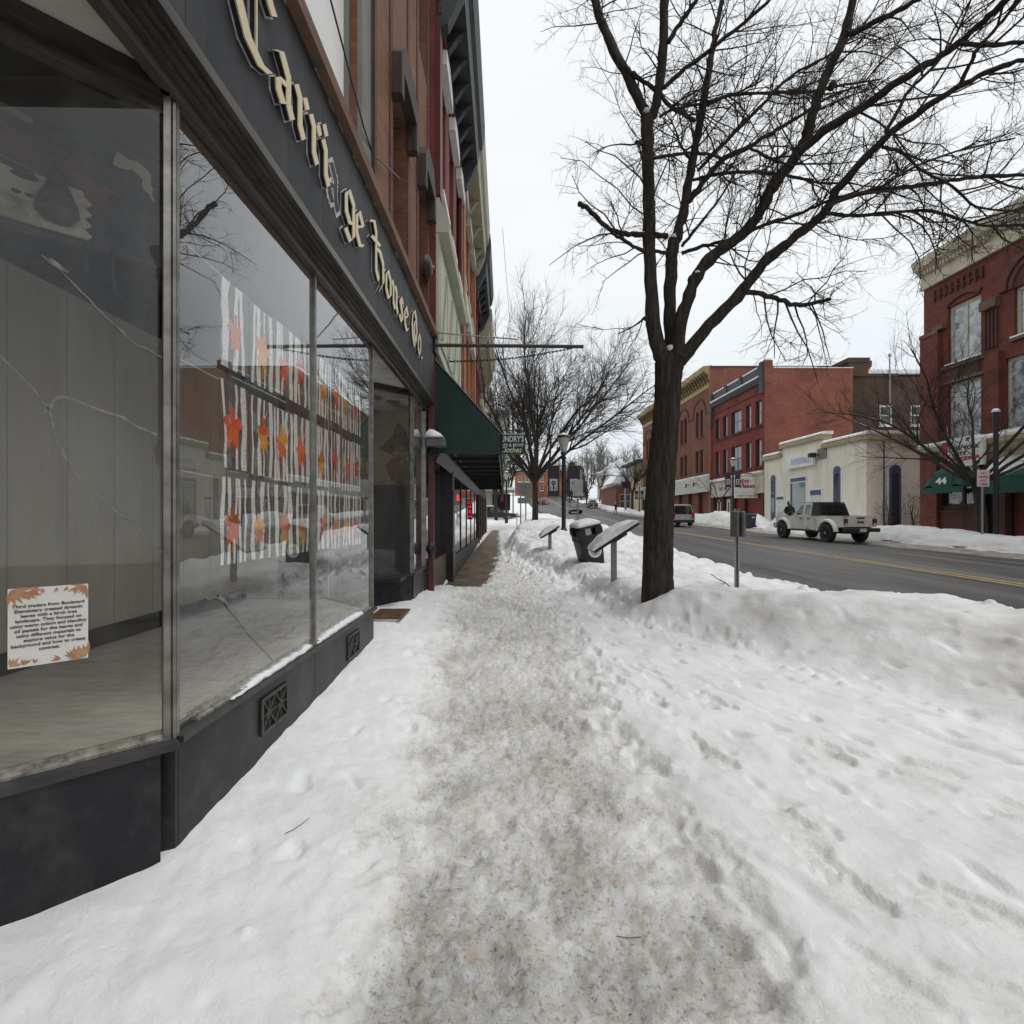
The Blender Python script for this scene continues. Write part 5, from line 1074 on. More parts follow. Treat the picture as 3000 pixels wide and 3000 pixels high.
b = MB(FR); rs = random.Random(4); u = 39.5
while u > 37.0:
    w_ = rs.uniform(.03, .09); b.box(u - w_, u, .3, .306, 5.5 - rs.uniform(0, .08), 5.85 + rs.uniform(0, .15)); u -= w_ + rs.uniform(.03, .09)
b.build('faded_lettering', M('faded_blue_ink', (.18, .23, .36), .7, (.4, .44, .52), 6), t2)
t2 = thing('security_camera', 'dark security camera on a grey plate beside the white sign', 'camera', tuple(FR[:, :3] @ np.array([36.5, .2, 5.6]) + FR[:, 3]))
b = MB(FR); b.box(35.6, 36.6, .002, .06, 5.6, 6.35); b.build('plate', m_greyp, t2); b = MB(FR); b.tube([(36.4, .06, 5.95), (36.4, .3, 5.9)], .05, 6); b.cbox(36.25, 36.55, .3, .8, 5.75, 6.05, .04); b.build('body', m_black, t2)
# ---- dark red three storey block
m_dr = M('dark_red_painted_brick', (.24, .04, .033), .8, (.19, .033, .028), .8, brick=dict(mc=(.15, .028, .024), mortar=.004))
m_side = M('brick_side_wall', (.33, .115, .075), .85, (.265, .09, .06), .5, brick=dict(mc=(.22, .10, .075), mortar=.004), stain=None)
m_oldside = M('old_orange_side_wall', (.33, .13, .08), .85, (.22, .07, .045), .6, brick=dict(mc=(.28, .17, .13), mortar=.008))
t = thing('dark_red_building', 'three storey dark red brick building with five windows a floor', 'building', (27, 50, 1))
A, Bq = 44.1, 55.05; WU = [(44.55, 45.6), (46.4, 47.4), (48.3, 50.4), (51.3, 52.3), (53.2, 54.1)]
hol = [(a, c, z, z + h) for a, c in WU for z, h in ((9.6, 2.15), (5.95, 2.4))]
b = MB(FR); wall_open(b, A, Bq, 5.4, 13.2, hol, .25, 0); b.box(A + .25, Bq, -7, -.27, .5, 13.2); b.build('wall', m_dr, t)
b = MB(); b.box(21.73, 29.3, 44.0, 44.3, .5, 14.3); b.box(21.7, 22.4, 43.97, 44.6, 13.0, 15.0); b.box(29.0, 29.3, 43.98, 44.34, 14.0, 14.295); b.build('side_wall', m_side, t)
b = MB(); b.box(22.5, 26.2, 43.93, 44.35, 14.303, 14.42); b.box(26.25, 29.3, 43.93, 44.35, 14.303, 14.37); b.box(21.8, 22.3, 44.0, 44.5, 15.003, 15.15); b.build('parapet_snow', m_snow, t)
for h in hol:
    w = window(t, FR, h, -.2, M('dark_sash', (.03, .028, .028), .5), m_glassd, 2 if h[1] - h[0] > 1.5 else 1, 2, .08, .1, m_rbd)
    k = rs.random(); c = MB(FR); c.box(h[0] + .12, h[0] + .12 + (h[1] - h[0]) * (.35 + .3 * k), -.168, -.162, h[2] + (.2 if k < .5 else (h[3] - h[2]) * .5), h[3] - .12); c.build('curtain', M('pale_curtain', (.42, .44, .45), .8, (.3, .33, .33), 4), w)
b = MB(FR)
for a, c, n_ in ((A + .3, Bq - .25, .06),): b.box(a, c, .002, n_, 12.35, 12.45); b.box(a, c, .002, .05, 9.3, 9.42)
for u in (45.2, 49.4, 53.3):
    for k in (-1, 0, 1): b.box(u + k * .4 - .1, u + k * .4 + .1, .002, .03, 12.6, 12.85)
b.build('brick_band', M('dark_band', (.07, .022, .02), .8), t)
b = MB(FR); b.prism([(.0, 13.1), (.2, 13.15), (.4, 13.5), (.4, 13.62), (.0, 13.7)], A + .3, Bq - .25, 0); b.box(A + .3, Bq - .25, -.3, .05, 13.7, 14.6)
for u in (A + .3, 48.0, 51.2): b.box(u, u + .5, .0505, .2, 13.7, 14.75)
b.box(A, A + .35, -.3, .3, 12.2, 14.9); b.box(Bq - .4, Bq, -.3, .3, 11.2, 14.6); b.build('parapet', M('slate_parapet', (.075, .075, .075), .7, (.05, .05, .052), 3), t)
b = MB(FR); b.prism([(.05, 13.703), (.38, 13.625), (.4, 13.75), (.1, 13.82), (.05, 13.82)], A + .36, Bq - .42, 0); b.box(A + .36, Bq - .42, -.3, .08, 14.603, 14.72); b.build('ledge_snow', m_snow, t)
b = MB(FR); b.box(A, Bq, -.4, .12, 3.6, 5.3); b.prism([(.12, 5.1), (.3, 5.3), (.3, 5.4), (-.1, 5.4)], A, Bq, 0); b.build('shop_fascia', M('mural_fascia', (.52, .49, .42), .8, (.40, .36, .29), .9, stain=(1.2, (.60, .57, .5))), t)
b = MB(FR); b.prism([(.32, 5.403), (.3, 5.52), (-.1, 5.6), (-.1, 5.403)], A + .1, 47.6, 0); b.prism([(.32, 5.403), (.3, 5.52), (-.1, 5.6), (-.1, 5.403)], 48.4, 51.0, 0); b.prism([(.32, 5.203), (.3, 5.4), (.31, 5.45), (.33, 5.3)], 51.2, 55, 0); b.build('fascia_snow', m_snow, t)
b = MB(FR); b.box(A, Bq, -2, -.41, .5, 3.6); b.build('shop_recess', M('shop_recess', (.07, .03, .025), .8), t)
b = MB(FR)
for a, c in ((A + .05, 44.6), (47.6, 48.1), (49.9, 50.5), (52.2, 52.7), (54.6, Bq - .05)): b.box(a, c, -.405, .06, .5, 3.6)
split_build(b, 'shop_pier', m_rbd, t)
for a, c in ((51.0, 51.9), (53.2, 54.1)):
    b = MB(FR); b.box(a, c, -.4, -.2, .5, 3.3); w = b.build('shop_door', M('cream_door', (.55, .5, .4), .6), t); g = MB(FR); g.box((a + c) / 2 - .13, (a + c) / 2 + .13, -.2, -.19, 1.2, 3.0); g.build('pane', m_rbd, w)
b = MB(FR); b.box(46.3, 47.5, -.42, -.38, .5, 3.55); b.build('pale_panel', m_greyp, t)
b = MB(FRX(52.0)); b.text('NO 48', .55, (52.0, .125, 4.2), 1.7, .01, bold=.01); b.build('fascia_letters', M('faded_black', (.1, .09, .085), .8), t)
t2 = thing('hanging_studio_sign', 'white hanging sign with red script by the dark red shopfront', 'sign', (21.0, 45.6, 3.7))
TS = frame((21.2, 45.6)); b = MB(TS); b.prism([(-1.45, 3.7), (.75, 3.7), (.75, 4.75), (.5, 5.0), (-.35, 5.15), (-1.2, 5.0), (-1.45, 4.75)], -.06, .06, 1); b.build('board', m_white, t2)
b = MB(TS); b.text('NEW', .5, (-.6, .064, 4.5), 1.1, .008, bold=.02); b.text('Visions', .46, (-.2, .064, 4.12), 1.6, .008, bold=.02, ital=.2); b.build('red_letters', M('sign_maroon', (.3, .02, .04), .6), t2)
b = MB(TS); b.cbox(-1.4, .7, -.05, .05, 3.2, 3.6, .02); b.build('lower_board', m_white, t2); b = MB(TS); b.text('HAIR STUDIO', .2, (-.35, .054, 3.33), 1.7, .005); b.build('small_letters', m_black, t2)
b = MB(TS); b.tube([(-1.6, 0, 5.4), (.9, 0, 5.4)], .04, 5); b.tube([(-.9, 0, 5.4), (-.9, 0, 5.05)], .025, 4); b.tube([(.3, 0, 5.4), (.3, 0, 5.05)], .025, 4); b.build('bracket', m_black, t2)
# ---- brown brick rear wall seen over the cream shop
t = thing('brown_brick_rear_building', 'rear wall of a brown brick building rising behind the cream shop', 'building', (36, 46, .5))
TB = frame((0, 45.2)); hol = [(32.45, 33.6, 9.6, 11.4), (35.2, 36.3, 9.6, 11.4)]
m_brn = M('brown_brick', (.105, .06, .042), .9, (.075, .05, .038), .9, brick=dict(mc=(.12, .085, .065), mortar=.008))
b = MB(TB); wall_open(b, 29.6, 42, .5, 13.9, hol, .2, 0); b.box(29.6, 42, -14, -.22, .5, 13.9); b.box(29.6, 31.3, -2, .25, 13.9, 15.1); b.box(29.5, 31.4, -2.05, .3, 15.1, 15.5); b.box(31.3, 34, -.6, .1, 13.9, 14.15); b.build('wall', m_brn, t)
for h in hol: window(t, TB, h, -.12, m_white, m_glassd, 1, 2, .14, .1)
b = MB(TB); b.box(31.4, 42, -14, .12, 14.152, 14.5); b.build('roof_snow', m_snow, t)
t2 = thing('vent_stack', 'thin dark vent pipe standing on the brown brick roof', 'pipe', (33.3, 45.4, 14)); b = MB(TB); b.tube([(33.2, .2, 11.4), (33.2, .2, 15.6)], .06, 6); b.lathe([(.12, 0), (.14, .2), (.05, .3)], 8, (33.2, .2, 15.6)); b.build('pipe', m_steel, t2)
# ---- arched orange-brown brick block
m_ob = M('orange_brown_brick', (.225, .085, .05), .85, (.175, .065, .04), .7, brick=dict(mc=(.19, .085, .055), mortar=.004))
t = thing('arched_brick_building', 'long brown brick building with arched window pairs and mustard cornice', 'building', (28, 68, 1))
A, Bq = 55.1, 82; pr = [57.4, 62.5, 67.6, 72.7, 77.8]; hol = []
for u in pr:
    for k in (0, 1.35): hol.append((u + k, u + k + .95, 10.6, 13.7, True)); hol.append((u + k, u + k + .95, 6.5, 9.1))
b = MB(FR); wall_open(b, A, Bq, 6.1, 16.3, hol, .25, 0); b.box(A, Bq, -20, -.27, .8, 16.3); b.build('wall', m_ob, t)
b = MB(); b.box(21.3, 38.5, 55.0, 55.4, .5, 17.6); b.build('side_wall', m_oldside, t); b = MB(); b.box(21.3, 38.6, 54.95, 55.5, 17.603, 17.75); b.box(37.9, 38.6, 54.9, 55.6, 17.76, 18.3); b.build('side_coping', m_slate, t)
for h in hol: window(t, FR, h, -.2, m_rbd, m_glassd, 1, 2, .1, .1, m_ob)
b = MB(FR)
for u in pr: ring(b, u + 1.15, 13.0, 1.75, 1.95, 0, math.pi, .003, .09)
for a, c in zip([A] + [u + 2.9 for u in pr], [u - .6 for u in pr] + [Bq]): b.box(a + .02, c, .002, .07, 12.9, 13.08)
split_build(b, 'arch_mould', M('dark_brown_mould', (.075, .032, .024), .8), t)
m_must = M('mustard_cornice', (.36, .28, .13), .75, (.28, .215, .1), 1.2)
b = MB(FR); b.box(A, Bq, .0, .1, 15.6, 16.3); b.prism([(.0, 16.3), (.25, 16.35), (.3, 16.8), (.85, 17.3), (.95, 17.75), (.0, 17.85)], A, Bq + .3, 0); b.build('cornice', m_must, t)
b = MB(FR)
for k in range(36): u = A + .4 + k * .74; b.prism([(.1, 16.0), (.3, 16.3), (.75, 16.95), (.8, 17.2), (.1, 17.2)], u, u + .26, 0)
b.build('modillions', M('dark_mustard', (.13, .085, .04), .8), t)
b = MB(FR); b.box(A, Bq, -.6, .3, 4.3, 6.0); b.build('shop_fascia', M('pale_fascia', (.50, .49, .44), .7, (.44, .43, .38), 1), t)
b = MB(FR); b.prism([(.3, 6.0), (.33, 6.1), (-.1, 6.3), (-.1, 6.0)], A + .1, Bq, 0); b.build('fascia_snow', m_snow, t)
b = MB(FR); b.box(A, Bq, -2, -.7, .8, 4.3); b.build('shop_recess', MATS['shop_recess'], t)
b = MB(FR)
for k in range(9): u = A + .05 + k * 3.3; b.box(u, u + .5, -.7, .1, .8, 4.3)
split_build(b, 'shop_pier', m_rbd, t)
for k in range(8):
    u = A + .7 + k * 3.3; g = MB(FR); g.box(u, u + 1.3, -.65, -.6, 1.4, 4.1); g.build('shop_pane', m_glassl if k % 3 == 0 else m_glassd, t)
for u in (58.4, 60.8):
    t2 = thing('wall_floodlight', 'small floodlight on the pale fascia of the arched building, %s' % ('nearer the dark red building' if u < 59 else 'second from the dark red building'), 'floodlight', tuple(FR[:, :3] @ np.array([u, .3, 5.0]) + FR[:, 3]), 'floodlights on the pale fascia')
    b = MB(FR); b.tube([(u, .3, 5.3), (u, .7, 5.35)], .04, 5); b.cbox(u - .2, u + .2, .7, .9, 5.0, 5.4, .04); b.build('housing', m_black, t2); b = MB(FR); b.box(u - .15, u + .15, .9, .91, 5.05, 5.35); b.build('lens', m_white, t2)
# ================================================================== bare trees
def tubes(mb, lines):
    """many tapered tubes at once; each line = (points array, radii, sides)"""
    for P, r, n in lines:
        P = np.asarray(P, float); r = np.asarray(r, float)
        t = np.gradient(P, axis=0); t /= np.maximum(np.linalg.norm(t, axis=1, keepdims=True), 1e-9)
        ref = np.array([.31, .77, .55]) if abs(t[0] @ np.array([.31, .77, .55])) < .9 else np.array([.9, -.2, .3])
        a = np.cross(t, ref); a /= np.maximum(np.linalg.norm(a, axis=1, keepdims=True), 1e-9); c = np.cross(t, a)
        th = 2 * np.pi * np.arange(n) / n
        V = P[:, None, :] + r[:, None, None] * (a[:, None, :] * np.cos(th)[None, :, None] + c[:, None, :] * np.sin(th)[None, :, None])
        V = V.reshape(-1, 3); i = np.arange(len(P) * n).reshape(len(P), n); j = np.roll(i, -1, 1)
        Q = np.stack([i[:-1], j[:-1], j[1:], i[1:]], -1).reshape(-1, 4); mb.raw(V, Q)
def merge(mb):
    if not mb.arr: return mb
    Vs = []; Qs = []; o = 0
    for A, Q, k in mb.arr: Vs.append(A); Qs.append(Q + o); o += len(A)
    mb.arr = [(np.vstack(Vs), np.vstack(Qs), 0)]; return mb
def smooth(pts, k=4):
    P = np.asarray(pts, float); out = []
    for i in range(len(P) - 1):
        p0, p1, p2, p3 = P[max(i - 1, 0)], P[i], P[i + 1], P[min(i + 2, len(P) - 1)]
        for s in range(k):
            t = s / k; out.append(.5 * (2 * p1 + (p2 - p0) * t + (2 * p0 - 5 * p1 + 4 * p2 - p3) * t * t + (3 * p1 - p0 - 3 * p2 + p3) * t ** 3))
    out.append(P[-1]); return np.array(out)
rt = np.random.RandomState(5)
def shoot(p, d, L, r0, r1, n, wander, up, rng):
    pts = [np.array(p, float)]; d = np.array(d, float); d /= np.linalg.norm(d)
    for i in range(n):
        d = d + rng.randn(3) * wander + np.array([0, 0, up]); d /= np.linalg.norm(d); pts.append(pts[-1] + d * L / n)
    return np.array(pts), np.linspace(r0, r1, n + 1)
def side(d, rng, spread):
    v = rng.randn(3); v -= d * (v @ d); v /= np.linalg.norm(v) + 1e-9; return d * math.cos(spread) + v * math.sin(spread)
def twiggery(P, r, rng, out, levels, dens, Ls, rs, spread=.8, up=.06, start=.1, wander=.16):
    """side shoots along polyline P, recursively"""
    seg = np.linalg.norm(np.diff(P, axis=0), axis=1); tot = seg.sum(); n = rng.poisson(max(dens[0] * tot * (1 - start), .01)); cum = np.concatenate([[0], np.cumsum(seg)])
    for s in (start + (1 - start) * rng.rand(n)) * tot:
        i = min(np.searchsorted(cum, s) - 1, len(seg) - 1); i = max(i, 0); f = (s - cum[i]) / max(seg[i], 1e-6); p = P[i] + (P[i + 1] - P[i]) * f; d = (P[i + 1] - P[i]) / max(seg[i], 1e-6)
        L = Ls[0] * (.45 + .9 * rng.rand()); rr_ = min(rs[0] * (.6 + .6 * rng.rand()), r[i] * .7)
        Q, q = shoot(p, side(d, rng, spread * (.7 + .6 * rng.rand())), L, rr_, rr_ * .35, 5 if levels > 1 else 3, wander, up, rng)
        out.append((Q, q, 4 if levels > 2 else 3))
        if levels > 1: twiggery(Q, q, rng, out, levels - 1, dens[1:], Ls[1:], rs[1:], spread, up, .15, wander)
m_bark = M('maple_bark', (.062, .047, .033), .9, (.018, .015, .012), 3.2, stretch=(9, 9, 1.0), bump=(8, .03), stain=(2.2, (.085, .082, .068)))
m_twig = M('twig_bark', (.05, .038, .03), .85, (.03, .024, .02), 6)
# ---- the maple at the kerb: limbs read off the photograph, each with its own depth
def z8(x, y, Y): return sight(1500 + .7764 * x, .7764 * y, Y)
LIMB = {  # name: (depth start, depth end, [(x, y, width)...])
 'a': (6.72, 6.9, [(580, 1370, 66), (540, 1255, 52), (520, 1000, 47), (514, 700, 46), (511, 500, 45), (505, 440, 44)]),
 'a1': (6.9, 7.3, [(505, 445, 38), (440, 290, 36), (370, 160, 33), (330, 60, 30), (300, -70, 26), (270, -200, 18)]),
 'a2': (6.9, 6.6, [(512, 455, 38), (542, 395, 36), (570, 200, 34), (575, 0, 30), (592, -130, 24), (600, -260, 16)]),
 'a3': (6.75, 6.3, [(572, 330, 16), (680, 240, 15), (770, 170, 14), (940, 30, 12), (1010, -40, 10), (1080, -130, 7)]),
 'a4': (6.65, 6.4, [(588, 160, 18), (645, 70, 17), (702, -10, 15), (760, -120, 10)]),
 'a5': (6.95, 6.75, [(430, 255, 17), (470, 290, 16), (540, 340, 16), (600, 400, 15), (690, 455, 14)]),
 'b': (6.8, 7.2, [(602, 1350, 48), (596, 1180, 46), (602, 1020, 46), (608, 930, 46), (640, 830, 36), (668, 680, 32), (682, 600, 30), (713, 440, 28), (745, 250, 24), (762, 150, 20), (792, 0, 15), (815, -120, 10)]),
 'b1': (7.1, 7.6, [(668, 760, 22), (735, 670, 22), (790, 606, 20), (900, 550, 17), (1000, 490, 14), (1100, 430, 12), (1200, 365, 9), (1330, 320, 6)]),
 'b2': (7.2, 6.9, [(700, 645, 13), (762, 580, 13), (900, 440, 12), (1050, 290, 10), (1210, 200, 8), (1330, 90, 6), (1400, -30, 4)]),
 'b3': (7.2, 7.7, [(728, 400, 13), (820, 360, 12), (960, 350, 11), (1120, 345, 10), (1260, 320, 8), (1390, 300, 6)]),
 'c': (6.66, 5.9, [(618, 1350, 50), (642, 1200, 46), (688, 1060, 46), (760, 962, 44), (850, 900, 42), (925, 815, 41), (985, 705, 40), (1080, 580, 39), (1120, 480, 36), (1160, 350, 34), (1205, 240, 33), (1250, 140, 32), (1290, 0, 27), (1320, -120, 20)]),
 'c1': (6.05, 4.6, [(1085, 570, 36), (1200, 480, 33), (1350, 388, 30), (1500, 282, 28), (1650, 190, 26), (1780, 80, 24), (1870, -10, 21), (1990, -160, 15)]),
 'c2': (5.8, 5.2, [(1258, 130, 24), (1400, 68, 20), (1540, -10, 16), (1700, -110, 10)]),
 'd': (6.7, 5.1, [(632, 1365, 52), (722, 1250, 48), (850, 1120, 42), (950, 990, 39), (1050, 910, 35), (1180, 795, 32), (1240, 700, 29), (1400, 530, 26), (1540, 420, 24), (1700, 320, 20), (1850, 250, 18), (1990, 210, 14), (2150, 150, 9)]),
 'd1': (5.9, 5.2, [(1190, 775, 17), (1300, 735, 16), (1450, 710, 15), (1600, 690, 14), (1750, 668, 14), (1940, 660, 12), (2100, 640, 8)]),
 'd2': (5.95, 5.6, [(1170, 800, 14), (1240, 812, 13), (1350, 810, 12), (1560, 795, 11), (1700, 830, 10), (1780, 850, 10), (1940, 850, 8)]),
 'd3': (6.4, 6.3, [(870, 1100, 20), (930, 1105, 19), (1010, 1132, 18), (1080, 1150, 17), (1140, 1143, 15), (1200, 1128, 13)]),
 'd4': (6.75, 5.9, [(640, 955, 15), (720, 930, 14), (840, 900, 13), (950, 850, 13), (1080, 808, 12), (1180, 762, 11), (1290, 730, 8)]),
 'd5': (5.5, 5.3, [(1400, 555, 12), (1480, 580, 11), (1540, 640, 10), (1660, 700, 9), (1750, 780, 8), (1900, 795, 6)]),
 'd6': (5.35, 5.0, [(1410, 500, 14), (1450, 430, 13), (1500, 340, 12), (1600, 240, 10), (1680, 120, 8), (1740, -20, 6)]),
 'd7': (5.25, 4.9, [(1680, 335, 16), (1720, 260, 15), (1760, 180, 14), (1850, 80, 12), (1930, -20, 10)]),
 'd8': (5.0, 4.7, [(1690, 165, 16), (1800, 172, 15), (1940, 160, 13), (2080, 150, 9)]),
 'd9': (5.6, 5.3, [(1180, 790, 10), (1290, 735, 9), (1400, 700, 9), (1540, 620, 8), (1720, 560, 7), (1900, 520, 5)]),
 'e': (6.85, 6.5, [(590, 890, 22), (540, 888, 20), (470, 882, 19), (400, 878, 17), (345, 845, 17), (300, 800, 17), (256, 768, 18)]),
 'e1': (6.85, 6.6, [(590, 955, 14), (540, 948, 14), (480, 942, 14), (420, 905, 13), (375, 878, 12)]),
 'e2': (6.75, 6.9, [(525, 1190, 12), (500, 1200, 9), (460, 1230, 6), (400, 1260, 4)]),
 'f': (6.9, 6.6, [(490, 545, 14), (470, 535, 12)]), 'g': (7.1, 7.3, [(680, 600, 10), (650, 575, 8), (620, 500, 6), (600, 450, 4)]),
 'h': (6.75, 6.9, [(560, 440, 12), (620, 410, 10), (720, 390, 9), (850, 350, 7), (950, 300, 5)]),
 'i': (6.8, 6.6, [(530, 600, 12), (620, 582, 11), (720, 580, 10), (800, 600, 9)]), 'j': (7.1, 6.2, [(686, 680, 12), (740, 664, 12), (790, 655, 12), (900, 650, 12), (1030, 660, 11), (1160, 690, 9), (1280, 690, 6)]),
 'k': (6.6, 6.2, [(640, 930, 12), (720, 830, 10), (790, 740, 8), (850, 640, 6)]), 'l': (6.5, 6.0, [(900, 560, 10), (980, 600, 9), (1060, 630, 8)])}
t = thing('street_maple', 'bare maple tree with forking limbs standing in the snowbank by the street', 'tree', (1.9, 6.7, .3))
tr = [(1925, 1800, 92, 6.7), (1926, 1740, 90, 6.7), (1927, 1640, 86, 6.7), (1930, 1500, 84, 6.7), (1938, 1370, 80, 6.7), (1948, 1270, 76, 6.7), (1954, 1180, 72, 6.72), (1958, 1110, 74, 6.73), (1962, 1062, 84, 6.74), (1966, 1035, 60, 6.75)]
P = smooth([sight(px, py, Y) for px, py, w, Y in tr], 22); r = np.interp(np.linspace(0, 9, len(P)), range(10), [w / 2 * 6.7 / 1500 for _, _, w, _ in tr])
b = MB(); n = 132; th = 2 * np.pi * np.arange(n) / n; TT_, ZZ = np.meshgrid(th, P[:, 2]); cx_, cy_ = np.cos(TT_), np.sin(TT_)
k = 1 + .05 * noise2(cx_ * 2.4 + 3, cy_ * 2.4 + ZZ * .35, 3) + .03 * noise2(cx_ * 6, cy_ * 6 + ZZ * .6, 4)
wv = .35 * noise2(ZZ * 1.6, cx_ * 2, 6); fur = np.minimum(np.abs(noise2((TT_ + wv) * 5.1, ZZ * 2.1, 7)), np.abs(noise2((TT_ + wv) * 3.1 + 4, ZZ * 3.2, 8)))
k = k - .075 * (1 - sstep(0, .16, fur)) * np.where(TT_ > 0, 1, 1) + .02 * noise2(TT_ * 22, ZZ * 14, 9) + (.09 * np.clip((.75 - ZZ) / .6, 0, 1) * (1 + np.cos(3 * TT_ + 1)))
RR = r[:, None] * k; V = np.stack([P[:, 0][:, None] + RR * cx_, P[:, 1][:, None] + RR * cy_, ZZ], -1).reshape(-1, 3); i = np.arange(len(P) * n).reshape(len(P), n); j = np.roll(i, -1, 1)
b.raw(V, np.stack([i[:-1], j[:-1], j[1:], i[1:]], -1).reshape(-1, 4)); n = 40; th = 2 * np.pi * np.arange(n) / n
b.lathe([(.0, .012), (.02, .012), (.034, .006), (.036, -.02)], 14, (1.995, 6.525, .73), 1)
b.build('trunk', m_bark, t, smooth=True)
limbs = []; L2 = []
for k, (ya, yb, pts) in LIMB.items():
    m = len(pts); Q = smooth([z8(x, y, ya + (yb - ya) * i / (m - 1)) for i, (x, y, w) in enumerate(pts)], 5)
    ds = np.linspace(ya, yb, m); rad = [w * .7764 / 2 * ds[i] / 1500 for i, (x, y, w) in enumerate(pts)]
    q = np.interp(np.linspace(0, m - 1, len(Q)), range(m), rad); amp = np.minimum(q * .35, .012)[:, None]
    Q = Q + rt.randn(*Q.shape) * amp * .6
    q = q * (1 + .07 * rt.randn(len(q))); q = np.maximum(q, .004)
    limbs.append((Q, q, 10 if q.max() > .05 else 6)); L2.append((k, Q, q))
b = MB(); tubes(b, limbs)
for (x, y, Y, rr_) in ((705, 1275, 6.6, .06), (680, 1050, 6.5, .05), (1212, 318, 5.75, .045), (1192, 1130, 6.3, .025), (256, 768, 6.5, .03), (505, 1200, 6.7, .03)):
    p = z8(x, y, Y); b.lathe([(0, .012), (rr_ * .9, .01), (rr_, 0), (rr_ * .85, -rr_ * 1.2)], 14, tuple(p), 1); continue
    b.raw(*[np.array(v) for v in (([[p.x + rr_ * math.cos(a_) , p.y - .01, p.z + rr_ * math.sin(a_)] for a_ in th] + [[p.x + .8 * rr_ * math.cos(a_), p.y - rr_, p.z + .8 * rr_ * math.sin(a_)] for a_ in th]), [[i, (i + 1) % n, n + (i + 1) % n, n + i] for i in range(n)])])
merge(b).build('limbs', m_bark, t, smooth=True)
out = []
for k, Q, q in L2:
    big = q.max() > .05
    twiggery(Q, q, rt, out, 3, (4.8 if big else 8.6, 10.5, 17), (1.12 if big else .92, .40, .125), (.0105, .0054, .0036), .85, .02, .22 if big else .12, .2)
b = MB(); tubes(b, out); merge(b).build('twigs', m_twig, t)
sn = MB()
for (x, y, Y, sx, sz) in ((600, 1315, 6.66, .07, .05), (612, 900, 6.9, .06, .07), (700, 1030, 6.5, .05, .03), (508, 420, 6.85, .05, .04), (1330, 560, 5.55, .0, .0)):
    if sx:
        p = z8(x, y, Y); rings = []
        for i in range(5):
            a_ = math.pi * i / 4; rings.append([(p.x + sx * math.sin(a_) * math.cos(j * math.pi / 4), p.y + sx * math.sin(a_) * math.sin(j * math.pi / 4), p.z + sz * math.cos(a_)) for j in range(8)])
        sn.loft(rings)
for k, Q, q in L2:
    if k in ('d', 'c', 'd1', 'e'):
        m = [i for i in range(len(Q)) if (k == 'd' and 34 < i < 52) or (k == 'c' and 8 < i < 14) or (k == 'e' and i > 6) or (k == 'd1' and 10 < i < 20)]
        if len(m) > 2: sn.tube([(Q[i][0], Q[i][1], Q[i][2] + q[i] * .86) for i in m], [max(.003, q[i] * .42 * (.5 + .6 * rt.rand())) for i in m], 6)
sn.build('snow_patches', m_snow, t, smooth=True)
# ---- generic bare trees
def bare_tree(name, label, x, y, z, H_, spread, r0, fork, seed, nl=7, dens=(2.2, 3.2, 4.2), vase=.55, lean=0, group=None, levels=3, tw=1.0, mat=None, snow=False, lr=.5):
    rng = np.random.RandomState(seed); t = thing(name, label, 'tree', (x, y, z), group); k = H_ / 10
    P, q = shoot((x, y, z - .3), (lean, 0, 1), fork + .3, r0, r0 * .8, 6, .025, .02, rng)
    b = MB(); tubes(b, [(P, q, 12)]); merge(b).build('trunk', mat or m_bark, t, smooth=True)
    main = []; out = []
    for i in range(nl):
        a_ = 2 * math.pi * (i + rng.rand() * .6) / nl; s = (.25 + .75 * rng.rand()) * spread
        d = np.array([math.cos(a_) * s + lean, math.sin(a_) * s, 1.0]); L_ = (H_ - fork) * (.75 + .35 * rng.rand()) * math.hypot(s, 1) ** .6
        Q, w = shoot(P[-1] - np.array([0, 0, rng.rand() * fork * .18]), d, L_, r0 * lr, r0 * .06, 12, .07, .03 * vase, rng); main.append((Q, w, 7))
        for f in range(3):
            j = rng.randint(2, 9); Q2, w2 = shoot(Q[j], side((Q[j + 1] - Q[j]) / np.linalg.norm(Q[j + 1] - Q[j]), rng, .5), L_ * (.55 - .04 * j), w[j] * .65, r0 * .05, 8, .09, .05 * vase, rng); main.append((Q2, w2, 5))
    for Q, w, _ in main: twiggery(Q, w, rng, out, levels, tuple(d_ / k ** .8 for d_ in dens), (1.9 * k, .9 * k, .4 * k), (.02 * k * tw, .012 * k * tw, .008 * k * tw), .6, .05 * vase, .2, .13)
    b = MB(); tubes(b, main); merge(b).build('limbs', mat or m_bark, t, smooth=True)
    b = MB(); tubes(b, out); merge(b).build('twigs', m_twig, t)
    if snow:
        b = MB()
        for Q, w, _ in main[::2]:
            m = [i for i in range(1, len(Q) - 2) if abs((Q[i + 1] - Q[i])[2]) < .75 * np.linalg.norm(Q[i + 1] - Q[i])]
            for a_ in range(0, len(m) - 2, 3):
                g_ = m[a_:a_ + 2 + rng.randint(2)]
                if len(g_) > 1: b.tube([(Q[i][0], Q[i][1], Q[i][2] + w[i] * .8) for i in g_], [(w[i] * .42 + .003) * rng.uniform(.6, 1) for i in g_], 5)
        if b.v: b.build('snow_patches', m_snow, t, smooth=True)
    return t
bare_tree('honey_locust', 'bare fan shaped street tree with dense fine branches beyond the lamp post', 1.55, 35, zrf(35) + .2, 14.4, 1.25, .23, 3.7, 31, 14, (3.4, 4.8, 5.0), .75, .05, tw=1.0)
bare_tree('pavement_tree', 'bare tree with snowy boughs before the ornate brick building at right', 19.5, 21.2, zrf(21) + .3, 8.4, 2.0, .2, 2.6, 48, 10, (2.8, 3.6, 4.4), .35, -.06, tw=.8, snow=True, lr=.40)
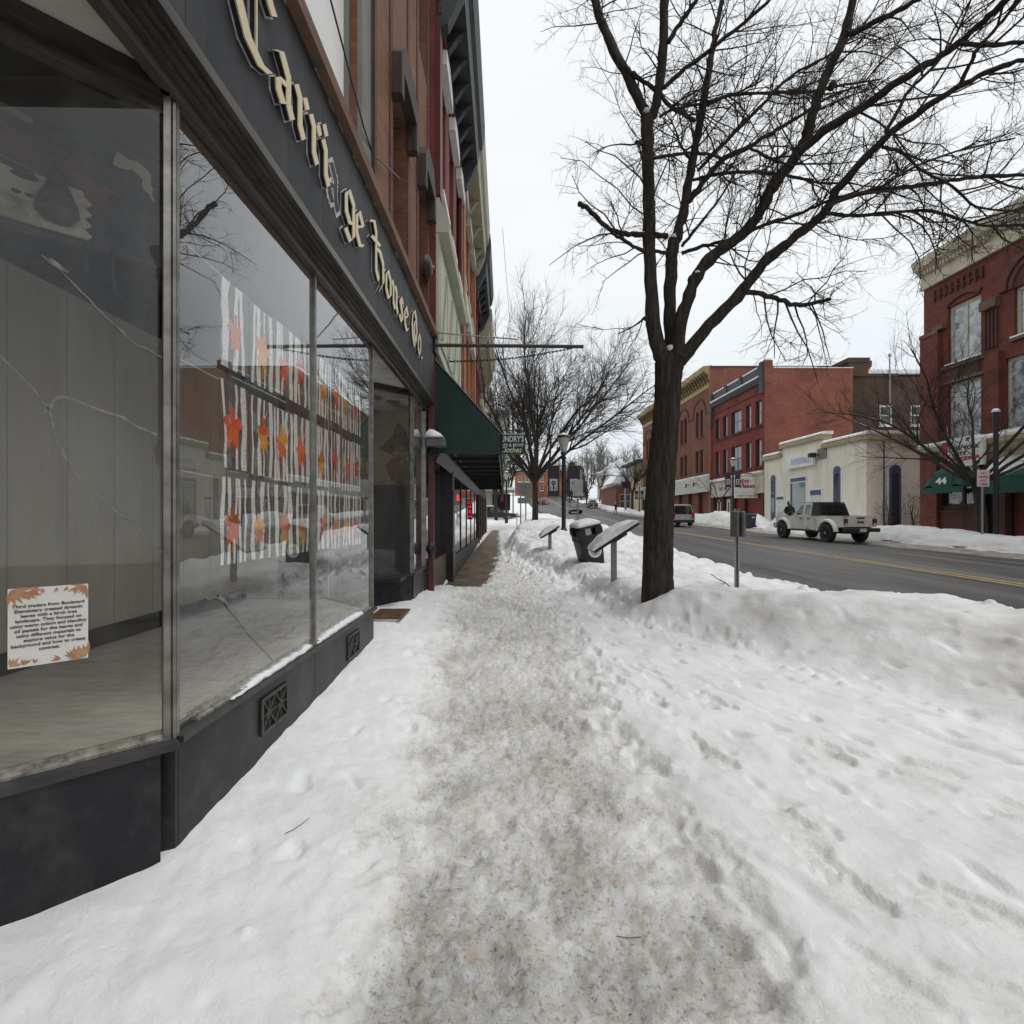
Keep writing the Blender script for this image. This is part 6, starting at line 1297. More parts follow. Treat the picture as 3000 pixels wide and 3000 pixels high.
bare_tree('sapling', 'thin bare sapling before the dark red shopfront', 20.4, 50.5, zrf(50) + .3, 5.2, .8, .09, 1.8, 45, 5, (2, 3, 3.4), .3, levels=2)
bare_tree('pavement_tree', 'bare tree between the far traffic pole and the arched building', 18.8, 80, zrf(80) + .2, 9.5, .8, .22, 3.2, 46, 7, (2.2, 3, 3.4), .4, levels=2, tw=2)
for i, (x, y, h, s, l_) in enumerate(((-1.6, 52, 12, .5, 'slender bare tree behind the diamond shaped road sign'), (-.6, 68, 14, .6, 'bare tree left of the far orange brick building'), (17.2, 118, 9, .7, 'small dark bare tree by the far low brick shop'), (14.5, 128, 13, .6, 'tall thin bare tree before the distant snowy roof'), (24, 140, 16, .8, 'bare tree rising behind the far low brick shop'))):
    bare_tree('distant_tree', l_, x, y, zrf(y) + .1, h, s, .2, h * .22, 60 + i, 7, (1.8, 2.4, 2.6), .5, levels=2, tw=2.6)
# wooded hillside far behind: reads as one mass
rw = np.random.RandomState(9); out = []; b = MB()
for i in range(150):
    y = rw.uniform(195, 260); x = rw.uniform(-30, 95); z = zrf(175) + .4 + 4 * rw.rand() + (8 if x > 30 else 2); h = rw.uniform(9, 16)
    Pp, q = shoot((x, y, z), (0, 0, 1), h * .75, .3, .1, 5, .03, .02, rw); out.append((Pp, q, 4))
    twiggery(Pp, q, rw, out, 2, (1.9, 1.5), (h * .32, h * .15), (.12, .075), .75, .1, .25)
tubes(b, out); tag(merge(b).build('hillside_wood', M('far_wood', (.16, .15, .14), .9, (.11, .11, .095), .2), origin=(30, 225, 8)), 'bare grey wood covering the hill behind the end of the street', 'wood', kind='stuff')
def conifer(x, y, z, h, label, seed):
    rng = np.random.RandomState(seed); t = thing('conifer', label, 'tree', (x, y, z)); b = MB(); b.tube([(x, y, z), (x, y, z + h)], [.3, .05], 6); b.build('trunk', m_bark, t)
    V = []; Q = []
    for i in range(1700):
        f = rng.rand() ** .7; rad = (1 - f) * h * .24 * (.6 + .5 * rng.rand()) + .2; a_ = rng.rand() * 6.28; p = np.array([x + rad * math.cos(a_), y + rad * math.sin(a_), z + h * (.12 + .86 * f) - rad * .25])
        u = rng.randn(3) * .35; v = rng.randn(3) * .25; k = len(V); V += [p - u, p + v, p + u, p - v]; Q.append([k, k + 1, k + 2, k + 3])
    b = MB(); b.raw(np.array(V), np.array(Q)); b.build('crown', M('conifer_green', (.055, .06, .035), .9, (.1, .095, .06), .4), t)
conifer(17.5, 150, zrf(150), 11, 'dark green conifer on the rise behind the double banner lamp', 3); conifer(21, 156, zrf(150), 10, 'second conifer to the right beside a distant snowy roof', 4)
# shrubs against the cream shop, twigs caught in the snow
def shrub(label, x, y, z, h, seed, n=9):
    rng = np.random.RandomState(seed); out = []
    for i in range(n):
        Q, q = shoot((x + rng.randn() * .12, y + rng.randn() * .12, z), (rng.randn() * .4, rng.randn() * .4, 1), h * (.6 + .5 * rng.rand()), .018, .006, 7, .12, .0, rng); out.append((Q, q, 4)); twiggery(Q, q, rng, out, 2, (4, 5), (h * .3, h * .14), (.009, .006), .8, .02)
    b = MB(); tubes(b, out); tag(merge(b).build('bare_shrub', m_twig, origin=(x, y, z)), label, 'shrub')
shrub('leafless shrub against the side wall of the cream shop', 24.3, 31.0, .9, 2.6, 5, 10); shrub('leafless shrub in the snow at the corner of the cream shop', 22.9, 31.2, .9, 2.2, 6, 8)
def stick(name, label, pts, r_):
    b = MB(); b.tube(pts, r_, 5); tag(b.build(name, m_twig), label, 'twig')
z_ = hz(3.0, 7.15); b = MB(); out = [(np.array([(3.12, 7.3, z_ - .02), (3.0, 7.2, z_ + .06), (2.86, 7.1, z_ + .12), (2.74, 7.05, z_ + .2)]), np.array([.008, .007, .006, .004]), 5)]
twiggery(out[0][0], out[0][1], rt, out, 1, (16,), (.12,), (.004,), .9, .05); tubes(b, out); tag(merge(b).build('fallen_twig', m_twig), 'forked twig sticking out of the snow at the foot of the sign post', 'twig')
for label, (x, y, a_, l_) in (('short brown twig lying across the trodden path', (.38, 1.86, .05, .14)), ('curved straw stem on the clean snow beside the bulkhead', (-1.02, 2.3, .8, .12))):
    stick('fallen_twig', label, [(x + math.cos(a_) * l_ * s_ - .2 * l_ * s_ * s_ * math.sin(a_), y + math.sin(a_) * l_ * s_ + .2 * l_ * s_ * s_, hz(x + math.cos(a_) * l_ * s_, y + math.sin(a_) * l_ * s_) + .004) for s_ in (0, .33, .66, 1)], .0013)
# ================================================================== street furniture
def lamp_post(label, x, y, z, h=4.0, group='lamp posts with double banners', banners=True, where=''):
    t = thing('lamp_post', label, 'street lamp', (x, y, z), group); c = (x, y, z)
    b = MB(); b.lathe([(.15, -.4), (.15, .35), (.17, .4), (.17, .48), (.12, .52), (.085, .6), (.075, h - 1.0), (.1, h - .98), (.1, h - .9), (.06, h - .88)], 14, c); b.build('pole', m_black, t, smooth='auto')
    b = MB(); b.lathe([(.05, h - .88), (.13, h - .78), (.12, h - .72), (.10, h - .70)], 12, c); b.lathe([(.26, h - .16), (.24, h - .08), (.1, h - .02), (.04, h + .02), (.03, h + .1), (.0, h + .12)], 12, c); b.build('lantern_frame', m_black, t, smooth='auto')
    b = MB(); b.lathe([(.11, h - .70), (.23, h - .165)], 12, c); b.build('lantern_glass', M('milky_lamp_glass', (.42, .40, .34), .2, spec=.6, coat=.3), t, smooth='auto')
    b = MB(); b.lathe([(.235, h - .075), (.16, h - .005), (.06, h + .04), (.05, h + .03)], 12, c); b.build('snow_cap', m_snow, t, smooth=True)
    if banners:
        b = MB()
        for zz in (h - 1.25, h - 2.45 + .02): b.tube([(x - .66, y, z + zz), (x + .66, y, z + zz)], .018, 6)
        b.build('banner_arms', m_black, t)
        for s_, nm in ((-1, 'left'), (1, 'right')):
            bt = thing('street_banner', 'dark banner with pale emblem on the %s arm of the lamp %s' % (nm, where), 'banner', (x + s_ * .4, y, z + h - 2.4), 'banners on lamp posts')
            T = frame((x + s_ * .4, y)); b = MB(T); K = 8; rings = []
            for i in range(K + 1): zz = z + h - 2.42 + 1.16 * i / K; w_ = .012 * math.sin(i * 1.3); rings.append([(-.23, w_ - .006, zz), (.23, w_ * .5 - .006, zz), (.23, w_ * .5 + .006, zz), (-.23, w_ + .006, zz)])
            b.loft(rings); b.build('cloth', M('banner_navy', (.022, .022, .032), .7, (.035, .033, .045), 5), bt)
            b = MB(T); zc = z + h - 1.98; b.box(-.15, .15, .016, .02, zc - .24, zc + .22); b.build('emblem_panel', M('banner_pale', (.5, .5, .5), .7, (.4, .4, .42), 9), bt)
            b = MB(T); ring(b, 0, zc + .06, .03, .09, 0, 2 * math.pi, .0205, .024, 12); b.box(-.03, .03, .0205, .0245, zc - .2, zc - .04)
            for k in range(3): b.box(-.12 + k * .1, -.09 + k * .1, .0205, .0235, zc - .22, zc - .08)
            b.box(-.17, .17, .016, .02, z + h - 1.42, z + h - 1.38); b.box(-.14, .14, .016, .02, z + h - 1.52, z + h - 1.48); b.build('emblem', MATS['banner_navy'], bt)
    return t
lamp_post('black lamp post with two banners on the near snowbank', 2.02, 20, .5, 4.25, where='on the near snowbank')
lamp_post('lamp post with two banners on the far kerb before the cream shop', 18.55, 43, zrf(43) + .15, 5.6, where='before the cream shop')
lamp_post('small distant lamp post on the far kerb beyond the arched building', 18.4, 74, zrf(74) + .15, 4.6, where='beyond the arched building')
lamp_post('small distant lamp post on the near kerb behind the road sign', -.5, 46, zrf(46) + .2, 4.6, banners=False)
t = thing('plain_post', 'plain black post capped with snow beside the long green awning', 'post', (18.9, 20.0, .3)); b = MB(); b.tube([(18.9, 20, .1), (18.9, 20, 5.6)], .085, 10); b.lathe([(.19, 0), (.19, .35), (.13, .45)], 12, (18.9, 20, .35)); b.build('shaft', m_black, t, smooth='auto'); b = MB(); b.lathe([(.13, 0), (.14, .05), (.08, .13), (.0, .15)], 10, (18.9, 20, 5.6)); b.build('snow_cap', m_snow, t, smooth=True)
# near sign post (channel steel), its plates seen from behind
t = thing('sign_post', 'galvanised channel post with small plates seen from behind in the near snowbank', 'sign post', (3.25, 7.42, .3))
x, y = 3.25, 7.42; zt = 1.62
b = MB(); b.prism([(x - .036, y - .02), (x - .02, y - .02), (x - .012, y + .016), (x + .012, y + .016), (x + .02, y - .02), (x + .036, y - .02), (x + .036, y - .014), (x + .024, y - .014), (x + .015, y + .022), (x - .015, y + .022), (x - .024, y - .014), (x - .036, y - .014)], .1, zt, 2)
b.build('channel', m_steel, t)
b = MB()
for k in range(22): b.lathe([(.006, 0), (.006, .004)], 8, (x, y + .012, .6 + k * .045), 1)
b.build('punched_holes', m_dark, t)
b = MB(); b.cbox(x - .075, x - .018, y - .16, y + .05, 1.22, zt - .03, .02); b.cbox(x + .018, x + .078, y - .15, y + .05, 1.22, zt - .03, .02); b.build('plate', M('dull_plate_back', (.15, .15, .14), .5, (.10, .10, .095), 6, metal=.3), t)
# bent snow-topped information panels
def info_panel(label, x, y, z, tilt, w, h):
    t = thing('information_panel', label, 'panel', (x, y, z), 'tilted panels on posts in the near snowbank')
    b = MB(); b.prism([(x - .045, y - .03), (x + .045, y - .03), (x + .045, y + .03), (x - .045, y + .03)], z - .2, z + h, 2); b.build('post', M('grey_post', (.24, .24, .24), .5, (.18, .18, .18), 8), t)
    ca, sa = math.cos(tilt), math.sin(tilt)
    def Q(u, n_, v): return (x + u * ca - n_ * sa, y + v, z + h + u * sa + n_ * ca)
    b = MB(); o = [Q(-w / 2, .0, -.3), Q(w / 2, .0, -.3), Q(w / 2, .0, .3), Q(-w / 2, .0, .3)]; o2 = [Q(-w / 2, .045, -.3), Q(w / 2, .045, -.3), Q(w / 2, .045, .3), Q(-w / 2, .045, .3)]; b.loft([o, o2]); b.loft([[Q(-.05, -.05, -.15), Q(.2, -.05, -.15), Q(.2, -.05, .15), Q(-.05, -.05, .15)], [Q(-.05, -.001, -.15), Q(.2, -.001, -.15), Q(.2, -.001, .15), Q(-.05, -.001, .15)]]); b.build('board', m_black, t)
    b = MB(); K = 14; rings = []
    for i in range(K + 1):
        u = -w / 2 - .01 + (w + .03) * i / K; th_ = .13 * math.sin(math.pi * min(1, (i + .35) / (K + .6))) ** .55 + .008 * math.sin(i * 2.1)
        rings.append([Q(u, .047, -.31), Q(u, .047, .31), Q(u, .047 + th_ * .75, .30), Q(u, .047 + th_, .16), Q(u, .047 + th_ * 1.04, 0), Q(u, .047 + th_, -.16), Q(u, .047 + th_ * .75, -.30)])
    b.loft(rings); b.build('snow_load', M('pocked_snow', (.84, .85, .86), .75, (.62, .63, .64), 5, bump=(16, .02), ramp=(.48, .62)), t, smooth='auto')
info_panel('tilted panel on a grey post heaped with snow before the leaning bin', 1.68, 8.45, hz(1.68, 8.3) - .02, R(33), .84, .70)
info_panel('farther tilted snow topped panel on a post by the black lamp post', 1.05, 14.2, hz(1.0, 14.0) - .05, R(32), .6, .55)
# leaning litter bin
t = thing('litter_bin', 'black hooded litter bin leaning in the snowbank with a round white emblem', 'litter bin', (0, 0, 0), local=True)
def rsq(hw, z, k=5, r_=.3):
    out = []
    for cx, cy, a0 in ((1, 1, 0), (-1, 1, 90), (-1, -1, 180), (1, -1, 270)):
        for i in range(k): a_ = R(a0 + 90 * i / (k - 1)); out.append((cx * hw * (1 - r_) + hw * r_ * math.cos(a_), cy * hw * (1 - r_) + hw * r_ * math.sin(a_), z))
    return out
m_bin = M('black_bin_plastic', (.013, .014, .015), .45, (.022, .023, .024), 5, bump=(60, .001))
b = MB(); b.loft([rsq(.21, -.2), rsq(.23, .1), rsq(.265, .62), rsq(.268, .66), rsq(.285, .665), rsq(.285, .70)]); b.build('body', m_bin, t, smooth='auto')
b = MB(); b.loft([rsq(.282, .703), rsq(.285, .8)]); 
for sx in (-1, 1):
    for sy in (-1, 1): b.cbox(sx * .2 - .085, sx * .2 + .085, sy * .2 - .085, sy * .2 + .085, .80, .95, .02)
b.loft([rsq(.285, .95), rsq(.275, 1.0), rsq(.2, 1.06)]); b.loft([rsq(.1, .801), rsq(.1, .949)]); b.build('hood', m_bin, t, smooth='auto')
b = MB(); b.prism([(-.115, .805), (.02, .805), (.01, .945), (-.115, .945)], -.272, -.268, 1); b.build('flap_glint', M('flap_sheen', (.30, .31, .32), .35), t)
b = MB(); b.loft([rsq(.29, 1.0), rsq(.27, 1.045), rsq(.20, 1.09), rsq(.1, 1.12)]); b.build('snow_cap', m_snow, t, smooth=True)
TB_ = frame((0, -.262)); b = MB(TB_)
def ringT(mb, uc, zc, r0, r1, n0, n1, K=24): ring(mb, uc, zc, r0, r1, 0, 2 * math.pi, n0, n1, K)
ringT(b, .03, .44, .10, .15, .0, .012); ringT(b, .03, .44, .07, .085, .0, .012); b.text('W', .13, (.03, .012, .395), None, .004, bold=.006); b.build('emblem', M('emblem_white', (.62, .63, .64), .6), t)
t.location = (1.78, 11.3, .36); t.rotation_euler = (R(4), R(-12), R(12)); t.scale = (1, 1, 1)
# wheelie bin across the street
t = thing('wheelie_bin', 'dark blue wheeled bin standing in a gap of the far snowbank', 'bin', (17.75, 38.3, zrf(38) + .12))
x, y, z = 17.75, 38.3, zrf(38) + .1; b = MB(); b.loft([[(x - .28, y - .3, z), (x + .28, y - .3, z), (x + .28, y + .3, z), (x - .28, y + .3, z)], [(x - .36, y - .4, z + 1.0), (x + .36, y - .4, z + 1.0), (x + .36, y + .4, z + 1.0), (x - .36, y + .4, z + 1.0)]]); b.build('body', M('navy_plastic', (.022, .027, .042), .45), t)
b = MB(); b.loft([[(x - .4, y - .44, z + 1.003), (x + .4, y - .44, z + 1.003), (x + .4, y + .46, z + 1.003), (x - .4, y + .46, z + 1.003)], [(x - .36, y - .38, z + 1.12), (x + .36, y - .38, z + 1.12), (x + .36, y + .44, z + 1.1), (x - .36, y + .44, z + 1.1)]]); b.tube([(x - .42, y - .45, z + 1.0), (x - .42, y + .3, z + 1.02)], .03, 6); b.build('lid', MATS['navy_plastic'], t)
b = MB(); b.box(x + .02, x + .25, y - .385, y - .375, z + .78, z + .86); b.build('sticker', m_white, t)
for s_ in (-1, 1): b = MB(); b.lathe([(.04, -.03), (.13, -.03), (.13, .03), (.04, .03)], 14, (x + s_ * .3, y - .33, z + .12), 0); b.build('wheel', m_black, t)
# other road signs
def plate_sign(name, label, x, y, zb, h, w, ph, mat, pw=.03, txt=None, col=None, group=None):
    t = thing(name, label, 'road sign', (x, y, zb), group); b = MB(); b.tube([(x, y, zb - .4), (x, y, zb + h)], pw, 6); b.build('post', m_steel, t)
    b = MB(); b.cbox(x - w / 2, x + w / 2, y - .05, y - .035, zb + h - ph, zb + h, .015); p = b.build('plate', mat, t)
    if txt:
        b = MB(frame((x, y - .051)))
        for k, s_ in enumerate(txt): b.text(s_, ph * .2, (0, .001, zb + h - ph * (.27 + .22 * k)), w * .75 if len(s_) > 3 else None, .002, bold=.002)
        b.build('legend', col, t)
    return t
m_back = M('sign_back', (.34, .34, .33), .5, (.27, .27, .26), 5, metal=.3)
plate_sign('parking_sign', 'pale rectangular sign plate on a thin post beside the near lamp post', 2.35, 18.3, hz(2.35, 18.2) - .05, 2.0, .37, .58, m_back)
plate_sign('road_sign', 'taller narrow sign seen from behind just past the near lamp post', 2.9, 22.5, hz(2.9, 22.5) - .05, 2.6, .38, 1.05, M('grey_sign_back', (.22, .22, .21), .5))
m_redt = M('sign_red_print', (.36, .03, .03), .6)
plate_sign('no_parking_sign', 'white no parking sign on a steel post beside the pavement tree', 18.55, 20.2, hf(18.55, 20.2) - .02, 2.55, .48, .66, M('sign_pinkish_white', (.62, .57, .55), .5), .04, ('NO', 'PARKING', 'ANY', 'TIME'), m_redt)
t = thing('octagonal_sign', 'octagonal road sign seen from behind on twin posts at the left kerb', 'road sign', (1.0, 38, zrf(38)))
x, y, z = .92, 38, zrf(38) + 3.05; b = MB(); b.prism([(x + .66 * math.cos(R(22.5 + 45 * i)), z + .5 * math.sin(R(22.5 + 45 * i))) for i in range(8)], y, y + .03, 1); b.build('plate', M('sign_back_light', (.36, .36, .35), .45, (.26, .26, .25), 4, metal=.4), t)
b = MB(); b.cbox(x - .5, x + .5, y + .002, y + .03, z - 1.1, z - .68, .02); b.build('lower_plate', MATS['sign_back_light'], t); b = MB(); b.tube([(x - .28, y - .04, z - 3), (x - .28, y - .04, z + .1)], .05, 6); b.build('post', m_steel, t); b = MB(); b.tube([(x + .1, y - .04, z - 3), (x + .1, y - .04, z + .2)], .05, 6); b.build('post', m_steel, t)
b = MB(); b.tube([(x - .45, y - .02, z + .47), (x + .45, y - .02, z + .47)], .04, 5); b.build('snow_edge', m_snow, t)
# traffic signal mast on the far corner
t = thing('traffic_mast', 'grey traffic mast with long arm reaching over the far crossing', 'traffic mast', (15.3, 78, zrf(78)))
z = zrf(78); b = MB(); b.tube([(18.2, 82, z), (18.2, 82, z + 6.2)], [.2, .16], 8); b.build('pole', m_steel, t); b = MB(); b.tube([(18.2, 82, z + 6.0), (14, 82, z + 6.35), (10.6, 82, z + 6.6)], [.1, .08, .06], 6); b.build('arm', m_steel, t)
b = MB(); b.box(17.5, 19.0, 81.8, 82, z + 4.1, z + 5.2); b.build('cabinet', MATS['slate_grey_cornice'], t)
t = thing('bollard_reflector', 'slim marker post with orange reflector by the left kerb', 'marker post', (-.2, 33, zrf(33))); b = MB(); b.tube([(.35, 36, zrf(36)), (.35, 36, zrf(36) + 1.3)], .045, 6); b.build('post', m_white, t); b = MB(); b.cbox(.28, .42, 35.93, 35.95, zrf(36) + .95, zrf(36) + 1.2, .01); b.build('reflector', M('amber', (.5, .3, .04), .4), t)
t = thing('tree_guard', 'thin black metal hoops poking from the snow before the takeaway window', 'railing', (20, 24, .9)); z = hf(20.3, 23.6)
for k in range(5): b = MB(); b.tube([(20.2 + k * .06, 23.9 - k * .11, z - .1), (20.2 + k * .06, 23.9 - k * .11, z + .42)], .012, 5); b.build('upright', m_black, t)
t = thing('iron_hook_pole', 'tall thin black pole with a hook before the takeaway window', 'pole', (20.6, 23.6, z)); b = MB(); b.tube([(20.55, 23.3, z - .1), (20.55, 23.3, z + 2.4), (20.6, 23.3, z + 2.5)], .02, 5); b.build('rod', m_black, t); b = MB(); b.lathe([(.05, 0), (.05, .04)], 8, (20.55, 23.3, z)); b.build('foot', m_black, t)
# overhead wires
for label, pts in (('thin overhead wire slanting down from the row of cornices', [(-.35, 19, 12.2), (0.2, 40, 12.0), (2.4, 80, 13.0)]), ('thin service wire looping in front of the upper shop window', [(-1.36, 3.2, 5.6), (-1.33, 4.6, 5.0), (-1.36, 5.0, 5.05), (-1.36, 6.2, 5.6)])):
    b = MB(); b.tube(pts, .009, 4); tag(b.build('wire', m_black), label, 'wire')
# ================================================================== vehicles (local space: x forward, y left, z up)
m_tyre = M('tyre_rubber', (.018, .018, .018), .8, (.05, .045, .04), 5, bump=(30, .004)); m_rim = M('alloy_rim', (.36, .35, .33), .45, (.2, .19, .17), 8, metal=.3); m_carglass = M('car_glass', (.012, .014, .016), .04, spec=1, coat=.6)
m_lens = M('tail_red', (.28, .015, .015), .25, spec=.7)
def wheel(parent, x, y, r_, w_, spokes=5, knob=False):
    b = MB(); s_ = 1 if y > 0 else -1
    b.lathe([(r_ * .6, -w_ / 2), (r_ * .93, -w_ / 2), (r_, -w_ * .36), (r_, w_ * .36), (r_ * .93, w_ / 2), (r_ * .6, w_ / 2), (r_ * .6, -w_ / 2)], 28, (x, y, r_), 1)
    if knob:
        for k in range(28):
            a_ = 2 * math.pi * k / 28; c_, d_ = math.cos(a_), math.sin(a_); e = (-d_, c_)
            for q in (-.32, .32):
                p = [(x + (r_ - .004) * c_ + e[0] * t_, y + w_ * q + g_, r_ + (r_ - .004) * d_ + e[1] * t_) for t_, g_ in ((-.022, -.05), (.022, -.05), (.022, .05), (-.022, .05))]; o = [(v[0] + c_ * .016, v[1], v[2] + d_ * .016) for v in p]; b.loft([p, o])
    w = b.build('wheel', m_tyre, parent, smooth='auto')
    b = MB(); yo = y + s_ * w_ * .42
    b.lathe([(r_ * .62, s_ * .0), (r_ * .56, s_ * -.02), (r_ * .54, s_ * .05), (r_ * .6, s_ * .06), (r_ * .62, 0)], 28, (x, yo, r_), 1)
    for k in range(spokes):
        a_ = 2 * math.pi * k / spokes + .3; c_, d_ = math.cos(a_), math.sin(a_); e = (-d_, c_)
        p = [(x + r_ * q * c_ + e[0] * t_, yo - s_ * .02, r_ + r_ * q * d_ + e[1] * t_) for q, t_ in ((.1, -.05), (.56, -.035), (.56, .035), (.1, .05))]; b.loft([p, [(v[0], v[1] + s_ * .035, v[2]) for v in p]])
    b.lathe([(.0, s_ * -.035), (r_ * .16, s_ * -.03), (r_ * .16, s_ * .02), (.0, s_ * .02)], 12, (x, yo, r_), 1); b.build('rim', m_rim, w, smooth='auto')
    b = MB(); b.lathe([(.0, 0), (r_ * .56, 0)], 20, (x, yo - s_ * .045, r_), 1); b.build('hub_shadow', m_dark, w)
t = thing('pickup_truck', 'dusty beige four door pickup with black hardtop parked at the far kerb', 'pickup truck', (0, 0, 0), local=True)
m_pt = M('dusty_beige_paint', (.60, .565, .49), .4, (.48, .45, .385), 1.6, coat=.35, stain=(2.2, (.22, .19, .15)), spec=.5)
m_ptc = M('clean_beige_paint', (.62, .585, .51), .35, (.56, .53, .46), 2, coat=.4); m_flare = M('pale_flare', (.72, .72, .69), .45, (.62, .61, .58), 4); m_bp = M('black_plastic', (.016, .016, .017), .6)
def arch_(cx, r_, a0, a1, k=9): return [(cx + r_ * math.cos(R(a0 + (a1 - a0) * i / k)), .42 + r_ * math.sin(R(a0 + (a1 - a0) * i / k))) for i in range(k + 1)]
prof = [(-2.66, .74), (-2.16, .70)] + arch_(-1.64, .54, 150, 18)[::1] + [(-1.0, .52), (1.22, .52)] + arch_(1.85, .54, 165, 22) + [(2.5, .72), (2.62, .8), (2.62, 1.1), (2.5, 1.2), (1.95, 1.26), (1.1, 1.3), (1.05, 1.22), (-.86, 1.22), (-.9, 1.24), (-2.66, 1.24)]
b = MB(); b.prism(prof, -.80, .80, 1); b.build('body', m_pt, t)
b = MB(); b.box(-2.5, 2.3, -.6, .6, .42, .72); b.box(-1.1, 1.25, .72, .84, .44, .52); b.box(-1.1, 1.25, -.84, -.72, .44, .52); b.build('chassis', m_bp, t)
def cabring(x, zb, zt, wb, wt): return [(x, -wb, zb), (x, wb, zb), (x, wt, zt), (x, -wt, zt)]
b = MB(); b.loft([[(1.1, -.78, 1.222), (1.1, .78, 1.222), (.52, .68, 1.84), (.52, -.68, 1.84)], [(-.35, -.78, 1.222), (-.35, .78, 1.222), (-.35, .68, 1.87), (-.35, -.68, 1.87)]]); b.build('cab', m_ptc, t)
b = MB(); b.loft([[(-.353, -.785, 1.222), (-.353, .785, 1.222), (-.353, .69, 1.875), (-.353, -.69, 1.875)], [(-1.0, -.785, 1.25), (-1.0, .785, 1.25), (-.78, .69, 1.86), (-.78, -.69, 1.86)]]); b.loft([[(.6, -.69, 1.875), (.6, .69, 1.875), (.6, .67, 1.9), (.6, -.67, 1.9)], [(-.78, -.69, 1.876), (-.78, .69, 1.876), (-.78, .67, 1.91), (-.78, -.67, 1.91)]]); b.build('hardtop', m_bp, t)
def sidepane(x0, x1, x2, x3, s_):   # bottom front, bottom rear, top rear, top front
    b = MB(); f = lambda z: (.78 - (z - 1.222) / .62 * .10 + .006) * s_
    q = [(x0, f(1.27), 1.27), (x1, f(1.27), 1.27), (x2, f(1.78), 1.78), (x3, f(1.78), 1.78)]; b.loft([q, [(p[0], p[1] - s_ * .012, p[2]) for p in q]]); return b
for s_ in (1, -1):
    for q in ((.93, .32, .32, .52), (.18, -.28, -.28, .18)):
        d = MB(); x0, x1 = (1.05, .25) if q[0] > .5 else (.25, -.34); d.box(x1 + .01, x0 - .01, s_ * .8005, s_ * .812, .56, 1.215); d = d.build('door', m_pt, t)
        sidepane(*q, s_).build('pane', m_carglass, d)
        b = MB(); b.cbox(x1 + .06, x1 + .24, s_ * .8125, s_ * .84, 1.05, 1.1, .008); b.build('handle', m_bp, d)
    sidepane(-.40, -.88, -.74, -.40, s_).build('quarter_pane', m_carglass, t)
    for cx in (1.85, -1.64):
        b = MB(); rings = []
        for i in range(11):
            a_ = R(172 - 164 * i / 10); c_, d_ = math.cos(a_), math.sin(a_)
            def fl(r_, yy_): return (cx + r_ * c_ * 1.08, yy_ * s_, .42 + min(r_ * d_ * 1.05, .62 + (r_ - .5) * .4))
            rings.append([fl(.53, .79), fl(.53, .95), fl(.62, .95), fl(.66, .84), fl(.66, .79)])
        b.loft(rings); b.build('wheel_flare', m_flare, t, smooth='auto')
        wheel(t, cx, s_ * .81, .42, .28, 5, True)
    b = MB(); b.tube([(.95, s_ * .8, 1.26), (1.0, s_ * .98, 1.3)], .025, 5); b.cbox(.92, 1.05, s_ * .95, s_ * 1.13, 1.2, 1.42, .03); b.build('mirror', m_bp, t)
    b = MB(); b.cbox(-2.69, -2.64, s_ * .60, s_ * .795, .84, 1.12, .015); L_ = b.build('tail_light', m_bp, t); b = MB(); b.box(-2.70, -2.691, s_ * .64, s_ * .76, .94, 1.08); b.build('lens', m_lens, L_); b = MB(); b.box(-2.70, -2.691, s_ * .64, s_ * .76, .86, .91); b.build('reverse_lens', m_white, L_)
    b = MB(); b.lathe([(.0, .03), (.1, .03), (.11, 0)], 16, (2.62, s_ * .5, 1.0), 0); b.build('headlight', m_white, t)
q = [(1.06, -.68, 1.29), (1.06, .68, 1.29), (.6, .62, 1.8), (.6, -.62, 1.8)]; b = MB(); b.loft([q, [(p[0] + .05, p[1], p[2] + .01) for p in q]]); b.build('windscreen', m_carglass, t)
q = [(-1.005, -.62, 1.34), (-1.005, .62, 1.34), (-.83, .57, 1.76), (-.83, -.57, 1.76)]; b = MB(); b.loft([q, [(p[0] - .03, p[1], p[2]) for p in q]]); b.build('rear_pane', m_carglass, t)
b = MB(); b.cbox(-2.685, -2.65, -.59, .59, .76, 1.235, .012); tg = b.build('tailgate', m_ptc, t)
b = MB(); b.box(-2.692, -2.686, -.2, .2, 1.12, 1.19); b.build('handle', m_bp, tg); b = MB(np.array([[0, -1, 0, -2.687], [-1, 0, 0, 0], [0, 0, 1, 0.]])); b.text('Jeep', .17, (.0, .003, .93), .36, .004, bold=.006); b.build('lettering', m_bp, tg)
b = MB(); b.cbox(-2.86, -2.64, -.86, .86, .52, .70, .03); b.build('rear_bumper', m_bp, t); b = MB(); b.box(-2.875, -2.861, -.16, .16, .52, .68); b.build('number_plate', M('plate_grey', (.5, .5, .5), .5, (.35, .35, .36), 20), t)
b = MB(); b.cbox(2.62, 2.85, -.8, .8, .55, .78, .03); b.build('front_bumper', m_bp, t); b = MB()
for k in range(7): b.box(2.6205, 2.635, -.36 + k * .1, -.30 + k * .1, .86, 1.12)
b.build('grille', m_bp, t)
b = MB(); b.box(-2.55, -1.0, -.68, .68, 1.2405, 1.25); b.build('bed_cover', m_bp, t)
ang = math.atan2(3.49, -.27); t.location = (15.95 - .13, 26.25, zrf(26.2) + .055); t.rotation_euler = (0, -math.atan(.02), ang)
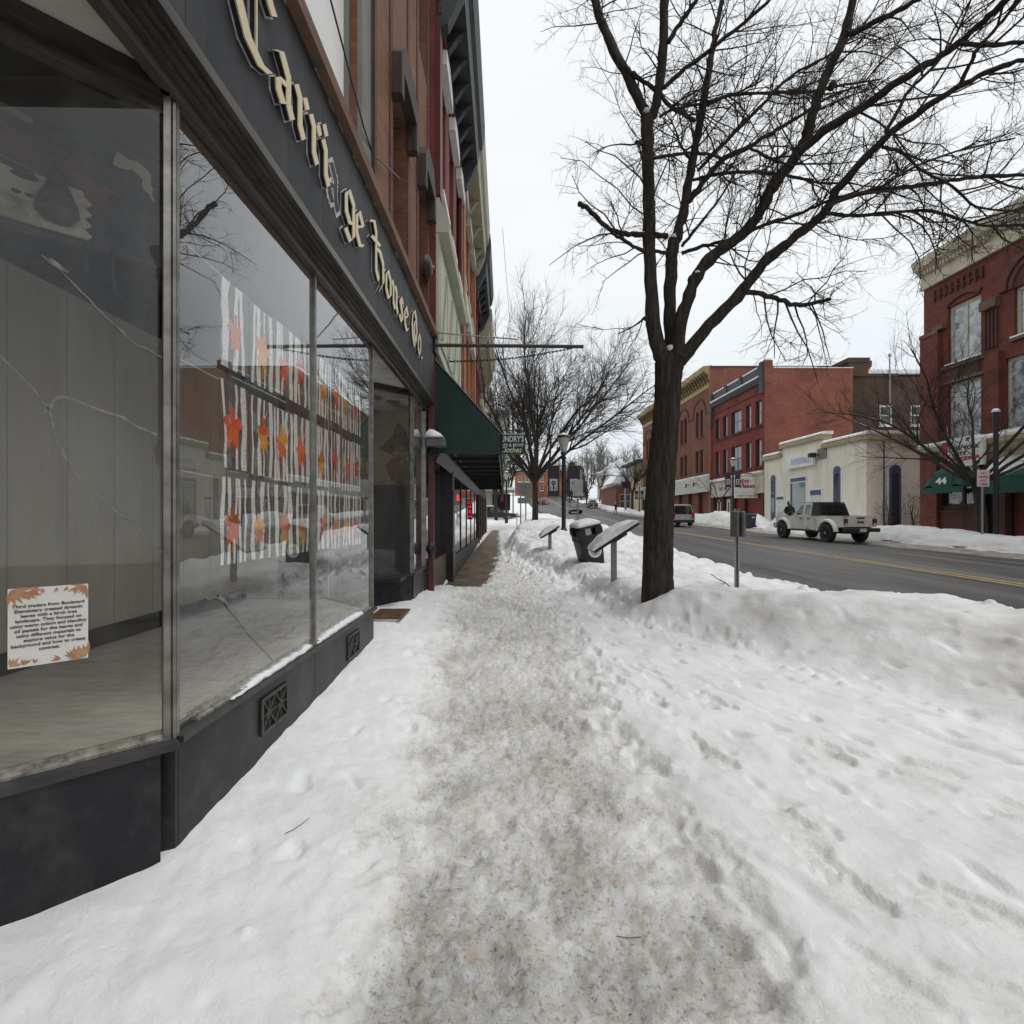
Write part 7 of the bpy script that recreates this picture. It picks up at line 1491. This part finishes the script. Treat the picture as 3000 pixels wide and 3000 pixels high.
def car(name, label, cat, L_, Wd, Hh, paint, x, y, heading, suv=False, snow=False):
    t = thing(name, label, cat, (0, 0, 0), local=True); h = L_ / 2; w = Wd / 2; b = MB(); bl = .52 * Hh if suv else .55 * Hh
    pr = [(-h, .38), (-h + .1, .28), (h - .1, .28), (h, .4), (h - .02, .62), (h - .25, bl - .06), (h * .42, bl), (-h * .98, bl + .02)] 
    ring_in = lambda y_, k: [(p[0] * (1 - .02 * k), y_, p[1] if p[1] < bl - .1 else p[1] - .03 * k) for p in pr]
    b.loft([ring_in(-w, 1.5), ring_in(-w * .92, 0), ring_in(w * .92, 0), ring_in(w, 1.5)]); b.build('body', paint, t, smooth='auto')
    b = MB(); xr = -h * (.97 if suv else .78); b.loft([[(xr, -w * .9, bl), (h * .42, -w * .9, bl), (h * .42, w * .9, bl), (xr, w * .9, bl)], [(xr + (.18 if suv else .7), -w * .72, Hh - .05), (h * .05, -w * .72, Hh - .05), (h * .05, w * .72, Hh - .05), (xr + (.18 if suv else .7), w * .72, Hh - .05)], [(xr + (.3 if suv else .85), -w * .6, Hh), (h * -.05, -w * .6, Hh), (h * -.05, w * .6, Hh), (xr + (.3 if suv else .85), w * .6, Hh)]]); b.build('cabin', paint, t, smooth='auto')
    e = .14 if suv else .58
    q = [(xr + .0, -w * .8, bl + .06), (xr + .0, w * .8, bl + .06), (xr + e * .9, w * .66, Hh - .12), (xr + e * .9, -w * .66, Hh - .12)]; b = MB(); b.loft([q, [(p[0] - .02, p[1], p[2]) for p in q]]); b.build('rear_pane', m_carglass, t)
    q = [(h * .41, -w * .8, bl + .05), (h * .41, w * .8, bl + .05), (h * .1, w * .68, Hh - .12), (h * .1, -w * .68, Hh - .12)]; b = MB(); b.loft([q, [(p[0] + .03, p[1], p[2] + .01) for p in q]]); b.build('windscreen', m_carglass, t)
    for s_ in (1, -1):
        for x0, x1 in ((xr + .35, -h * .12), (-h * .09, h * .3)):
            q = [(x0, s_ * w * .885, bl + .06), (x1, s_ * w * .885, bl + .06), (min(x1, h * .05), s_ * w * .745, Hh - .14), (x0 + .1, s_ * w * .745, Hh - .14)]; b = MB(); b.loft([q, [(p[0], p[1] + s_ * .02, p[2]) for p in q]]); b.build('side_pane', m_carglass, t)
        b = MB(); b.cbox(-h - .02, -h + .06, s_ * w * .72, s_ * w * .94, bl - .3, bl + (.22 if suv else -.08), .01); b.build('tail_light', m_lens, t)
        b = MB(); b.cbox(h - .1, h + .012, s_ * w * .62, s_ * w * .9, .55, .72, .01); b.build('headlight', m_white, t)
        for xx in (h * .62, -h * .62): wheel(t, xx, s_ * (w - .1), .33 if not suv else .37, .22)
    b = MB(); b.cbox(-h - .06, -h + .1, -w * .9, w * .9, .3, .52, .02); b.cbox(h - .1, h + .05, -w * .9, w * .9, .3, .5, .02); b.build('bumper', m_bp, t); b = MB(); b.box(-h - .07, -h - .061, -.25, .25, .56 if suv else .42, .7 if suv else .54); b.build('number_plate', MATS['plate_grey'], t)
    if snow: b = MB(); b.loft([[(xr + .3, -w * .6, Hh + .002), (h * .02, -w * .6, Hh + .002), (h * .02, w * .6, Hh + .002), (xr + .3, w * .6, Hh + .002)], [(xr + .45, -w * .5, Hh + .1), (-.1, -w * .5, Hh + .1), (-.1, w * .5, Hh + .1), (xr + .45, w * .5, Hh + .1)]]); b.build('roof_snow', m_snow, t, smooth=True)
    t.location = (x, y, zrf(y) + .05); t.rotation_euler = (0, 0, heading); return t
car('suv', 'silver tailgated suv driving away past the trunk of the maple', 'suv', 4.7, 1.9, 1.78, M('silver_paint', (.40, .40, .40), .35, (.34, .34, .34), 2, metal=.3, coat=.4), 13.75, 43.5, R(91), True)
car('car', 'dark car coming down the street behind the thin sign post', 'car', 4.5, 1.8, 1.5, M('black_car_paint', (.02, .022, .024), .3, coat=.5), 9.6, 78, R(-92))
car('car', 'distant red car turning at the top of the street', 'car', 4.5, 1.8, 1.5, M('red_car_paint', (.30, .03, .025), .35, coat=.5), 7.6, 122, R(70))
car('car', 'dark car with snow on its roof parked before the cream house', 'car', 4.6, 1.8, 1.5, MATS['black_car_paint'], -1.9, 56, R(12), snow=True)
car('car', 'dark parked car beside the distant bare trees on the right kerb', 'car', 4.5, 1.8, 1.5, M('grey_car_paint', (.06, .06, .065), .35, coat=.5), 16.3, 104, R(88), snow=True)
# ================================================================== people
def person(label, x, y, z, turn, coat, leg, hood=True, stride=0.0):
    t = thing('person', label, 'person', (0, 0, 0), local=True)
    J = [((0, 0, .95), .17), ((0, .01, 1.2), .19), ((0, .0, 1.40), .17), ((0, -.01, 1.50), .075), ((0, -.02, 1.56), .07),
         ((.11, 0, .86), .115), ((.12, -.02 - stride * .3, .48), .075), ((.12, .02 - stride * .5, .10), .055), ((.13, -.13 - stride * .5, .05), .045),
         ((-.11, 0, .86), .115), ((-.12, -.02 + stride * .3, .48), .075), ((-.12, .02 + stride * .6, .10), .055), ((-.13, -.13 + stride * .6, .05), .045),
         ((.21, 0, 1.42), .085), ((.32, .02, 1.16), .07), ((.24, -.16, .99), .055), ((-.21, 0, 1.42), .085), ((-.32, .02, 1.16), .07), ((-.24, -.16, .99), .055)]
    E = [(0, 1), (1, 2), (2, 3), (3, 4), (0, 5), (5, 6), (6, 7), (7, 8), (0, 9), (9, 10), (10, 11), (11, 12), (2, 13), (13, 14), (14, 15), (2, 16), (16, 17), (17, 18)]
    me = bpy.data.meshes.new('body'); me.from_pydata([j[0] for j in J], E, []); o = bpy.data.objects.new('body', me); COL.objects.link(o)
    m = o.modifiers.new('skin', 'SKIN'); o.modifiers.new('sub', 'SUBSURF').levels = 1; o.modifiers['sub'].render_levels = 1
    for i, j in enumerate(J): me.skin_vertices[0].data[i].radius = (j[1], j[1] * .82)
    me.skin_vertices[0].data[0].use_root = True
    me2 = bpy.data.meshes.new_from_object(o.evaluated_get(bpy.context.evaluated_depsgraph_get())); bpy.data.objects.remove(o)
    o = bpy.data.objects.new('body', me2); COL.objects.link(o); o.parent = t; BASE[o.name] = (0, 0, 0)
    for m_ in (coat, leg): me2.materials.append(m_)
    for p in me2.polygons: p.material_index = 1 if p.center.z < .82 else 0; p.use_smooth = True
    b = MB(); rings = []
    for i in range(9):
        a_ = math.pi * i / 8; rings.append([(.082 * math.sin(a_) * math.cos(j * math.pi / 6), -.02 + .098 * math.sin(a_) * math.sin(j * math.pi / 6), 1.655 + .118 * math.cos(a_)) for j in range(12)])
    b.loft(rings); b.add([(-.016, -.112, 1.63), (.016, -.112, 1.63), (0, -.14, 1.635), (0, -.108, 1.675)], [(0, 1, 2), (1, 3, 2), (3, 0, 2)]); b.build('head', M('skin', (.42, .27, .2), .6), t, smooth=True)
    b = MB()
    for sx in (-.032, .032): b.lathe([(.0, .004), (.012, .0)], 8, (sx, -.112, 1.665), 1)
    b.box(-.025, .025, -.112, -.106, 1.598, 1.606); b.build('face_features', m_dark, t)
    b = MB(); rings = []
    for i in range(8):
        a_ = math.pi * i / 7; rings.append([(.118 * math.sin(a_) * math.cos(j * math.pi / 6), .03 + .12 * math.sin(a_) * max(math.sin(j * math.pi / 6), -.55), 1.655 + .155 * math.cos(a_)) for j in range(12)])
    b.loft(rings); b.build('hood' if hood else 'hair', coat if hood else M('pale_hair', (.5, .45, .38), .8), t, smooth=True)
    for s_ in (1, -1):
        b = MB(); c = (s_ * .22, -.2, .96); b.loft([[(c[0] + .035 * math.cos(a_), c[1] - .03 * k_, c[2] + .03 * math.sin(a_)) for a_ in np.linspace(0, 5.5, 7)] for k_ in (0, 1, 2)])
        for f in range(4): b.tube([(c[0] - .03 + f * .02, c[1] - .055, c[2] + .005), (c[0] - .03 + f * .02, c[1] - .095 - .008 * (f in (1, 2)), c[2] - .005), (c[0] - .03 + f * .02, c[1] - .105, c[2] - .035)], [.010, .009, .007], 5)
        b.tube([(c[0] - s_ * .03, c[1] - .02, c[2]), (c[0] - s_ * .06, c[1] - .05, c[2] - .01), (c[0] - s_ * .055, c[1] - .08, c[2] - .02)], [.012, .010, .008], 5); b.build('glove', m_black, t)
    t.location = (x, y, z); t.rotation_euler = (0, 0, turn); return t
m_coat = M('black_coat', (.014, .013, .016), .85, (.025, .024, .027), 8)
person('person in black hooded coat standing behind the front of the pickup', 16.75, 30.9, zrf(30.9) + .28, R(8), m_coat, m_coat)
person('person in dark coat crossing at the far snowbank in the distance', 15.4, 76, zrf(76) + .05, R(60), m_coat, M('dark_trousers', (.02, .02, .025), .9), False, .35)
